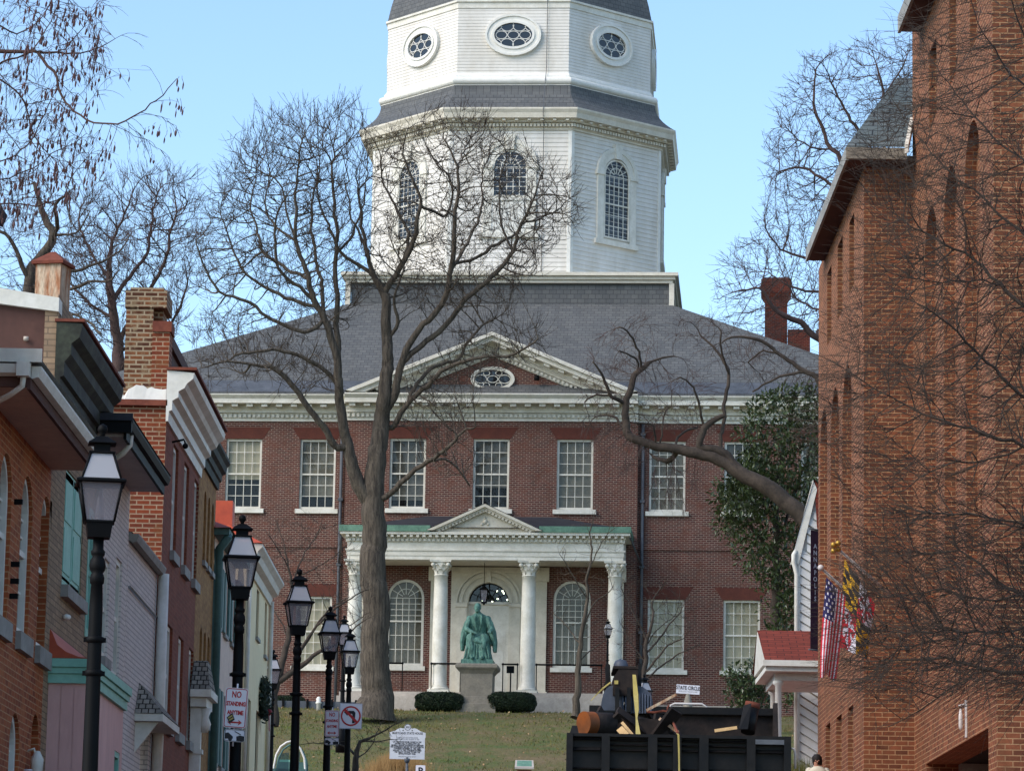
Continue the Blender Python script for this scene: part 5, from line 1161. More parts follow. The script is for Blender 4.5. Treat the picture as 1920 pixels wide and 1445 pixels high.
# ---- ochre brick house, dark bracketed cornice
B = house('ochre brick house with dark brown cornice and slim arched windows', 65.0, 68.7)
uo = [(66.15 + i * .85, 66.65 + i * .85, 8.15, 9.5, True) for i in range(3)]; lo = [(66.15 + i * .85, 66.65 + i * .85, 5.2, 6.9, True) for i in range(3)]
shell(B, 'brick_ochre', 'brick_ochre', X0, 65.02, 68.7, 10.3, uo + lo, .16, zside=10.2)
for o in uo + lo: window(B, ML(X0), *o[:4], arch=True, cols=1, ru=1, rl=1, fr=.05, d=.14, fm='grey_trim', sill=(.05, .1, .06), sm='grey_trim', fan=False)
cornice_run([(0, 9.85), (.05, 9.85), (.06, 10.0), (.1, 10.02), (.11, 10.14), (.18, 10.18), (.2, 10.3), (.26, 10.36), (.26, 10.42), (0, 10.44)], 64.9, 68.72, X0, 'cornice_green', B)
mb = MB(); mb.faces([(X0, 65, 10.42), (X0, 68.7, 10.42), (-13, 68.7, 10.6), (-13, 65, 10.6)], [(0, 1, 2, 3)]); mb.build('roof', 'lead_grey', B)
# its door hood on scrolled white posts
xl, xr = P(352, 1270, 64.6).x, P(394, 1270, 64.6).x; z0, z1, z2 = P(370, 1319, 64.6).z, P(370, 1291, 64.6).z, P(370, 1233, 64.6).z
xl = X0
mb = MB(); mb.hexa([(xl, 64.6, z1), (xr, 64.6, z1), (xr, 66.0, z1), (xl, 66.0, z1), (xl, 65.1, z2), (xr - .1, 65.1, z2), (xr - .1, 65.6, z2), (xl, 65.6, z2)]); hd = mb.build('door_hood', 'shingle', B)
mb = MB(); mb.box(xl, xr + .03, 64.56, 66.04, z1 - .14, z1 - .003); mb.box(xl, xr - .06, 64.66, 65.95, z0 - .04, z1 - .143); mb.build('hood_frame', 'white_trim', hd)
mb = MB()
mb.box(xl, xl + .2, 64.75, 64.95, GZ(65), z0 - .05); mb.lathe([(.06, z0 - .5), (.12, z0 - .35), (.07, z0 - .22), (.13, z0 - .06)], (xl + .26, 64.85, 0), 10); mb.box(xl - .02, xl + .24, 64.72, 64.98, z0 - .9, z0 - .82); mb.build('hood_post', 'white_trim', hd)
# ---- pinkish stucco house with teal shutters
B = house('pinkish stucco house with teal shutters and red metal roof', 68.7, 74.0)
uo = [(69.6 + i * 1.75, 70.35 + i * 1.75, 7.3, 8.5, False) for i in range(3)]; lo = [(69.6 + i * 1.75, 70.35 + i * 1.75, 4.6, 6.1, False) for i in range(3)]
shell(B, 'pinkish_wall', 'pinkish_wall', X0, 68.72, 74.0, 9.0, uo + lo, .1, zside=9.0)
for o in uo + lo:
    q = window(B, ML(X0), *o[:4], cols=2, ru=2, rl=2, fr=.06, d=.08, fm='white_paint', sill=(.05, .08, .06), sm='grey_trim')
    for s in (-1, 1):
        a = o[0] - .38 if s < 0 else o[1] + .03
        mb = MB(); mb.mbox(ML(X0), a, a + .35, o[2], o[3], -.05, -.008); mb.build('shutter', 'teal_dark', q)
mb = MB(); mb.tube([(X0 + .3, 68.6, 8.95), (X0 + .1, 68.75, 8.7), (X0 + .09, 68.8, 8.4), (X0 + .09, 68.8, 3.4)], .085, 8); mb.box(X0, X0 + .05, 68.74, 69.1, GZ(69), 8.7); mb.build('corner_trim', 'teal_dark', B)
mb = MB(); mb.box(X0 - .3, X0 + .3, 68.5, 74.0, 8.95, 9.08); mb.build('eave', 'teal_dark', B)
pr = P(408, 966, 70.5)
mb = MB(); mb.faces([(-9, 68.4, 9.08), (X0 + .34, 68.4, 9.08), (X0 + .34, 74.05, 9.08), (-9, 74.05, 9.08), (-7.2, 70.6, 9.85), (-7.2, 74.05, 9.85)], [(0, 1, 4), (1, 2, 5, 4), (0, 4, 5, 3)]); mb.build('roof', 'red_roof_metal', B)
# ---- narrow red brick house
B = house('narrow dark red brick house squeezed between stucco houses', 74.0, 77.0)
uo = [(74.7, 75.2, 7.0, 8.0, False), (75.9, 76.4, 7.0, 8.0, False)]; lo = [(74.7, 75.2, 4.9, 6.2, False), (75.9, 76.4, 4.9, 6.2, False)]
shell(B, 'brick_plum', 'brick_plum', X0 - .03, 74.02, 77.0, 8.7, uo + lo, .12)
for o in uo + lo: window(B, ML(X0 - .03), *o[:4], cols=1, ru=1, rl=1, fr=.05, d=.1, fm='grey_trim', sill=(.05, .1, .05), sm='grey_trim')
mb = MB(); mb.faces([(X0 + .1, 74.02, 8.7), (X0 + .1, 77, 8.7), (-9, 77, 9.4), (-9, 74.02, 9.4)], [(0, 1, 2, 3)]); mb.build('roof', 'red_roof_metal', B)
# ---- cream house at the corner
B = house('cream stucco corner house with moulded cornice and wreath, farthest in the row', 77.0, 84.3)
uo = [(80.1, 81.2, 8.1, 9.2, False), (82.7, 83.6, 8.0, 9.2, False)]; uo = [(80.2, 81.0, 8.15, 9.25, False), (82.9, 83.6, 8.0, 9.25, False)]
lo = [(78.6, 79.4, 4.9, 6.6, False), (81.1, 82.0, 4.4, 6.55, False)]
shell(B, 'cream_wall', 'cream_wall', X0, 77.02, 84.3, 9.5, uo + lo, .14, zside=9.5)
for o in uo + lo: window(B, ML(X0), *o[:4], cols=2, ru=2, rl=2, fr=.06, d=.12, fm='black_steel', sill=(.05, .08, .06), sm='grey_trim')
cornice_run([(0, 9.3), (.05, 9.3), (.07, 9.5), (.2, 9.56), (.24, 9.7), (.34, 9.8), (.34, 9.86), (0, 9.88)], 76.95, 84.4, X0, 'cream_trim', B)
mb = MB(); mb.tube([(X0 + .07, 84.2, 9.4), (X0 + .07, 84.2, 4.5)], .05, 8)
mb.build('downspout', 'cream_trim', B)
mb = MB(); mb.tube([(X0 + .06, 77.15, 9.3), (X0 + .06, 77.15, 4)], .05, 8)
mb.build('downspout', 'cream_trim', B)
mb = MB(); mb.faces([(-9, 76.9, 9.88), (X0 + .34, 76.9, 9.88), (X0 + .34, 84.4, 9.88), (-9, 84.4, 9.88), (-7.4, 78.4, 10.9), (-7.4, 84.4, 10.9)], [(0, 1, 4), (1, 2, 5, 4), (0, 4, 5, 3)]); mb.box(-6.9, -6.4, 77.6, 78.2, 9.9, 10.9); mb.build('roof', 'red_roof_metal', B)
wz = 6.9; wy = 82.2
wr = thing('wreath', 'dark green wreath with a red ribbon on the cream house wall', 'wreath', (X0 + .08, wy, wz)); wrr = random.Random(5)
mb = MB()
for _ in range(900):
    a = wrr.uniform(0, 6.283); r = wrr.gauss(.36, .07); p = Vector((X0 + .1 + wrr.gauss(0, .05), wy + r * math.cos(a) * 1.15, wz + r * math.sin(a)))
    n1 = Vector((wrr.gauss(0, 1), wrr.gauss(0, 1), wrr.gauss(0, 1))).normalized(); n2 = n1.orthogonal().normalized(); mb.face([p - n1 * .07, p + n2 * .03, p + n1 * .07, p - n2 * .03])
mb.build('greenery', 'leaf_hedge', wr)
mb = MB(); mb.faces([(X0 + .2, wy + .1, wz - .3), (X0 + .2, wy + .4, wz - .2), (X0 + .22, wy + .5, wz - .75), (X0 + .2, wy + .25, wz - .7)], [(0, 1, 2, 3)]); mb.ball((X0 + .2, wy + .2, wz - .3), .08, 8); mb.build('ribbon', 'deep_red', wr)
# eave corner of one more house just inside the left edge
p = P(14, 404, 36); q = P(-2, 372, 36)
B = thing('terraced_house', 'dark eave corner of the house just cut off by the left edge', 'house', (p.x - 1, 36, ground(36)))
mb = MB(); mb.prism([(p.x - 3, 34, p.z - .12), (p.x - .04, 34, p.z - .12), (p.x, 34, p.z), (p.x - .1, 34, p.z + .1), (p.x - 3, 34, p.z + 1.9)], [(p.x - 3, 36, p.z - .12), (p.x - .04, 36, p.z - .12), (p.x, 36, p.z), (p.x - .1, 36, p.z + .1), (p.x - 3, 36, p.z + 1.9)]); mb.build('roof', 'roof_dark', B)
mb = MB(); mb.box(p.x - 3, X0 - .06, 34, 38.8, GZ(36), p.z - .12); mb.build('wall', 'brick_orange', B)
# ================================================================== RIGHT: tall brick civic building
XT, XW = 6.3, 5.5
R = thing('brick_hall', 'tall orange brown brick hall with slit windows and stepped wings on the right', 'building', (XT, 50, ground(50)))
MT = lambda a, z, d: (XT + d, a, z); MW = lambda a, z, d: (XW + d, a, z)
def opR(X, uf, un, vt, vb, arch=False, dp=.18):   # far / near edge pixels
    um = (uf + un) / 2; y1, y0 = PX(uf, (vt + vb) / 2, X).y, PX(un, (vt + vb) / 2, X).y
    return (y0, y1, PX(um, vb, X).z, PX(um, vt, X).z, arch, dp)
YN, YJ, YW0, YW1 = 46.25, 55.9, 55.85, 64.4
slT = [opR(XT, 1742, 1756, 85, 230), opR(XT, 1780, 1793, -25, 150), opR(XT, 1818, 1832, -60, 85)]
nicheT = [(52.6, 54.3, 6.0, 12.3, True, .16), (50.1, 51.8, 6.0, 12.35, True, .16), (47.6, 49.3, 6.0, 12.4, True, .16)]
slT2 = [opR(XT, 1744, 1756, 1205, 1260, False, .15), opR(XT, 1781, 1793, 1145, 1215, False, .15), opR(XT, 1819, 1832, 1115, 1185, False, .15)]
door = (47.1, 54.3, GZ(47), 3.73, False, .5)
mb = MB(); wall(mb, MT, YN, YJ, GZ(46), 16.0, slT + nicheT + [door], .16); mb.build('street_wall', 'brick_civic', R)
for o in nicheT:
    q = MB(); w2 = [(max(a, o[0] + .35), min(b, o[1] - .35)) for a, b in [(o[0], o[1])]]
    wall(q, lambda a, z, d: (XT + .16 + d, a, z), o[0], o[1], o[2], o[3], [(w2[0][0], w2[0][1], 6.15, 7.3, False, .15)], .15); nb_ = q.build('niche', 'brick_civic', R)
    q = MB(); q.face([(XT + .3, w2[0][0], 6.15), (XT + .3, w2[0][1], 6.15), (XT + .3, w2[0][1], 7.3), (XT + .3, w2[0][0], 7.3)]); q.build('window', 'pane_dark', nb_)
for o in slT:
    q = MB(); q.face([(XT + .14, o[0], o[2]), (XT + .14, o[1], o[2]), (XT + .14, o[1], o[3]), (XT + .14, o[0], o[3])]); q.build('slit_window', 'dark_in', R)
mb = MB()
mb.face([(XT, YN, GZ(46)), (26, YN, GZ(46)), (26, YN, 16), (XT, YN, 16)]); mb.build('front_wall', 'brick_civic', R)
mb = MB(); mb.face([(XT, YJ, GZ(46)), (26, YJ + .02, GZ(46)), (26, YJ + .02, 16), (XT, YJ + .02, 16)]); mb.face([(26, YN, GZ(46)), (26, YJ, GZ(46)), (26, YJ, 16), (26, YN, 16)]); mb.build('rear_wall', 'brick_civic', R)
# eave of the tall block
mb = MB(); xe = 5.98; ze = 15.46; YE = 54.7
mb.hexa([(xe, YN - .6, ze), (XT + .1, YN - .6, ze), (XT + .1, YE, ze), (xe, YE, ze), (xe, YN - .6, ze + .22), (XT + .1, YN - .6, ze + .5), (XT + .1, YE, ze + .5), (xe, YE, ze + .22)]); mb.build('eave', 'brown_wall', R)
mb = MB(); mb.box(xe - .05, xe - .002, YN - .6, YE + .02, ze - .02, ze + .26); mb.build('gutter', 'grey_trim', R)
mb = MB(); mb.faces([(xe - .05, YN - .6, ze + .25), (xe - .05, YE, ze + .25), (11, YE, 19.5), (11, YN - .6, 19.5), (26, YE, 19.5), (26, YN - .6, 19.5)], [(0, 1, 2, 3), (3, 2, 4, 5)]); mb.build('roof', 'slate_green', R)
# entrance recess under the beam
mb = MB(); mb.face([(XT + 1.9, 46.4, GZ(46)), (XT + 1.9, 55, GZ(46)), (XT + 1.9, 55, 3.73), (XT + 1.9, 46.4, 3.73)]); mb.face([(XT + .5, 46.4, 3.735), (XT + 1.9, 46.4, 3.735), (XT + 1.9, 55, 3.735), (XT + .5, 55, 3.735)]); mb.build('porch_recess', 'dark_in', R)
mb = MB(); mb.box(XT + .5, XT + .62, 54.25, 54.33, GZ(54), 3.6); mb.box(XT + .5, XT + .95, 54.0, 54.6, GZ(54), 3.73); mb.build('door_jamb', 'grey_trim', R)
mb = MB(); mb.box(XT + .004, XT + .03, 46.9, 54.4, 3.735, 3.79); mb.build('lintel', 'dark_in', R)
mb = MB(); mb.box(XT + .02, XT + .1, 47.12, 47.17, GZ(47), 3.2); mb.build('door_frame', 'pole_white', R)
# wing with hipped slate roof
slW = [opR(XW, 1551, 1559, 505, 640), opR(XW, 1570.5, 1580, 452, 590), opR(XW, 1592.5, 1601.5, 408, 542)]
ar = []
for uf, un in ((1538, 1551), (1558, 1573), (1579.5, 1597)):
    y1, y0 = PX(uf, 800, XW).y, PX(un, 800, XW).y; ar.append((y0, y1, 6.3, 10.75, True, .15))
lowW = [opR(XW, 1548, 1556.5, 1357, 1500), opR(XW, 1568, 1578, 1341, 1500), opR(XW, 1590, 1599.5, 1324, 1500)]
mb = MB(); wall(mb, MW, YW0, YW1, GZ(56), 13.6, slW + ar + lowW, .15); mb.build('wing_wall', 'brick_civic', R)
mb = MB(); mb.face([(XW, YW0, GZ(56)), (XT + .0, YW0, GZ(56)), (XT, YW0, 13.7), (XW, YW0, 13.7)]); mb.build('wing_front', 'brick_civic', R)
mb = MB(); mb.face([(XW, YW1, GZ(56)), (14, YW1, GZ(56)), (14, YW1, 13.6), (XW, YW1, 13.6)]); mb.build('wing_end', 'brick_civic', R)
for o in ar:
    q = MB(); q.face([(XW + .15, o[0], o[2]), (XW + .15, o[1], o[2]), (XW + .15, o[1], o[3]), (XW + .15, o[0], o[3])]); q.build('niche', 'brick_civic', R)
for o in slW + lowW:
    q = MB(); q.face([(XW + .16, o[0], o[2]), (XW + .16, o[1], o[2]), (XW + .16, o[1], o[3]), (XW + .16, o[0], o[3])]); q.build('slit_window', 'dark_in', R)
xw = 5.2; zw = 13.5; YF = 55.3
mb = MB(); mb.box(xw, XW + .3, YF + .05, 63.2, zw, zw + .12); mb.box(XW + .3, 6.12, YF + .05, YW0 + .3, zw, zw + .12); mb.build('wing_soffit', 'brown_wall', R)
mb = MB(); mb.box(xw - .045, xw - .002, YF, 63.2, zw - .02, zw + .2); mb.build('wing_gutter', 'grey_trim', R)
mb = MB(); mb.box(xw - .04, 6.14, YF - .02, YF + .048, zw, zw + .19); mb.build('wing_fascia', 'stone_grey', R)
pt, pl = P(1682, 146, 57.6), P(1722, 146, 57.6)
mb = MB(); mb.faces([(xw - .04, YF - .02, zw + .2), (6.14, YF - .02, zw + .2), (XT, YF + .6, zw + .82), (XT + .2, pt.y, pt.z), (pt.x, pt.y, pt.z), (xw - .04, 63.2, zw + .2), (pt.x, 63.2, pt.z)], [(0, 1, 2, 3, 4), (0, 4, 6, 5)]); mb.build('wing_roof', 'slate_green', R)
mb = MB(); mb.prism([(6.1, YF - .03, zw + .1), (6.16, YF - .03, zw + .1), (6.16, YF - .03, zw + .24), (6.1, YF - .03, zw + .24)], [(6.26, YF + .6, zw + .72), (6.32, YF + .6, zw + .72), (6.32, YF + .6, zw + .86), (6.26, YF + .6, zw + .86)]); mb.build('roof_verge', 'white_trim', R)
# white bracket lamp on the wall over the entrance
a, b = PX(1813, 1312, XT), PX(1813, 1382, XT)
t = thing('wall_sign_bracket', 'slim white lantern bracket on the brick wall above the entrance', 'lantern', (XT - .02, a.y, b.z))
mb = MB(); mb.box(XT - .025, XT - .005, a.y - .05, a.y + .05, b.z, a.z); mb.lathe([(.012, -.3), (.028, -.25), (.028, -.1), (.012, .0)], (XT - .09, a.y, a.z - .12), 8); mb.tube([(XT, a.y, a.z - .05), (XT - .12, a.y, a.z - .08)], .014, 5); mb.build('lantern', 'pole_white', t)
# ---- flags on their poles
COLS5 = ['cloth_white', 'cloth_red', 'cloth_blue', 'cloth_gold', 'cloth_black']
def us(u, v):
    if u < .4 and v > 6 / 13:
        i, j = u / .4 * 7, (v - 6 / 13) / (7 / 13) * 6
        if (int(i) + int(j)) % 2 == 0 and (i % 1 - .5) ** 2 + (j % 1 - .5) ** 2 < .13: return 0
        return 2
    return 1 if int(v * 13) % 2 == 0 else 0
def md(u, v):
    if (u < .5) == (v > .5):
        uu, vv = (u % .5) * 2, (v % .5) * 2
        k = int(uu * 6) % 2; b = abs((vv - (1 - uu))) < .17
        return 4 if (k == 0) != b else 3
    uu, vv = (u % .5) * 2, (v % .5) * 2; x, y = abs(uu - .5), abs(vv - .5)
    cross = (x < .09 and y < .36) or (y < .09 and x < .36) or any((uu - .5 - a) ** 2 + (vv - .5 - b) ** 2 < .008 for a, b in ((.36, 0), (-.36, 0), (0, .36), (0, -.36), (.28, .09), (.28, -.09), (-.28, .09), (-.28, -.09), (.09, .28), (-.09, .28), (.09, -.28), (-.09, -.28)))
    left = uu < .5; q = (left == (vv > .5))
    return (1 if q else 0) if cross else (0 if q else 1)
def pole(u0, v0, u1, v1, X0_, lab, Y0, Y1, mat='pole_white'):
    b, tp = P(u0, v0, Y0), P(u1, v1, Y1)
    t = thing('flagpole', lab, 'flagpole', b, 'angled flagpoles on the brick hall')
    mb = MB(); mb.tube([b, b.lerp(tp, .5), tp], [.026, .024, .02], 8); mb.build('pole', mat, t)
    mb = MB(); mb.tube([b + Vector((.03, .1, -.1)), b], [.035, .035], 8); mb.build('bracket', 'lead_grey', t)
    return t, b, tp
t1, b1, p1 = pole(1700, 1208, 1539, 1064, XT, 'lower white flagpole slanting from the brick hall, carrying the striped flag', 55.6, 53.6)
mb = MB(); mb.ball(p1, .05, 8); mb.build('finial', 'pole_white', t1)
t2, b2, p2 = pole(1718, 1157, 1573, 1030, XT, 'upper white flagpole slanting from the brick hall, topped by a gold cross', 55.6, 53.9)
mb = MB(); dn = (p2 - b2).normalized(); q = p2
for a in ((.16, 0), (.09, .1), (.09, -.1), (.02, 0)): mb.ball(q + dn * a[0] + Vector((dn.z, 0, -dn.x)) * a[1], .045, 8)
mb.tube([p2, p2 + dn * .2], .02, 6); mb.build('finial', 'brass', t2)
n1 = P(1548, 1082, 53.65)
f1 = thing('flag', 'red and white striped flag with starry blue corner hanging at the left', 'flag', n1); 
def quadflag(root, colf, corners, Yf, nu=70, nv=46, fold=9.0, amp=.09, seed=0):
    """cloth hung from the slanting pole; corners give hoist top, hoist foot, fly top, fly foot of the draped cloth"""
    A, B_, C_, D_ = [P(u, v, Yf) for u, v in corners]; mb = MB(); G = []
    for i in range(nu + 1):
        row = []
        for j in range(nv + 1):
            u, v = i / nu, j / nv   # v=1 hoist top edge
            p = (B_.lerp(A, v)).lerp(D_.lerp(C_, v), u)
            w = math.sin(v * fold + seed + .9 * math.sin(u * 3)) ; w2 = math.cos(v * fold * .5 + u * 2 + seed)
            k = .25 + .75 * u
            p = p + Vector((amp * .5 * w2 * u, amp * 1.6 * w * k, amp * .35 * math.sin(u * 11 + v * 6 + seed) * u - .05 * abs(w) * u))
            row.append(p)
        G.append(row)
    for i in range(nu):
        for j in range(nv): mb.face([G[i][j], G[i + 1][j], G[i + 1][j + 1], G[i][j + 1]], colf((i + .5) / nu, (j + .5) / nv), True)
    return mb.build('cloth', COLS5, root)
quadflag(f1, us, [(1549, 1082), (1586, 1118), (1536, 1262), (1572, 1268)], 53.6, fold=4.6, amp=.07, seed=.6)
f2 = thing('flag', 'black and gold quartered flag with red and white crosses hanging right of the striped one', 'flag', P(1583, 1052, 53.9))
quadflag(f2, md, [(1584, 1048), (1641, 1132), (1571, 1208), (1630, 1232)], 53.75, fold=5.0, amp=.08, seed=2.0)
# ---- ANNAPOLIS banner
a, b = P(1519.5, 994, 64.9), P(1534.5, 1216, 64.9); w, h = b.x - a.x, a.z - b.z; c = (a + b) / 2
t = thing('banner', 'narrow dark purple vertical banner with white letters reading ANNAPOLIS', 'banner', c)
M = lambda x, y, d=0: (c.x + x, c.y + x * .9 + d, c.z + y)
mb = MB(); mb.hexa([M(-w / 2, -h / 2, .03), M(w / 2, -h / 2, .03), M(w / 2, -h / 2, 0), M(-w / 2, -h / 2, 0), M(-w / 2, h / 2, .03), M(w / 2, h / 2, .03), M(w / 2, h / 2, 0), M(-w / 2, h / 2, 0)]); mb.build('cloth', 'banner_purple', t)
for k, ch in enumerate('ANNAPOLIS'):
    zc = P(1526, 1024 + k * 12.3, 64.9).z - c.z; text_mesh(t, 'lettering', ch, lambda x, y: M(x * .62 + .015, y * .78 + zc, -.012), .155, 'cloth_white', bold=.004)
for s in (-1, 1):
    mb = MB(); mb.tube([M(-w / 2 - .03, s * (h / 2 + .02)), M(w / 2 + .35, s * (h / 2 + .02))], .018, 6); mb.build('rod', 'lead_grey', t)
# ---- white clapboard house with red porch roof
YH = 76.0
p = lambda u, v, Y=YH: P(u, v, Y)
W = thing('clapboard_house', 'white clapboard house with red roof and little porch beyond the brick hall', 'house', p(1500, 1400))
xl, xr = p(1491, 1200).x, p(1600, 1200).x; zt = p(1491, 1045).z; zk = p(1524, 905).z; xk = p(1526, 905).x; zb_ = ground(YH) - .4
slope = (zk - zt) / (xk - xl)
wl_ = MB(); SK = 1.25; wl_.prism([(xl, YH, zb_), (xr, YH, zb_), (xr, YH, zt + .3), (xk, YH, zk - .1), (xl, YH, zt)], [(xl + SK, YH + 6, zb_), (xr + SK, YH + 6, zb_), (xr + SK, YH + 6, zt + .3), (xk + SK, YH + 6, zk - .1), (xl + SK, YH + 6, zt)]); wl_.build('wall', 'white_paint', W)
mb = MB()
for i in range(-9, 40):      # slanted boards, gaps between them added to give dark shadow lines
    zc = zb_ + i * .2; dx = xr - xl
    for x0, x1 in ((xl + .1, xr),):
        z0, z1 = zc + .62 * dx, zc
        q = [(x0, z0), (x1, z1), (x1, z1 + .2), (x0, z0 + .2)]
        def clip(x, z): return (x, min(z, zt + (x - xl) * slope - .06))
        if q[0][1] > zt + 5: continue
        K = 8; 
        for k in range(K):
            xa, xb = x0 + (x1 - x0) * k / K, x0 + (x1 - x0) * (k + 1) / K; za, zb2 = zc + .62 * (xr - xa), zc + .62 * (xr - xb)
            lim = min(zt + (xa - xl) * slope, zt + (xb - xl) * slope) - .05 if xb < xk else min(zk - .1, zk - (xb - xk) * slope)
            if za + .2 > lim or zb2 < zb_: continue
            mb.hexa([(xa, YH - .075, za), (xb, YH - .075, zb2), (xb, YH - .002, zb2), (xa, YH - .002, za), (xa, YH - .05, za + .165), (xb, YH - .05, zb2 + .165), (xb, YH - .002, zb2 + .165), (xa, YH - .002, za + .165)])
mb.build('clapboards', 'clap_white', W)
mb = MB(); mb.box(xl - .02, xl + .1, YH - .09, YH - .003, zb_, zt); mb.build('corner_board', 'white_trim', W)
mb = MB(); mb.prism([(xl - .12, YH - .12, zt - .16), (xl + .06, YH - .12, zt - .16), (xk + .06, YH - .12, zk - .16), (xk - .03, YH - .12, zk + .05)], [(xl - .12, YH - .04, zt - .16), (xl + .06, YH - .04, zt - .16), (xk + .06, YH - .04, zk - .16), (xk - .03, YH - .04, zk + .05)]); mb.build('rake_board', 'white_trim', W)
mb = MB(); mb.faces([(xl - .14, YH - .14, zt - .1), (xk, YH - .14, zk + .08), (xk + SK, YH + 6, zk + .08), (xl - .14 + SK, YH + 6, zt - .1), (xr + .6, YH - .14, zt - .2), (xr + .6 + SK, YH + 6, zt - .2)], [(0, 1, 2, 3), (1, 4, 5, 2)]); mb.faces([(xk, YH - .11, zk + .06), (xr + .6, YH - .11, zt - .3), (xr + .6, YH - .11, zt - 1.6), (xk + .06, YH - .11, zk - 1.0)], [(0, 1, 2, 3)]); mb.build('roof', 'red_tiles', W)
mb = MB(); g0 = p(1487, 1042); mb.tube([(g0.x + .05, YH - .1, g0.z + .1), (g0.x, YH - .16, g0.z), (g0.x, YH - .16, g0.z - .14), (xl + .02, YH - .1, g0.z - .42), (xl + .02, YH - .1, zb_)], .05, 8); mb.build('downspout', 'white_trim', W)
YP = 73.2; q = lambda u, v: P(u, v, YP)
x0, x1 = q(1423, 1250).x, q(1560, 1250).x; z0, z1 = q(1480, 1247).z, q(1480, 1187).z
mb = MB(); mb.faces([(x0 + .06, YP - .9, z0), (x1, YP - .9, z0), (x1, YP + .6, z1 + .12), (x0, YP + .6, z1 + .12), (x0 + .02, YP + 2.4, z0), (x1, YP + 2.4, z0)], [(0, 1, 2, 3), (3, 2, 5, 4)]); mb.build('porch_roof', 'red_tiles', W)
mb = MB(); mb.prism([(x0 + .06, YP - .92, z0 - .03), (x0 + .06, YP + 2.4, z0 - .03), (x0 - .0, YP + .6, z1 + .08)], [(x0 + .12, YP - .92, z0 - .03), (x0 + .12, YP + 2.4, z0 - .03), (x0 + .06, YP + .6, z1 + .08)]); mb.box(x0 + .02, x1, YP - .95, YP - .86, z0 - .1, z0 + .02); mb.box(x0 + .08, x1, YP - .86, YP + 2.3, z0 - .2, z0 - .1); mb.box(x0 + .3, x1, YP - .5, YP + 2.2, z0 - .36, z0 - .2); mb.build('porch_eave', 'white_trim', W)
for u, dy in ((1459, -.4), (1450, 1.9)):
    xx = P(u, 1320, YP + dy).x
    mb = MB(); mb.lathe([(.11, z0 - .36), (.11, z0 - .43), (.066, z0 - .46), (.074, zb_ + 1), (.08, zb_)], (xx, YP + dy, 0), 12); mb.build('porch_column', 'white_paint', W)
# tufts of ornamental grass by the house corner
og = random.Random(8); p0 = P(1500, 1440, 68)
t = thing('grass_clump', 'tall green yellow grass clump at the white house corner', 'plant', (p0.x, 68, ground(68)))
mb = MB()
for _ in range(420):
    x = p0.x + og.gauss(0, .14); y = 68 + og.gauss(0, .2); zt2 = P(1500, og.uniform(1412, 1445), 68).z; z = ground(68); lx = og.gauss(0, .1); mb.face([(x - .012, y, z), (x + .012, y, z), (x + lx * .5 + .008, y, (z + zt2) / 2), (x + lx, y, zt2), (x + lx * .5 - .008, y, (z + zt2) / 2)])
mb.build('blades', 'grass_blade', t)
# ---- person at the corner, mostly hidden
pp = P(1533, 1429, 62.0); gz = ground(62.0) + .13; hd = pp.z
sc_ = (hd - gz) / 1.55
t = thing('person', 'person with dark hair and a cream coat half hidden by the brick corner', 'person', (pp.x, pp.y, gz))
def skin_mesh(name, verts, edges, radii, mat, parent, sub=2):
    me = bpy.data.meshes.new(name); off = ORG[parent.name] if parent.parent is None else Vector((0, 0, 0))
    me.from_pydata([tuple(Vector(v) - off) for v in verts], edges, []); me.materials.append(MATS[mat]); o = bpy.data.objects.new(name, me); COL.objects.link(o); o.parent = parent
    o.modifiers.new('skin', 'SKIN')
    for i, r in enumerate(radii): me.skin_vertices[0].data[i].radius = r
    me.skin_vertices[0].data[0].use_root = True
    s = o.modifiers.new('sub', 'SUBSURF'); s.levels = sub; s.render_levels = sub
    return o
def V3(x, y, z): return (pp.x + x * sc_, pp.y + y * sc_, gz + z * sc_)
vs = [V3(0, 0, .95), V3(0, 0, 1.15), V3(0, -.02, 1.36), V3(-.01, -.03, 1.46), V3(-.02, -.05, 1.55), V3(-.02, -.04, 1.66), V3(.17, 0, 1.35), V3(.25, -.02, 1.1), V3(.22, -.14, .92), V3(-.17, -.02, 1.35), V3(-.25, -.04, 1.1), V3(-.2, -.16, .94), V3(.1, 0, .86), V3(.11, -.02, .48), V3(.11, .04, .08), V3(.12, -.12, .04), V3(-.1, 0, .86), V3(-.11, -.04, .48), V3(-.11, .0, .08), V3(-.12, -.16, .04)]
es = [(0, 1), (1, 2), (2, 3), (3, 4), (4, 5), (2, 6), (6, 7), (7, 8), (2, 9), (9, 10), (10, 11), (0, 12), (12, 13), (13, 14), (14, 15), (0, 16), (16, 17), (17, 18), (18, 19)]
rr = [(.16, .11), (.15, .11), (.15, .1), (.055, .055), (.085, .1), (.075, .09), (.06, .06), (.045, .045), (.03, .03), (.06, .06), (.045, .045), (.03, .03), (.09, .09), (.065, .065), (.045, .045), (.04, .03), (.09, .09), (.065, .065), (.045, .045), (.04, .03)]
skin_mesh('body', vs, es, [(a * sc_, b * sc_) for a, b in rr], 'skin', t)
mb = MB(); 
def lo2(secs, mat, name):
    mb = MB(); loft(mb, [((V3(*c)[0], V3(*c)[1], V3(*c)[2]), rx * sc_, ry * sc_, pw) for c, rx, ry, pw in secs], 24, .02, 7); return mb.build(name, mat, t)
lo2([((0, 0, .6), .22, .17, 2), ((0, 0, .9), .2, .155, 2), ((0, 0, 1.2), .2, .15, 2.2), ((0, -.01, 1.36), .23, .14, 2.4), ((0, -.02, 1.43), .15, .11, 2), ((0, -.02, 1.47), .08, .08, 2)], 'coat_cream', 'coat')
for s in (-1, 1):
    mb = MB(); blob(mb, [V3(s * .19, 0, 1.36), V3(s * .27, -.03, 1.1), V3(s * .22, -.13, .96)], [.085 * sc_, .07 * sc_, .055 * sc_]); mb.build('sleeve', 'coat_cream', t)
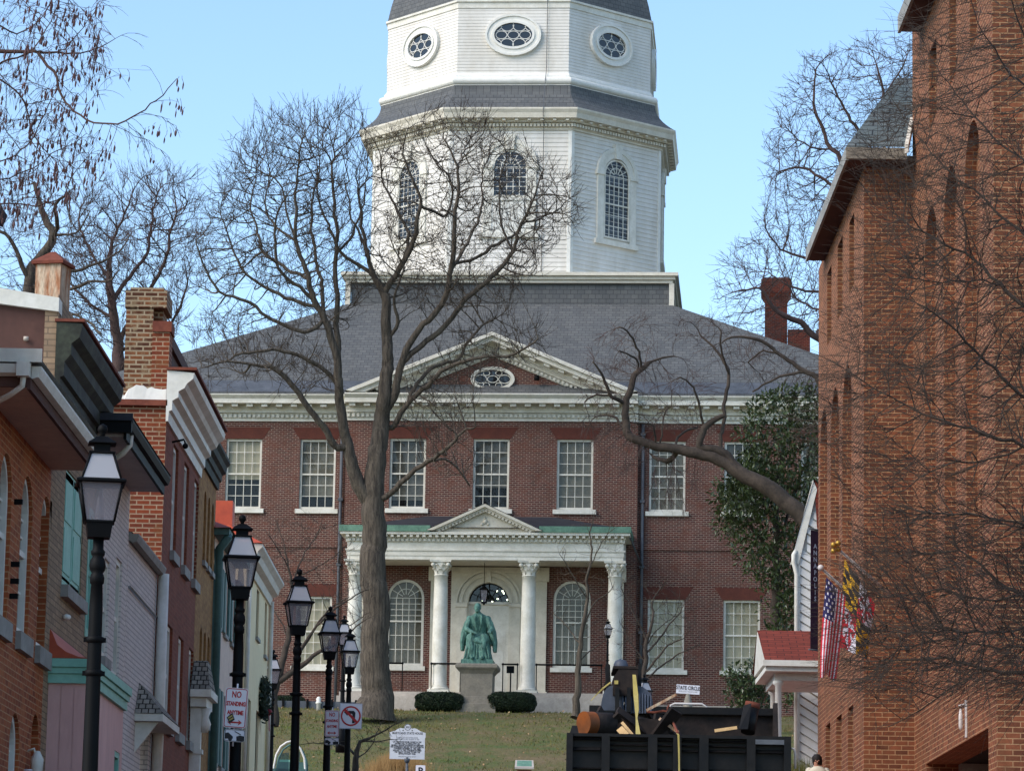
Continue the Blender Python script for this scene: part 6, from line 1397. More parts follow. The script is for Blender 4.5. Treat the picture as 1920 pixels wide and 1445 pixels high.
lo2([((.0, .0, 1.5), .1, .11, 2), ((-.01, -.01, 1.58), .115, .13, 2), ((-.02, -.03, 1.68), .11, .125, 2), ((-.02, -.03, 1.74), .06, .07, 2)], 'hair', 'hair')
mb = MB(); mb.tube([V3(-.02, -.155, 1.58), V3(-.02, -.175, 1.545)], [.012 * sc_, .02 * sc_], 6); 
for s in (-1, 1): mb.ball(V3(-.02 + s * .035, -.145, 1.59), .012 * sc_, 6)
mb.build('face', 'skin', t)
mb = MB(); blob(mb, [V3(.1, 0, .9), V3(.11, -.02, .5), V3(.11, .03, .1)], [.1 * sc_, .08 * sc_, .07 * sc_]); blob(mb, [V3(-.1, 0, .9), V3(-.11, -.04, .5), V3(-.11, .0, .1)], [.1 * sc_, .08 * sc_, .07 * sc_]); mb.build('trousers', 'sign_black', t)
# ================================================================== DUMP TRUCK AND ITS LOAD
YTK, YBK = 34.6, 41.4
tl, tr = P(1062.5, 1380, YTK), P(1483, 1374, YTK); g1 = ground(YTK); g2 = ground(YBK)
xl, xr = tl.x, tr.x; zt = (tl.z + tr.z) / 2; zd = g1 + .85; cxm = (xl + xr) / 2
tk = thing('dump_truck', 'black dump truck seen from behind with a ribbed tailgate', 'truck', (cxm, YTK, g1))
mb = MB(); mb.box(xl, xr, YTK + .05, YTK + .1, zd, zt - .03)
cols_ = [xl, P(1128, 1400, YTK).x, P(1143, 1400, YTK).x, P(1215, 1400, YTK).x, P(1232, 1400, YTK).x, P(1262, 1400, YTK).x, P(1277, 1400, YTK).x, P(1311, 1400, YTK).x, P(1328, 1400, YTK).x, P(1400, 1400, YTK).x, P(1416, 1400, YTK).x, P(1471, 1400, YTK).x, xr]
for i in (1, 3, 5, 7, 9): mb.box(cols_[i], cols_[i + 1], YTK - .04, YTK + .048, zd, zt - .02)
mb.box(xl, xl + .06, YTK - .05, YTK + .05, zd, zt); mb.box(xr - .07, xr, YTK - .05, YTK + .05, zd, zt)
mb.box(xl + .061, xr - .071, YTK - .03, YTK + .12, zt - .03, zt)
for a, b in ((0, 1), (2, 3), (4, 5), (6, 7), (8, 9), (10, 11)):
    x0, x1 = cols_[a] + (.07 if a == 0 else .012), cols_[b] - .012
    zz = [(1386, 1389), (1395, 1398), (1404, 1408), (1440, 1443), (1447, 1450)] if a not in (0, 10) else [(1384, 1388), (1402, 1408), (1440, 1443)]
    for v0, v1 in zz:
        za, zb2 = P(1270, v0, YTK).z, P(1270, v1, YTK).z
        mb.hexa([(x0, YTK - .012, zb2), (x1, YTK - .012, zb2), (x1, YTK + .048, zb2), (x0, YTK + .048, zb2), (x0, YTK + .02, za), (x1, YTK + .02, za), (x1, YTK + .048, za), (x0, YTK + .048, za)])
mb.build('tailgate', 'black_steel', tk)
bl_, br_ = P(1105, 1325, YBK).x, P(1457, 1325, YBK).x; zbk = P(1340, 1326, YBK).z
zbm = P(1340, 1341, YBK).z
for x0, x1 in ((xl, bl_), (xr, br_)):
    s = .05 if x0 < cxm else -.05
    mb = MB(); x9 = bl_ if x0 < cxm else br_; mb.hexa([(x0, YTK + .12, zd), (x0 + s, YTK + .12, zd), (x9 + s, YBK, g2 + .9), (x9, YBK, g2 + .9), (x0, YTK + .12, zt - .06), (x0 + s, YTK + .12, zt - .06), (x9 + s, YBK, zbm - .35), (x9, YBK, zbm - .35)]); mb.build('bed_side', 'rusty_dark', tk)
mb = MB(); mb.box(bl_, br_, YBK, YBK + .06, g2 + .9, zbm); mb.box(bl_, br_, YBK - .06, YBK + .1, zbm + .002, zbk)
mb.hexa([(br_ - .06, YBK - .3, zbk - .5), (br_, YBK - .3, zbk - .5), (br_, YBK, zbk - .5), (br_ - .06, YBK, zbk - .5), (br_ - .05, YBK - .1, zbk + .06), (br_, YBK - .1, zbk + .06), (br_, YBK, zbk + .04), (br_ - .05, YBK, zbk + .04)]); mb.build('bulkhead', 'rusty_dark', tk)
mb = MB(); mb.box(bl_, br_, YBK - .075, YBK - .062, zbm + .01, zbk - .01); mb.build('top_rail', 'black_steel', tk)
mb = MB(); mb.hexa([(xl, YTK + .1, zd - .06), (xr, YTK + .1, zd - .06), (br_, YBK, g2 + .84), (bl_, YBK, g2 + .84), (xl, YTK + .1, zd), (xr, YTK + .1, zd), (br_, YBK, g2 + .9), (bl_, YBK, g2 + .9)]); mb.build('bed_floor', 'rusty_dark', tk)
mb = MB(); mb.box(cxm - .45, cxm + .45, YTK + .5, YBK + 2.4, g1 + .5, g1 + .75); mb.build('chassis', 'black_steel', tk)
for x in (xl + .22, xr - .22):
    for y in (YTK + 1.6, YBK + 1.9):
        mb = MB(); mb.tube([(x - .14, y, ground(y) + .45), (x + .14, y, ground(y) + .45)], .45, 20); wq = mb.build('wheel', 'black_steel', tk)
        mb = MB(); mb.tube([(x - .15, y, ground(y) + .45), (x + .15, y, ground(y) + .45)], .22, 12); mb.build('rim', 'lead_grey', wq)
zcab = P(1290, 1322, 42.4).z
mb = MB(); mb.box(bl_ + .1, br_ - .1, 42.2, 44.2, g2 + .6, zcab - .12); mb.build('cab', 'black_steel', tk)
xa, xb = P(1256, 1323, 42.3).x, P(1323, 1323, 42.3).x
mb = MB(); mb.tube([(xa, 42.15, zcab - .3), (xa, 42.15, zcab - .02), (xa + .05, 42.15, zcab), (xb - .05, 42.15, zcab), (xb, 42.15, zcab - .03), (xb, 42.15, zcab - .3)], .014, 6); mb.build('cab_guard', 'pole_white', tk)
for v in (1387,):
    mb = MB(); q0, q1 = P(1416, 1386, YTK), P(1470, 1392, YTK); mb.box(q0.x, q1.x, YTK - .05, YTK - .013, q1.z - .02, q0.z); mb.build('step_plate', 'lead_grey', tk)
mb = MB(); mb.tube([P(1484, 1402, YTK + .2), P(1489, 1404, YTK + .2), P(1491, 1412, YTK + .2), P(1491, 1440, YTK + .2)], .012, 6); mb.build('grab_rail', 'pole_white', tk)
mb = MB(); q0 = P(1076, 1367, YTK + .3); mb.hexa([(q0.x - .06, YTK + .15, zt - .05), (q0.x + .06, YTK + .15, zt - .05), (q0.x + .06, YTK + .4, zt - .05), (q0.x - .06, YTK + .4, zt - .05), (q0.x - .02, YTK + .2, zt + .09), (q0.x + .03, YTK + .2, zt + .09), (q0.x + .03, YTK + .35, zt + .08), (q0.x - .02, YTK + .35, zt + .08)]); mb.build('tailgate_latch', 'black_steel', tk)
# load: excavator attachments, mould board, rolls, boards, straps
YL = 38.0; l_ = lambda u, v, Y=YL: P(u, v, Y)
dz0 = (zd + g2 + .9) / 2
dg = thing('digger_attachment', 'grey finned digger attachment with dark box head and two upright blades on the truck', 'machine', (l_(1170, 1400).x, YL, dz0))
def xz(u, v, Y=YL): p = P(u, v, Y); return p.x, p.z
for ul, um, ur, nm in ((1125, 1146, 1166, 'hood'), (1168, 1190, 1222, 'hood')):
    mb = MB(); V = []; K = 10; D = 7
    for i in range(K + 1):
        an = math.pi * i / K
        u = um - (um - ul) * math.cos(an) if i <= K / 2 else um - (ur - um) * math.cos(an)
        v = 1338 - 46 * math.sin(an) ** .8
        xx, zz = xz(u, v); V.append((xx, zz))
    for j in range(D):
        y0, y1 = YL - .5 + j * .16, YL - .5 + (j + 1) * .16; k0, k1 = 1 - .05 * j, 1 - .05 * (j + 1); zb2 = xz(1170, 1340)[1]
        for i in range(K):
            a, b = V[i], V[i + 1]; f = lambda p, k: zb2 + (p[1] - zb2) * k
            mb.face([(a[0], y0, f(a, k0)), (b[0], y0, f(b, k0)), (b[0], y1, f(b, k1)), (a[0], y1, f(a, k1))], 0, True)
    mb.face([(V[i][0], YL - .5, V[i][1]) for i in range(K + 1)]); mb.build(nm, 'grey_rubber', dg)
mb = MB()
for i in range(11):
    u0 = 1168 + i * 5.2; u1 = 1173 + i * 4.1; a, b = P(u0, 1296 + abs(i - 5) * 1.4, YL - .52), P(u1 - 8 + i * 1.4, 1336, YL - .62)
    mb.hexa([(a.x - .008, YL - .6, b.z), (a.x + .008, YL - .6, b.z), (a.x + .008, YL - .5, b.z), (a.x - .008, YL - .5, b.z), (a.x - .008, YL - .53, a.z), (a.x + .008, YL - .53, a.z), (a.x + .008, YL - .5, a.z), (a.x - .008, YL - .5, a.z)])
mb.build('fins', 'grey_rubber', dg)
x0, z1 = xz(1147, 1262); x1, z0 = xz(1192, 1312)
mb = MB(); mb.prism([(x0, YL - .56, z0), (x1, YL - .56, z0), (x1, YL - .56, z1), (x0 + .06, YL - .56, z1), (x0, YL - .56, z1 - .1)], [(x0, YL + .3, z0), (x1, YL + .3, z0), (x1, YL + .3, z1), (x0 + .06, YL + .3, z1), (x0, YL + .3, z1 - .1)]); bx = mb.build('box_head', 'rusty_dark', dg)
mb = MB(); a, b = xz(1152, 1275, YL - .57), xz(1159, 1282, YL - .57); mb.box(a[0], b[0], YL - .58, YL - .565, b[1], a[1]); mb.build('label', 'yellow_strap', bx)
mb = MB(); mb.box(x0 - .0, x1 + .005, YL - .57, YL + .3, z1 + .002, z1 + .03); mb.build('lid', 'rusty_dark', bx)
for u in (1157, 1179):
    mb = MB(); a, b = xz(u - 3.5, 1289, YL - .59), xz(u + 3.5, 1335, YL - .59); mb.box(a[0], b[0], YL - .66, YL - .565, b[1], a[1]); mb.build('hook', 'black_steel', dg)
for ul, ur, lean in ((1135, 1142, 5), (1196, 1203, 0)):
    mb = MB(); a, b, c = P(ul, 1248, YL + .2), P(ur + lean * .4, 1246, YL + .2), P(ur + lean, 1320, YL + .2); d = P(ul + lean, 1320, YL + .2)
    mb.prism([a, (a.lerp(b, .35)) + Vector((0, 0, .04)), b, c, d], [q + Vector((0, .25, 0)) for q in (a, (a.lerp(b, .35)) + Vector((0, 0, .04)), b, c, d)]); mb.build('blade', 'black_steel', dg)
mb = MB(); a = P(1164, 1262, YL + .5); mb.lathe([(.075, -.05), (.082, .05), (.08, .1), (.06, .14), (.02, .155)], a, 14); mb.build('cylinder_cap', 'grey_rubber', dg)
YR = 36.2; cyl = thing('steel_pipe', 'rusty steel pipe with bright orange outer rim lying on the truck load', 'pipe', P(1112, 1350, YR))
mb = MB(); a, b = P(1097, 1355, YR), P(1146, 1357, YR + .2); rr_ = .118
mb.tube([a, b], rr_, 22, smooth=True); mb.build('barrel', 'rusty_dark', cyl)
mb = MB(); ax = (b - a).normalized(); V = []; s_ = ax.orthogonal().normalized(); t_ = ax.cross(s_)
for k in range(22):
    for r, d in ((rr_ * 1.03, -.02), (rr_ * 1.03, .1)): V.append(a + (s_ * math.cos(k * math.pi / 11) + t_ * math.sin(k * math.pi / 11)) * r + ax * d)
mb.faces(V, [(2 * k, (2 * k + 2) % 44, (2 * k + 3) % 44, 2 * k + 1) for k in range(22)], 0, True); mb.face([V[2 * k] for k in range(22)]); mb.build('rim', 'orange_paint', cyl)
mb = MB(); p0 = P(1107, 1329, YR + .3)
sc2 = thing('scrap_metal', 'dark heap of rusty scrap plates between the orange pipe and the straps', 'scrap', P(1190, 1365, 37)); sr = random.Random(6)
for _ in range(26):
    c = P(sr.uniform(1130, 1250), sr.uniform(1352, 1378), sr.uniform(36.2, 38.0)); a = Vector((sr.uniform(-1, 1), sr.uniform(-1, 1), sr.uniform(-.5, .5))).normalized(); b = a.orthogonal().normalized(); n_ = a.cross(b); l1, l2 = sr.uniform(.1, .3), sr.uniform(.05, .15)
    q = [c - a * l1 - b * l2, c + a * l1 - b * l2, c + a * l1 * .8 + b * l2, c - a * l1 * .9 + b * l2]; mb.prism(q, [v + n_ * .03 for v in q])
mb.box(P(1110, 1360, 36.4).x, P(1255, 1360, 36.4).x, 36.6, 39.5, dz0 - .05, P(1180, 1352, 37).z); mb.build('plates', 'rusty_dark', sc2)
def board(u0, v0, u1, v1, Y, w, lab, mat='wood_new', th=.03):
    a, b = P(u0, v0, Y), P(u1, v1, Y - .1); t = thing('timber', lab, 'board', a); d = (b - a).normalized(); n_ = Vector((-d.z, 0, d.x)) * w / 2; k = Vector((0, th, 0)); mb = MB()
    q = [a - n_, b - n_, b + n_, a + n_]; mb.prism(q, [v + k for v in q]); mb.build('board', mat, t)
board(1340, 1369, 1382, 1363, 36.2, .035, 'short pale board lying level at the right of the truck load')
board(1161, 1364, 1174, 1378, 35.6, .1, 'broad cut board end sticking up beside the orange pipe')
board(1166, 1353, 1186, 1377, 35.7, .035, 'narrow pale lath leaning by the yellow strap')
board(1236, 1346, 1272, 1372, 36.6, .035, 'long thin batten slanting down to the tailgate middle', 'rust')
board(1212, 1331, 1268, 1301, 37.2, .028, 'thin batten raised towards the street name sign', 'rust')
def strap(pts, w, lab, mat='yellow_strap'):
    t = thing('strap', lab, 'strap', P(*pts[0])); mb = MB(); Q = [P(*p) for p in pts]
    for i in range(len(Q) - 1):
        wa, wb_ = w[i], w[i + 1]; a, b = Q[i], Q[i + 1]; k = Vector((0, .012, 0))
        q = [a - Vector((wa, 0, 0)), a + Vector((wa, 0, 0)), b + Vector((wb_, 0, 0)), b - Vector((wb_, 0, 0))]; mb.prism(q, [v + k for v in q])
    mb.build('webbing', mat, t)
strap([(1189, 1264, 37.3), (1192, 1300, 37.2), (1194, 1330, 36.6), (1193.5, 1345, 36.0), (1195, 1360, 35.2), (1196.5, 1376, 34.75)], [.018, .026, .02, .009, .016, .024], 'wide yellow ratchet strap running down from the dark box to the tailgate')
strap([(1269, 1374, 34.55), (1272, 1376, 34.5), (1273, 1410, 34.5), (1273.5, 1450, 34.5)], [.008, .009, .008, .007], 'narrow yellow strap hanging over the middle of the tailgate')
strap([(1145, 1278, 37.6), (1131, 1289, 37.5), (1115, 1305, 37.5), (1108, 1313, 37.4)], [.012, .012, .006, .004], 'yellow strap end slanting left off the dark box')
hs = thing('hose', 'thin rusty hose looping between the straps and bulkhead', 'hose', P(1212, 1330, 37.5))
mb = MB(); mb.tube([P(1210, 1326, 37.5), P(1215, 1334, 37.4), (P(1228, 1335, 37.3)), P(1243, 1332, 37.2), P(1251, 1333, 37.2), P(1256, 1340, 37.0), P(1264, 1358, 36.4), P(1271, 1374, 35.2)], .014, 6); mb.tube([P(1251, 1333, 37.2), P(1252, 1325, 37.3), P(1255, 1321, 37.3)], .01, 5); mb.build('pipe', 'rust_cap', hs)
ex = thing('exhaust_stack', 'leaning dark pipe with rusty top standing by the right of the truck bulkhead', 'pipe', P(1405, 1375, 40.6))
mb = MB(); mb.tube([P(1402, 1372, 40.6), P(1410, 1326, 40.7)], [.085, .085], 14); mb.build('stack', 'black_steel', ex)
mb = MB(); mb.tube([P(1410, 1326, 40.7), P(1412, 1316, 40.7)], [.09, .09], 14); mb.build('rusty_top', 'rust_cap', ex)
ex2 = thing('steel_bar', 'flat black bar leaning against the rusty topped pipe', 'bar', P(1395, 1372, 40.4))
mb = MB(); a, b = P(1394, 1366, 40.4), P(1401, 1322, 40.5); mb.hexa([(a.x - .05, a.y, a.z), (a.x + .05, a.y, a.z), (a.x + .05, a.y + .05, a.z), (a.x - .05, a.y + .05, a.z), (b.x - .04, b.y, b.z), (b.x + .05, b.y, b.z + .03), (b.x + .05, b.y + .05, b.z + .03), (b.x - .04, b.y + .05, b.z)]); mb.build('bar', 'black_steel', ex2)
# ================================================================== TREES
def in_poly(x, y, poly):
    r = np.zeros(len(x), bool); n = len(poly)
    for i in range(n):
        x1, y1 = poly[i]; x2, y2 = poly[(i + 1) % n]
        c = ((y1 > y) != (y2 > y)) & (x < (x2 - x1) * (y - y1) / ((y2 - y1) or 1e-9) + x1); r ^= c
    return r
def grow(limbs, crowns, Y0, thick, step, nat, seed, rtip=.010, expo=2.3, dinf=9.0, dkill=1.7, iters=140, trop=(0, 0, .12), jit=.1, spread=.8, inertia=1.0, rs=.55):
    """limbs: [(list of (u, v, radius_px))]; crowns: [(polygon, weight)].  Returns nodes, parents, radii, fixed radius flags."""
    rg = np.random.default_rng(seed); pxm = FPX / Y0 / 1.0
    N, PAR, FR = [], [], []
    def nearest(p):
        A = np.array(N); return int(((A - p) ** 2).sum(1).argmin())
    limbs = [[(q[0], q[1], q[2] * (rs + (1 - rs) * min(1.0, q[2] / limbs[0][1][2]) ** 2)) + tuple(q[3:]) for q in pl] for pl in limbs]
    for k, pl in enumerate(limbs):
        off0 = 0.0; par = -1
        yend = rg.uniform(-1, 1) * thick * spread if k else 0.0
        if k and len(pl[0]) > 3: yend = pl[0][3]
        if N:
            A = np.array(N)
            UV = uvs(A); par = int((((UV - np.array([pl[0][0], pl[0][1]])) ** 2).sum(1) + 0.02 * ((A[:, 1] - Y0) * pxm) ** 2).argmin()); off0 = N[par][1] - Y0
        L_ = np.cumsum([0] + [math.hypot(pl[i + 1][0] - pl[i][0], pl[i + 1][1] - pl[i][1]) for i in range(len(pl) - 1)]); T = L_[-1] or 1
        pts = []
        for i, q in enumerate(pl):
            t = L_[i] / T; yy = Y0 + off0 + (yend - off0) * t
            pts.append((np.array(P(q[0], q[1], yy)), q[2] / pxm))
        if par >= 0: seq = [(np.array(N[par]), pts[0][1])] + pts[1:] if math.hypot(*(uvs(np.array([N[par]]))[0] - np.array(pl[0][:2]))) < 14 else [(np.array(N[par]), pts[0][1])] + pts
        else:
            seq = pts; N.append(pts[0][0]); PAR.append(-1); FR.append(pts[0][1]); par = 0
        # smooth resample (Catmull-Rom)
        ar = np.zeros(3)
        for i in range(len(seq) - 1):
            p0 = seq[max(i - 1, 0)][0]; p1, r1 = seq[i]; p2, r2 = seq[i + 1]; p3 = seq[min(i + 2, len(seq) - 1)][0]
            n = max(1, int(np.linalg.norm(p2 - p1) / step))
            for j in range(1, n + 1):
                t = j / n; p = .5 * ((2 * p1) + (-p0 + p2) * t + (2 * p0 - 5 * p1 + 4 * p2 - p3) * t * t + (-p0 + 3 * p1 - 3 * p2 + p3) * t ** 3)
                ar = .72 * ar + rg.normal(0, .13 * step, 3) * (1.6 if rg.random() < .12 else 1.0); p = p + ar; N.append(p); PAR.append(par); FR.append(r1 + (r2 - r1) * t); par = len(N) - 1
    # attraction points
    AT = []
    tot = sum(w for _, w in crowns)
    for poly, w in crowns:
        m = int(nat * w / tot); pa = np.array(poly, float); lo, hi = pa.min(0), pa.max(0); got = 0; cen = pa.mean(0); ext = (hi - lo) / 2
        while got < m:
            q = rg.uniform(lo, hi, (m * 2, 2)); q = q[in_poly(q[:, 0], q[:, 1], poly)][:m - got]
            e = np.sqrt(np.clip(1 - .75 * (((q - cen) / ext) ** 2).sum(1) / 1.3, .12, 1)); yy = Y0 + rg.uniform(-1, 1, len(q)) * thick * e
            AT += [np.array(P(u, v, y)) for (u, v), y in zip(q, yy)]; got += len(q)
    AT = np.array(AT); N = [np.array(p) for p in N]; base_n = len(N)
    nn = np.array(N); near = np.zeros(len(AT), int); nd2 = np.full(len(AT), 1e18)
    for s0 in range(0, len(nn), 400):
        d = ((AT[:, None, :] - nn[None, s0:s0 + 400]) ** 2).sum(2); k = d.argmin(1); dm = d[np.arange(len(AT)), k]; b = dm < nd2; near[b] = k[b] + s0; nd2[b] = dm[b]
    alive = nd2 > (dkill * step) ** 2; tr = np.array(trop)
    ch = [0] * len(N)
    for p in PAR:
        if p >= 0: ch[p] += 1
    for it in range(iters):
        act = alive & (nd2 < (dinf * step) ** 2)
        if not act.any():
            if alive.any() and it < 30: dinf *= 1.5; continue
            break
        ids = near[act]; dv = AT[act] - np.array(N)[ids]; dv /= np.linalg.norm(dv, axis=1)[:, None]
        u, inv = np.unique(ids, return_inverse=True); acc = np.zeros((len(u), 3)); np.add.at(acc, inv, dv)
        new = []
        for k, i in enumerate(u):
            if ch[i] >= 3: continue
            d = acc[k]; l = np.linalg.norm(d)
            if l < 1e-6: continue
            d = d / l + tr + rg.normal(0, jit, 3)
            if PAR[i] >= 0 and i >= base_n:
                pd_ = N[i] - N[PAR[i]]; d = d + inertia * pd_ / (np.linalg.norm(pd_) + 1e-9)
            d /= np.linalg.norm(d); N.append(N[i] + d * step); PAR.append(int(i)); FR.append(0.0); ch.append(0); ch[i] += 1; new.append(len(N) - 1)
        if not new: break
        al = np.where(alive)[0]; nw = np.array([N[k] for k in new])
        for s0 in range(0, len(nw), 600):
            d = ((AT[al][:, None, :] - nw[None, s0:s0 + 600]) ** 2).sum(2); k = d.argmin(1); dm = d[np.arange(len(al)), k]; b = dm < nd2[al]
            ii = al[b]; near[ii] = np.array(new)[k[b] + s0]; nd2[ii] = dm[b]
        alive &= nd2 > (dkill * step) ** 2
    return N, PAR, FR, base_n
def uvs(A):
    q = np.asarray(A) @ RC; return np.stack([960 + FPX * q[:, 0] / -q[:, 2], 722.5 - FPX * q[:, 1] / -q[:, 2]], 1)
def tree_mesh(N, PAR, FR, rtip, expo, seed, twig=0.6, twlen=.45, twr=None, base_n=0, droop=0.0, updir=(0, 0, .5)):
    rg = random.Random(seed); n = len(N); ch = [[] for _ in range(n)]
    for i, p in enumerate(PAR):
        if p >= 0: ch[p].append(i)
    R = [0.0] * n
    for i in range(n - 1, -1, -1):
        R[i] = rtip if not ch[i] else sum(R[c] ** expo for c in ch[i]) ** (1 / expo)
    for i in range(n):
        if FR[i] > 0: R[i] = FR[i] if i < base_n else R[i]
        elif PAR[i] >= 0: R[i] = min(R[i], R[PAR[i]] * .85)
    trunk, tw = MB(), MB()
    heads = [i for i in range(n) if PAR[i] < 0]; st = [(h, None) for h in heads]
    while st:
        i, par = st.pop(); chain = [i] if par is None else [par, i]
        while ch[i]:
            b = max(ch[i], key=lambda c: R[c])
            for c in ch[i]:
                if c != b: st.append((c, i))
            i = b; chain.append(i)
        rad = [R[k] for k in chain]
        if par is not None: rad[0] = rad[1] * 1.08
        r0 = rad[0]; sides = 10 if r0 > .18 else 7 if r0 > .07 else 5 if r0 > .03 else 3
        trunk.tube([N[k] for k in chain], rad, sides, cap=False)
    # fine end twigs, each with a couple of side shoots
    twr = twr or rtip * .8
    upv = Vector(updir)
    for i in range(1, n):
        if R[i] > rtip * 3.6 or rg.random() > twig: continue
        p = Vector(N[i]); d = p - Vector(N[PAR[i]]); d.normalize()
        for _ in range(1 if rg.random() < .55 else 2):
            e = (d + upv * rg.uniform(.2, 1) + Vector((rg.gauss(0, .38), rg.gauss(0, .38), rg.gauss(0, .3)))).normalized(); l = twlen * rg.uniform(.45, 1.3)
            pts = [p]; q = p; kk = 4
            for a in range(kk):
                e = (e + upv * .12 + Vector((rg.gauss(0, .09), rg.gauss(0, .09), rg.gauss(-droop * .3, .09)))).normalized(); q = q + e * l / kk; pts.append(q)
                if rg.random() < .45 and a < kk - 1:
                    f = (e + Vector((rg.gauss(0, .55), rg.gauss(0, .55), rg.gauss(-droop * .3, .5)))).normalized(); m = q + f * l * rg.uniform(.15, .35)
                    tw.tube([q, q.lerp(m, .5) + Vector((0, 0, l * .015)), m], [twr * .75, twr * .6, twr * .35], 3, cap=False)
            tw.tube(pts, [twr, twr * .92, twr * .8, twr * .65, twr * .4], 3, cap=False)
    return trunk, tw, R
def tree(label, limbs, crowns, Y0, thick, step, nat, seed, rtip, gz=None, mat='bark', tmat='bark_dark', expo=2.3, twig=.6, twlen=.45, droop=0.0, name='bare_tree', group=None, cat='tree', updir=(0, 0, .5), **kw):
    b = P(limbs[0][0][0], limbs[0][0][1], Y0)
    t = thing(name, label, cat, b, group)
    N, PAR, FR, bn = grow(limbs, crowns, Y0, thick, step, nat, seed, rtip, expo, **kw)
    a, c, R = tree_mesh(N, PAR, FR, rtip, expo, seed, twig, twlen, base_n=bn, droop=droop, updir=updir)
    print('TREE', label[:30], len(N), len(a.f), len(c.f))
    a.build('trunk', mat, t); c.build('crown', tmat, t)
    return t, N, PAR, R, bn
# ---- the great tree before the portico
big = [
 [(700, 1345, 46), (704, 1325, 38), (706, 1290, 33), (704, 1200, 31), (702, 1100, 30), (700, 1000, 29), (698, 940, 27), (706, 880, 25), (716, 800, 22), (722, 740, 19), (724, 660, 16), (723, 600, 15), (722, 551, 13), (705, 520, 9), (695, 489, 7), (674, 386, 4), (668, 330, 2)],
 [(690, 945, 20), (672, 905, 19), (655, 850, 16), (644, 800, 14), (636, 750, 13), (630, 660, 11), (607, 599, 10), (588, 560, 9), (571, 500, 7), (557, 448, 6), (555, 328, 3), (566, 260, 2)],
 [(640, 770, 10), (634, 700, 9), (631, 619, 9), (630, 500, 7), (629, 433, 6), (621, 336, 4), (626, 270, 2)],
 [(607, 599, 7), (570, 620, 6), (534, 609, 6), (487, 584, 5), (445, 560, 5), (410, 545, 4), (390, 510, 3.5), (369, 448, 2)],
 [(588, 575, 6), (560, 565, 6), (503, 541, 5), (470, 520, 4), (445, 495, 4), (429, 452, 2.5), (410, 400, 1.5)],
 [(571, 520, 6), (530, 495, 5), (495, 471, 5), (480, 430, 3.5), (470, 380, 2.5), (480, 300, 1.5)],
 [(557, 448, 4), (530, 370, 3), (510, 335, 2.5), (460, 310, 1.5)],
 [(652, 845, 11), (633, 866 - 25, 11), (606, 800, 10), (575, 765, 9), (564, 748, 9), (540, 715, 8), (514, 693, 7), (480, 684, 5), (417, 681, 3), (380, 690, 2)],
 [(640, 740, 8), (619, 700, 7), (573, 671, 6), (514, 659, 5), (456, 663, 4), (430, 675, 2.5), (398, 681, 2)],
 [(722, 551, 10), (733, 527, 9), (753, 489, 9), (778, 448, 7.5), (788, 400, 6), (791, 372, 5), (770, 331, 3.5), (757, 290, 2.5), (762, 240, 1.5)],
 [(728, 780, 13), (740, 740, 12), (749, 690, 11), (767, 645, 10), (790, 610, 9), (815, 590, 9), (839, 517, 8), (853, 421, 6.5), (860, 359, 5), (856, 310, 4), (832, 262, 2)],
 [(853, 500, 5), (874, 489, 5), (922, 462, 5), (966, 441, 4), (984, 417, 3.5), (1035, 400, 2.5), (1070, 372, 1.5)],
 [(760, 680, 9), (800, 640, 8.5), (846, 596, 8), (880, 558, 8), (932, 513, 7), (960, 472, 6), (973, 427, 5), (1001, 365, 3), (1018, 317, 2)],
 [(856, 310, 3), (880, 270, 2.5), (900, 235, 1.5)],
 [(735, 800, 9), (765, 752, 8), (800, 722, 7.5), (851, 684, 6), (912, 669, 5), (960, 662, 4), (981, 655, 3.5), (1011, 635, 2.5)],
 [(765, 752, 6), (809, 690, 6), (863, 672, 5), (882, 639, 4), (906, 609, 3.5), (930, 602, 2)],
 [(712, 945, 9), (735, 920, 9), (760, 893, 8), (791, 869, 7), (833, 841, 6), (865, 812, 4), (894, 800, 2.5)],
 [(791, 869, 4.5), (830, 862, 4), (860, 880, 3), (880, 910, 2.5)],
 [(735, 640, 6), (745, 600, 6), (738, 555, 4), (760, 500, 3)],
 [(705, 520, 7), (680, 500, 6), (662, 490, 5.5), (640, 468, 5), (622, 430, 4), (600, 380, 3), (590, 300, 1.5)], [(697, 495, 5), (672, 440, 4), (655, 400, 3), (650, 330, 2)], [(753, 489, 6), (765, 440, 5), (742, 390, 4), (722, 340, 3), (715, 290, 1.5)], [(791, 380, 5), (815, 395, 4.5), (842, 402, 4), (846, 340, 3), (800, 285, 2)], [(842, 510, 6), (870, 470, 5), (895, 400, 4), (905, 330, 2.5), (925, 270, 1.5)], [(960, 472, 4), (940, 420, 3.5), (935, 360, 2.5), (950, 300, 1.5)], [(607, 599, 7), (600, 540, 6), (590, 470, 5), (585, 400, 4), (600, 320, 2)], [(629, 480, 5), (660, 440, 4), (680, 390, 3), (690, 320, 1.5)], [(557, 448, 4.5), (520, 430, 4), (500, 390, 3), (505, 320, 1.5)], [(588, 562, 6), (550, 530, 5.5), (520, 500, 5), (515, 440, 4), (530, 380, 2)],
]
bigcrown = [([(365, 560), (360, 440), (400, 370), (440, 290), (475, 225), (560, 205), (640, 203), (690, 225), (700, 300), (690, 420), (720, 520), (640, 620), (560, 600), (470, 540), (420, 545)], 1.25),
            ([(690, 330), (740, 245), (830, 218), (905, 225), (960, 270), (1010, 300), (1085, 360), (1078, 425), (1020, 480), (980, 560), (880, 590), (780, 600), (710, 520)], .8),
            ([(350, 640), (400, 560), (480, 590), (600, 640), (640, 740), (560, 745), (480, 715), (370, 715)], .26),
            ([(760, 700), (840, 620), (930, 585), (1020, 610), (1040, 650), (990, 690), (900, 720), (860, 820), (900, 850), (880, 920), (800, 870), (760, 850)], .2)]
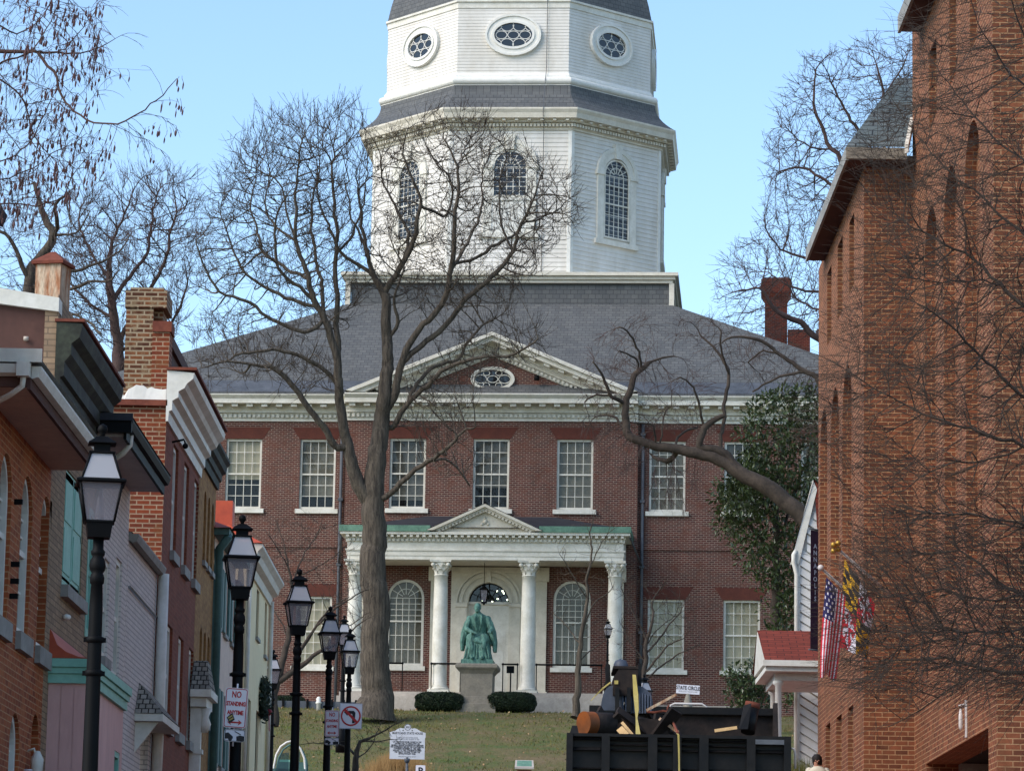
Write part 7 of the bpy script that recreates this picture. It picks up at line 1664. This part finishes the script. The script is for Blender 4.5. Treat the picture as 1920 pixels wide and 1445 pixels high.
tree('massive forked bare tree on the lawn in front of the portico', big, bigcrown, 148.0, 3.6, .25, 7200, 5, .0125, expo=2.12, twig=.5, twlen=.9, trop=(0, 0, .34), dinf=9, dkill=1.5, jit=.07, rs=.62, inertia=1.7, updir=(0, 0, .8))
# ---- bare trees behind the left roofs
t2 = [[(225, 900, 16), (220, 700, 13), (214, 640, 11), (207, 560, 10), (204, 511, 8), (215, 450, 5), (240, 380, 3)], [(207, 570, 7), (240, 520, 6), (275, 470, 5), (285, 400, 3.5), (300, 350, 2)], [(204, 520, 5), (175, 480, 4.5), (150, 420, 3.5), (160, 370, 2)], [(214, 640, 7), (270, 560, 6), (310, 480, 5), (330, 400, 3)], [(216, 660, 6), (290, 640, 5), (330, 590, 4), (350, 530, 3)], [(210, 600, 5), (160, 560, 4.5), (130, 530, 3)]]
tree('bare tree with a rounded fan of fine branches behind the mottled chimney', t2, [([(110, 540), (120, 420), (160, 370), (240, 335), (330, 322), (372, 370), (372, 470), (350, 600), (330, 660), (220, 680), (140, 600)], 1)], 182.0, 4.0, .32, 2900, 8, .014, mat='bark_red', tmat='bark_red', twig=.7, twlen=1.0, dinf=9, dkill=1.5, trop=(0, 0, .4), jit=.07, inertia=1.6, updir=(0, 0, .9), group='bare trees behind the left roofs')
t3 = [[(40, 900, 18), (45, 640, 15), (54, 555, 13), (56, 511, 12), (78, 480, 11), (98, 440, 10), (82, 405, 9), (70, 370, 6), (60, 340, 5)], [(60, 520, 7), (30, 470, 6), (8, 440, 5), (-20, 430, 4)], [(92, 455, 7), (110, 420, 6), (108, 385, 5), (130, 360, 3)], [(54, 545, 6), (100, 548, 6), (122, 544, 5), (166, 530, 4.5), (200, 525, 3.5), (225, 505, 2)], [(85, 478, 6), (110, 508, 5), (155, 505, 5), (188, 488, 4), (220, 470, 3), (245, 440, 1.5)], [(98, 440, 4), (140, 440, 3), (170, 400, 2)], [(45, 600, 6), (80, 600, 5), (150, 590, 4), (190, 630, 3)]]
tree('crooked mossy bare tree rising behind the brown flanked house and rusty flue', t3, [([(-20, 560), (-20, 350), (40, 330), (100, 345), (150, 380), (190, 440), (240, 450), (240, 520), (190, 560), (200, 640), (130, 660), (60, 560)], 1)], 96.0, 2.4, .18, 1300, 9, .0085, mat='bark', tmat='bark_red', twig=.6, twlen=.5, dinf=9, dkill=1.6, rs=.65, group='bare trees behind the left roofs')
# ---- bare tree behind the brick hall
t5 = [[(1760, 1330, 24), (1730, 1000, 20), (1690, 700, 16), (1650, 560, 13), (1625, 440, 11), (1600, 350, 9), (1578, 310, 8), (1562, 280, 7), (1551, 252, 6), (1528, 205, 5), (1530, 128, 2.5)], [(1680, 690, 12), (1600, 660, 11), (1535, 634, 10), (1500, 605, 9), (1470, 592, 8), (1440, 565, 6), (1425, 540, 4), (1380, 545, 2.5)], [(1610, 400, 7), (1570, 360, 6), (1540, 330, 5), (1500, 315, 4), (1460, 325, 2)], [(1600, 380, 7), (1625, 300, 6), (1613, 256, 6), (1590, 215, 5), (1578, 194, 4), (1560, 150, 2.5)], [(1640, 440, 8), (1650, 300, 6), (1654, 186, 5), (1650, 136, 4), (1640, 105, 2)], [(1654, 186, 3.5), (1680, 140, 3), (1700, 105, 2)], [(1640, 520, 7), (1560, 490, 6), (1510, 485, 5), (1460, 470, 3)], [(1620, 600, 6), (1560, 550, 5), (1500, 540, 4), (1440, 510, 2)], [(1535, 634, 5), (1545, 590, 4), (1490, 560, 3)], [(1560, 275, 4), (1520, 280, 3), (1480, 250, 2)]]
tree('spreading bare tree crown showing beside and behind the brick hall', t5, [([(1335, 555), (1365, 480), (1430, 420), (1440, 330), (1455, 200), (1510, 115), (1570, 92), (1640, 78), (1725, 85), (1725, 160), (1640, 290), (1560, 440), (1540, 640), (1460, 640), (1370, 610)], 1)], 168.0, 4.0, .3, 3600, 12, .0135, mat='bark_red', tmat='bark_red', twig=.7, twlen=.75, dinf=9, dkill=1.5, trop=(-.12, 0, .16), jit=.12, inertia=1.2, updir=(-.15, 0, .3))
# ---- gnarled pruned tree leaning in from the right
t6 = [[(1570, 1330, 22), (1556, 1130, 19), (1535, 1015, 18), (1500, 962, 17), (1450, 918, 17), (1415, 898, 16), (1388, 886, 15), (1360, 866, 13), (1310, 850, 13), (1262, 840, 11), (1215, 830, 10), (1180, 818, 10), (1172, 795, 9), (1173, 760, 8), (1181, 735, 7.5), (1188, 708, 7), (1203, 692, 6), (1216, 682, 5)],
 [(1390, 888, 12), (1358, 850, 10), (1335, 842, 9), (1312, 838, 8), (1320, 803, 8), (1338, 788, 7), (1358, 780, 5)], [(1352, 850, 5), (1356, 800, 4.5), (1361, 750, 4.5), (1366, 703, 4), (1354, 673, 3.5), (1336, 648, 3), (1311, 628, 2)], [(1366, 703, 3), (1352, 655, 2.5), (1352, 620, 2)],
 [(1545, 1000, 14), (1552, 850, 11), (1537, 724, 7), (1509, 700, 6), (1485, 680, 5), (1460, 663, 4.5), (1421, 636, 4), (1384, 633, 3), (1356, 640, 2)], [(1509, 700, 4), (1460, 712, 3), (1410, 735, 2)], [(1485, 680, 3), (1430, 660, 2.5), (1400, 680, 2)],
 [(1272, 848, 6), (1258, 862, 6.5), (1243, 864, 6), (1228, 858, 4), (1222, 852, 3)],
 [(1174, 757, 5), (1160, 748, 5), (1148, 742, 4.5), (1140, 722, 4), (1128, 700, 3), (1112, 682, 2)], [(1150, 743, 3), (1120, 742, 2.5), (1095, 755, 2)], [(1172, 800, 3.5), (1150, 780, 3), (1120, 780, 2)], [(1210, 690, 3.5), (1198, 660, 3), (1185, 630, 2.5), (1165, 616, 2)], [(1216, 682, 3), (1240, 672, 2.5), (1262, 670, 2)], [(1195, 700, 3), (1192, 672, 2.5), (1160, 660, 2)],
 [(1262, 838, 3.5), (1275, 812, 3), (1300, 803, 3), (1306, 802, 2.5)], [(1232, 830, 3), (1225, 800, 2.5), (1190, 795, 2)], [(1320, 803, 3.5), (1312, 760, 3), (1300, 725, 2.5), (1275, 708, 2)], [(1240, 832, 2.5), (1245, 780, 2), (1260, 760, 1.5)]]
tree('gnarled pruned tree with reddish twigs leaning left past the magnolia', t6, [([(1090, 720), (1105, 650), (1150, 595), (1215, 590), (1225, 650), (1260, 690), (1320, 690), (1330, 760), (1250, 800), (1180, 900), (1125, 860), (1085, 790)], 1), ([(1250, 600), (1330, 585), (1420, 620), (1500, 660), (1530, 720), (1440, 720), (1370, 690), (1300, 650)], .5), ([(1230, 880), (1290, 860), (1330, 880), (1290, 960), (1200, 930)], .15)], 141.0, 1.8, .17, 1200, 17, .009, mat='bark_dark', tmat='bark_red', twig=.6, twlen=.7, droop=.5, dinf=9, dkill=1.6, trop=(-.04, 0, -.02), rs=.8, updir=(0, 0, .1))
# ---- small bare trees on the lawn
tree('slender young bare tree standing alone before the right arched window', [[(1078, 1345, 9), (1080, 1333, 8), (1085, 1250, 6.5), (1092, 1180, 5.5), (1100, 1120, 4.5), (1106, 1060, 3.5), (1110, 1000, 2.5), (1116, 965, 1.5)], [(1090, 1205, 3), (1060, 1170, 2.2), (1040, 1150, 1.5)], [(1093, 1180, 3), (1120, 1130, 2.2), (1150, 1105, 1.5)], [(1100, 1120, 2.5), (1075, 1080, 1.8), (1050, 1040, 1.2)], [(1106, 1060, 2.2), (1130, 1010, 1.6), (1150, 990, 1)], [(1086, 1240, 2.5), (1110, 1215, 2), (1135, 1200, 1.2)]], [([(1040, 1060), (1080, 980), (1115, 955), (1160, 985), (1160, 1110), (1130, 1210), (1050, 1180)], 1)], 147.0, 1.2, .2, 170, 21, .007, twig=.5, twlen=.4, group='small bare trees on the lawn', mat='bark', tmat='bark')
t9 = [[(1206, 1340, 6), (1207, 1292, 5.5), (1209, 1240, 5), (1212, 1200, 4.5), (1222, 1165, 3.5), (1224, 1130, 2.5), (1240, 1100, 1.5)], [(1210, 1222, 3), (1240, 1190, 2.8), (1262, 1165, 2.2), (1275, 1150, 1.4)], [(1207, 1265, 3.2), (1235, 1230, 3), (1258, 1205, 2.4), (1285, 1196, 1.4)], [(1208, 1280, 3), (1245, 1245, 2.6), (1280, 1222, 2), (1312, 1212, 1.2)], [(1212, 1200, 3), (1196, 1165, 2.4), (1180, 1130, 1.8), (1165, 1100, 1.2)], [(1211, 1210, 2.2), (1230, 1180, 1.8), (1268, 1152, 1.2)], [(1209, 1240, 2.4), (1180, 1200, 2), (1165, 1165, 1.4)]]
tree('low branching bare tree before the lower right window, beside the street name sign', t9, [([(1150, 1180), (1160, 1090), (1220, 1070), (1290, 1120), (1325, 1190), (1310, 1260), (1230, 1260), (1170, 1230)], 1)], 127.0, 1.3, .15, 330, 23, .007, twig=.7, twlen=.35, group='small bare trees on the lawn', mat='bark_dark')
t11 = [[(512, 1360, 11), (512, 1300, 10), (518, 1278, 10), (528, 1240, 8), (538, 1195, 7), (548, 1140, 5.5), (546, 1100, 4.5), (540, 1062, 3.5), (530, 1020, 2)], [(518, 1280, 8), (545, 1258, 7.5), (580, 1235, 6), (610, 1215, 5), (640, 1200, 3), (680, 1165, 2)], [(545, 1255, 5), (570, 1210, 4.5), (600, 1170, 4), (640, 1130, 3), (690, 1105, 1.5)], [(560, 1235, 4), (585, 1190, 3.5), (612, 1145, 3), (655, 1120, 1.8)], [(546, 1100, 3), (565, 1050, 2.5), (590, 1010, 2), (605, 985, 1.2)], [(542, 1065, 2.5), (520, 1030, 2), (505, 1000, 1.2)], [(538, 1195, 3), (520, 1160, 2.5), (500, 1130, 1.8)], [(556, 1085, 2.2), (600, 1060, 2), (640, 1030, 1.2)], [(600, 1170, 2.5), (650, 1172, 2), (690, 1150, 1.2)]]
tree('many limbed small bare tree rising behind the third street lamp', t11, [([(485, 1120), (500, 990), (560, 960), (640, 985), (700, 1080), (710, 1170), (660, 1220), (600, 1130), (540, 1120)], 1)], 131.0, 1.6, .17, 420, 27, .007, twig=.75, twlen=.4, group='small bare trees on the lawn', mat='bark_dark')
t12 = [[(664, 1480, 7), (666, 1440, 6.5), (669, 1408, 5.5), (678, 1392, 4.5), (700, 1378, 3), (735, 1362, 2), (765, 1345, 1.2)], [(669, 1412, 4), (650, 1398, 3), (625, 1392, 2), (590, 1394, 1.5), (560, 1396, 1)], [(678, 1392, 3), (710, 1390, 2), (745, 1385, 1.2)], [(668, 1425, 3), (690, 1402, 2.2), (715, 1350, 1.4)]]
tree('low bare sapling with wide drooping twigs beside the no left turn sign post', t12, [([(560, 1390), (640, 1375), (700, 1330), (765, 1330), (760, 1400), (690, 1410), (600, 1402)], 1)], 84.0, .8, .1, 130, 31, .005, twig=.5, twlen=.2, mat='bark', tmat='bark', trop=(0, 0, -.03))
# ---- tree with dangling pods, upper left, close to the camera
t4 = [[(-160, 1700, 34), (-130, 1000, 30), (-120, 500, 26), (-110, 250, 22), (-90, 120, 16), (-50, 96, 11), (0, 97, 9), (75, 97, 7), (110, 96, 5.5), (168, 98, 3.5), (200, 80, 2.4), (228, 62, 1.3)], [(78, 100, 7), (100, 135, 6.5), (116, 172, 5.5), (140, 212, 4.5), (175, 234, 4.2), (205, 239, 4), (232, 230, 3.6), (260, 212, 3.2), (292, 186, 2.8), (318, 162, 2.2), (334, 144, 1.5)], [(208, 238, 2), (240, 248, 1.7), (270, 262, 1.5), (296, 282, 1.2), (320, 302, .9)], [(236, 228, 1.8), (256, 246, 1.4), (276, 270, 1.2), (268, 300, .8)], [(262, 212, 1.7), (290, 218, 1.4), (312, 228, 1.2), (328, 240, .9)], [(300, 178, 1.3), (302, 156, 1.1), (284, 134, .8)], [(-110, 180, 9), (-50, 150, 6), (20, 112, 5), (80, 100, 4)], [(-110, 220, 9), (-40, 150, 6), (0, 152, 5), (35, 185, 4.5), (60, 235, 4), (80, 272, 3), (110, 300, 2)], [(-110, 300, 10), (-40, 310, 6), (0, 305, 4), (45, 275, 3.5), (75, 225, 3), (100, 170, 2)], [(-115, 380, 9), (-50, 345, 5), (0, 335, 4), (60, 312, 3), (110, 282, 2.5), (160, 250, 1.6)], [(-115, 420, 8), (-40, 380, 5), (0, 380, 4), (70, 382, 3.5), (118, 365, 3), (148, 318, 2.2), (176, 278, 1.4)], [(-90, 110, 8), (-30, 40, 5), (30, 60, 4), (80, 30, 3), (110, -20, 2)], [(60, 96, 4), (90, 50, 3), (108, 0, 2)], [(110, 96, 3), (150, 60, 2.2), (185, 10, 1.4)]]
tp, N4, P4, R4, bn4 = tree('overhanging bare branches hung with small dangling seed pods, upper left corner', t4, [([(-40, -30), (190, -20), (200, 60), (215, 110), (200, 150), (150, 170), (140, 230), (60, 300), (-40, 330)], 1), ([(-40, 300), (80, 290), (150, 240), (180, 300), (150, 370), (60, 420), (-40, 410)], .5)], 27.0, .9, .06, 1300, 35, .0026, mat='twig_warm', tmat='twig_warm', twig=.4, twlen=.22, droop=.8, expo=2.6, dinf=10, dkill=1.7, trop=(.06, 0, -.2), rs=.42, updir=(0, 0, -.3), name='pod_tree')
mb = MB(); pr_ = random.Random(3)
cand = [i for i in range(bn4, len(N4)) if R4[i] < .008 and pr_.random() < .38]
extra = [(u, v) for u, v in ((213, 300), (262, 262), (284, 290), (286, 236), (296, 232), (303, 240), (314, 240), (318, 246), (330, 240), (318, 182), (328, 184), (334, 186), (340, 200), (336, 142), (334, 160), (300, 188), (270, 240), (168, 212), (178, 196), (150, 250), (157, 262))]
for i, src in enumerate([Vector(N4[k]) for k in cand] + [P(u, v, 27.0 + pr_.uniform(-.2, .2)) for u, v in extra]):
    for _ in range(1 if pr_.random() < .65 else 2):
        p = src + Vector((pr_.uniform(-.03, .03), pr_.uniform(-.03, .03), 0)); l = pr_.uniform(.015, .06); q = p + Vector((pr_.uniform(-.02, .02), pr_.uniform(-.02, .02), -l)); h = pr_.uniform(.026, .065); w = pr_.uniform(.0055, .01)
        mb.tube([p, p.lerp(q, .5) + Vector((pr_.uniform(-.01, .01), 0, .004)), q], .0018, 3, cap=False); mb.tube([q, q - Vector((0, 0, h * .3)), q - Vector((.003, 0, h * .7)), q - Vector((.004, 0, h))], [w * .4, w, w * .95, w * .3], 5)
mb.build('seed_pods', 'pod', tp)
# ---- dense bare tree in front of the brick hall, trunk beyond the right edge
t13 = [[(2160, 1900, 60), (2130, 1500, 52), (2110, 1250, 46), (2090, 1000, 40), (2060, 760, 34), (2020, 520, 26), (1985, 300, 18), (1950, 100, 12), (1930, -60, 8)],
 [(2105, 1290, 16), (2000, 1265, 12), (1920, 1262, 10), (1869, 1258, 9), (1814, 1246, 8), (1752, 1233, 6), (1690, 1238, 4.5), (1635, 1236, 3), (1576, 1232, 2)], [(1869, 1258, 6), (1830, 1262, 5), (1795, 1277, 4.5), (1755, 1300, 4), (1724, 1318, 3.5), (1695, 1340, 3), (1668, 1358, 2)],
 [(2100, 1180, 18), (2000, 1140, 12), (1920, 1112, 9), (1869, 1092, 8), (1840, 1060, 6), (1800, 1036, 5), (1732, 1034, 3.5), (1660, 1010, 2.5), (1600, 995, 1.6)], [(1920, 1112, 7), (1850, 1120, 6), (1770, 1105, 5), (1674, 1115, 3.5), (1619, 1114, 2.5), (1560, 1105, 1.5)], [(2000, 1140, 8), (1900, 1180, 6), (1800, 1190, 5), (1700, 1180, 3.5), (1620, 1180, 2)],
 [(2090, 1010, 18), (2000, 900, 12), (1920, 830, 9), (1860, 820, 8), (1800, 800, 6), (1752, 784, 5.5), (1687, 749, 4), (1623, 713, 3), (1558, 674, 1.5)], [(1920, 830, 7), (1850, 870, 5), (1760, 880, 4), (1680, 920, 3), (1600, 940, 1.8)], [(2075, 880, 14), (1990, 790, 10), (1907, 732, 8), (1849, 681, 7), (1810, 640, 6), (1778, 607, 5), (1733, 580, 3.5), (1680, 560, 2)],
 [(2050, 720, 14), (1980, 620, 11), (1920, 580, 10), (1870, 535, 9), (1826, 484, 7), (1770, 455, 6), (1729, 438, 5), (1680, 400, 3), (1645, 380, 1.8)], [(1870, 535, 5), (1800, 530, 4), (1720, 520, 3), (1650, 500, 1.6)],
 [(2030, 560, 12), (1970, 480, 9), (1920, 440, 8), (1850, 380, 6), (1790, 325, 5), (1740, 270, 3.5), (1700, 225, 2.5), (1660, 160, 1.4)], [(2000, 380, 10), (1940, 320, 7), (1890, 280, 6), (1840, 235, 5), (1790, 180, 3.5), (1750, 130, 2.5), (1725, 70, 1.5)], [(1980, 260, 8), (1930, 180, 6), (1880, 130, 5), (1840, 60, 3.5), (1815, -10, 2)], [(1960, 140, 6), (1920, 60, 5), (1890, -20, 3)],
 [(2095, 1080, 10), (1990, 1010, 8), (1900, 980, 6), (1820, 960, 5), (1740, 960, 3.5), (1660, 930, 2)], [(2100, 1230, 9), (1980, 1215, 7), (1880, 1210, 6), (1780, 1195, 4.5), (1700, 1210, 3), (1620, 1200, 1.8)]]
tree('dense dark bare tree whose branches sweep across the brick hall from the right edge', t13, [([(1560, 700), (1640, 560), (1650, 330), (1700, 120), (1780, -20), (1960, -40), (1960, 1000), (1700, 980), (1600, 940)], 0.75), ([(1600, 1262), (1625, 1110), (1650, 980), (1720, 940), (1960, 940), (1960, 1310), (1800, 1300), (1660, 1310)], 1.05), ([(1720, 1160), (1960, 1080), (1960, 1310), (1780, 1290)], .7)], 33.5, 1.5, .09, 12000, 41, .0031, mat='bark_dark', tmat='bark_dark', twig=.36, twlen=.5, expo=2.6, dinf=9, dkill=1.4, trop=(-.55, 0, .0), jit=.06, rs=.4, inertia=2.2, updir=(-.8, 0, .02))
# ---- magnolias
def leafy(label, limbs, crowns, Y0, thick, nclump, per, ls, seed, clr, name='magnolia_tree'):
    b = P(limbs[0][0][0], limbs[0][0][1], Y0); t = thing(name, label, 'tree', b, 'glossy evergreen magnolias')
    N, PAR, FR, bn = grow(limbs, crowns, Y0, thick * .9, .22, 260, seed, .012, 2.3, dinf=12)
    a, c, R = tree_mesh(N, PAR, FR, .012, 2.3, seed, .3, .3, base_n=bn); a.build('trunk', 'bark_dark', t)
    rg = np.random.default_rng(seed); mb = MB(); rr = random.Random(seed)
    for poly, w in crowns:
        pa = np.array(poly, float); lo, hi = pa.min(0), pa.max(0); cen, ext = pa.mean(0), (hi - lo) / 2; k = 0
        while k < nclump * w:
            u, v = rg.uniform(lo, hi)
            if not in_poly(np.array([u]), np.array([v]), poly)[0]: continue
            k += 1; e = math.sqrt(max(.15, 1 - .7 * ((((u, v) - cen) / ext) ** 2).sum()))
            c0 = P(u, v, Y0 + rr.uniform(-1, 1) * thick * e); cr = clr * rr.uniform(.6, 1.3)
            for _ in range(per):
                d = Vector((rr.gauss(0, 1), rr.gauss(0, 1), rr.gauss(.1, .8))); d.normalize(); p = c0 + d * cr * rr.random() ** .4
                ax = (d + Vector((rr.gauss(0, .5), rr.gauss(0, .5), rr.gauss(.1, .5)))).normalized(); sd_ = ax.cross(Vector((rr.gauss(0, .4), rr.gauss(0, .4), 1))).normalized(); up = sd_.cross(ax)
                s = ls * rr.uniform(.65, 1.25); w_ = s * .21
                q0, q1, q2 = p, p + ax * s * .5 + up * s * .06, p + ax * s
                mb.face([q0, q1 + sd_ * w_ + up * w_ * .4, q2, q1], 0); mb.face([q0, q1, q2, q1 - sd_ * w_ + up * w_ * .4], 0)
    mb.build('foliage', 'leaf', t)
leafy('big glossy evergreen magnolia standing between the state house and the brick hall', [[(1450, 1345, 12), (1452, 1200, 10), (1455, 1050, 8), (1460, 900, 6), (1480, 780, 3)], [(1455, 1050, 5), (1400, 980, 4), (1360, 940, 2)], [(1458, 950, 5), (1420, 860, 4), (1400, 800, 2)], [(1456, 1020, 5), (1500, 900, 4), (1530, 800, 2)]],
      [([(1338, 945), (1352, 905), (1400, 895), (1410, 850), (1385, 810), (1425, 745), (1480, 735), (1540, 720), (1560, 900), (1550, 1180), (1500, 1190), (1470, 1140), (1420, 1090), (1385, 1050), (1370, 1010), (1355, 985)], 1.0), ([(1440, 1120), (1540, 1120), (1545, 1330), (1480, 1330), (1440, 1200)], .25), ([(1375, 860), (1440, 840), (1450, 960), (1350, 1000)], .2)], 146.0, 2.2, 480, 18, .29, 51, .42)
leafy('small round magnolia just behind the truck, below the lower right window', [[(1402, 1400, 5), (1402, 1340, 4.5), (1403, 1300, 4), (1405, 1270, 2)], [(1402, 1320, 3), (1385, 1290, 2)], [(1402, 1315, 3), (1430, 1290, 2)]],
      [([(1362, 1268), (1378, 1248), (1395, 1254), (1420, 1240), (1445, 1262), (1452, 1300), (1430, 1335), (1390, 1338), (1368, 1310)], 1.0)], 122.0, .7, 120, 16, .2, 53, .24, 'magnolia_bush')
# ---- dry ornamental grass at the foot of the slope
t = thing('ornamental_grass', 'dry tawny ornamental grass clump at the foot of the lawn near the marker', 'plant', P(745, 1450, 118)); dg_ = random.Random(9); mb = MB(); gz_ = roadz(108) + .1
for _ in range(5200):
    u = dg_.gauss(745, 26); Y = dg_.uniform(116, 121.5); p = P(u, 1440, Y); vt = 1405 + abs(u - 745) * .32 + dg_.uniform(-6, 26); zt_ = P(u, vt, Y).z; l = dg_.gauss(0, .18); x = p.x
    mb.face([(x - .007, Y, gz_), (x + .007, Y, gz_), (x + l * .35 + .006, Y, gz_ + (zt_ - gz_) * .6), (x + l, Y + dg_.gauss(0, .1), zt_), (x + l * .35 - .006, Y, gz_ + (zt_ - gz_) * .6)])
mb.build('blades', 'dry_grass', t)
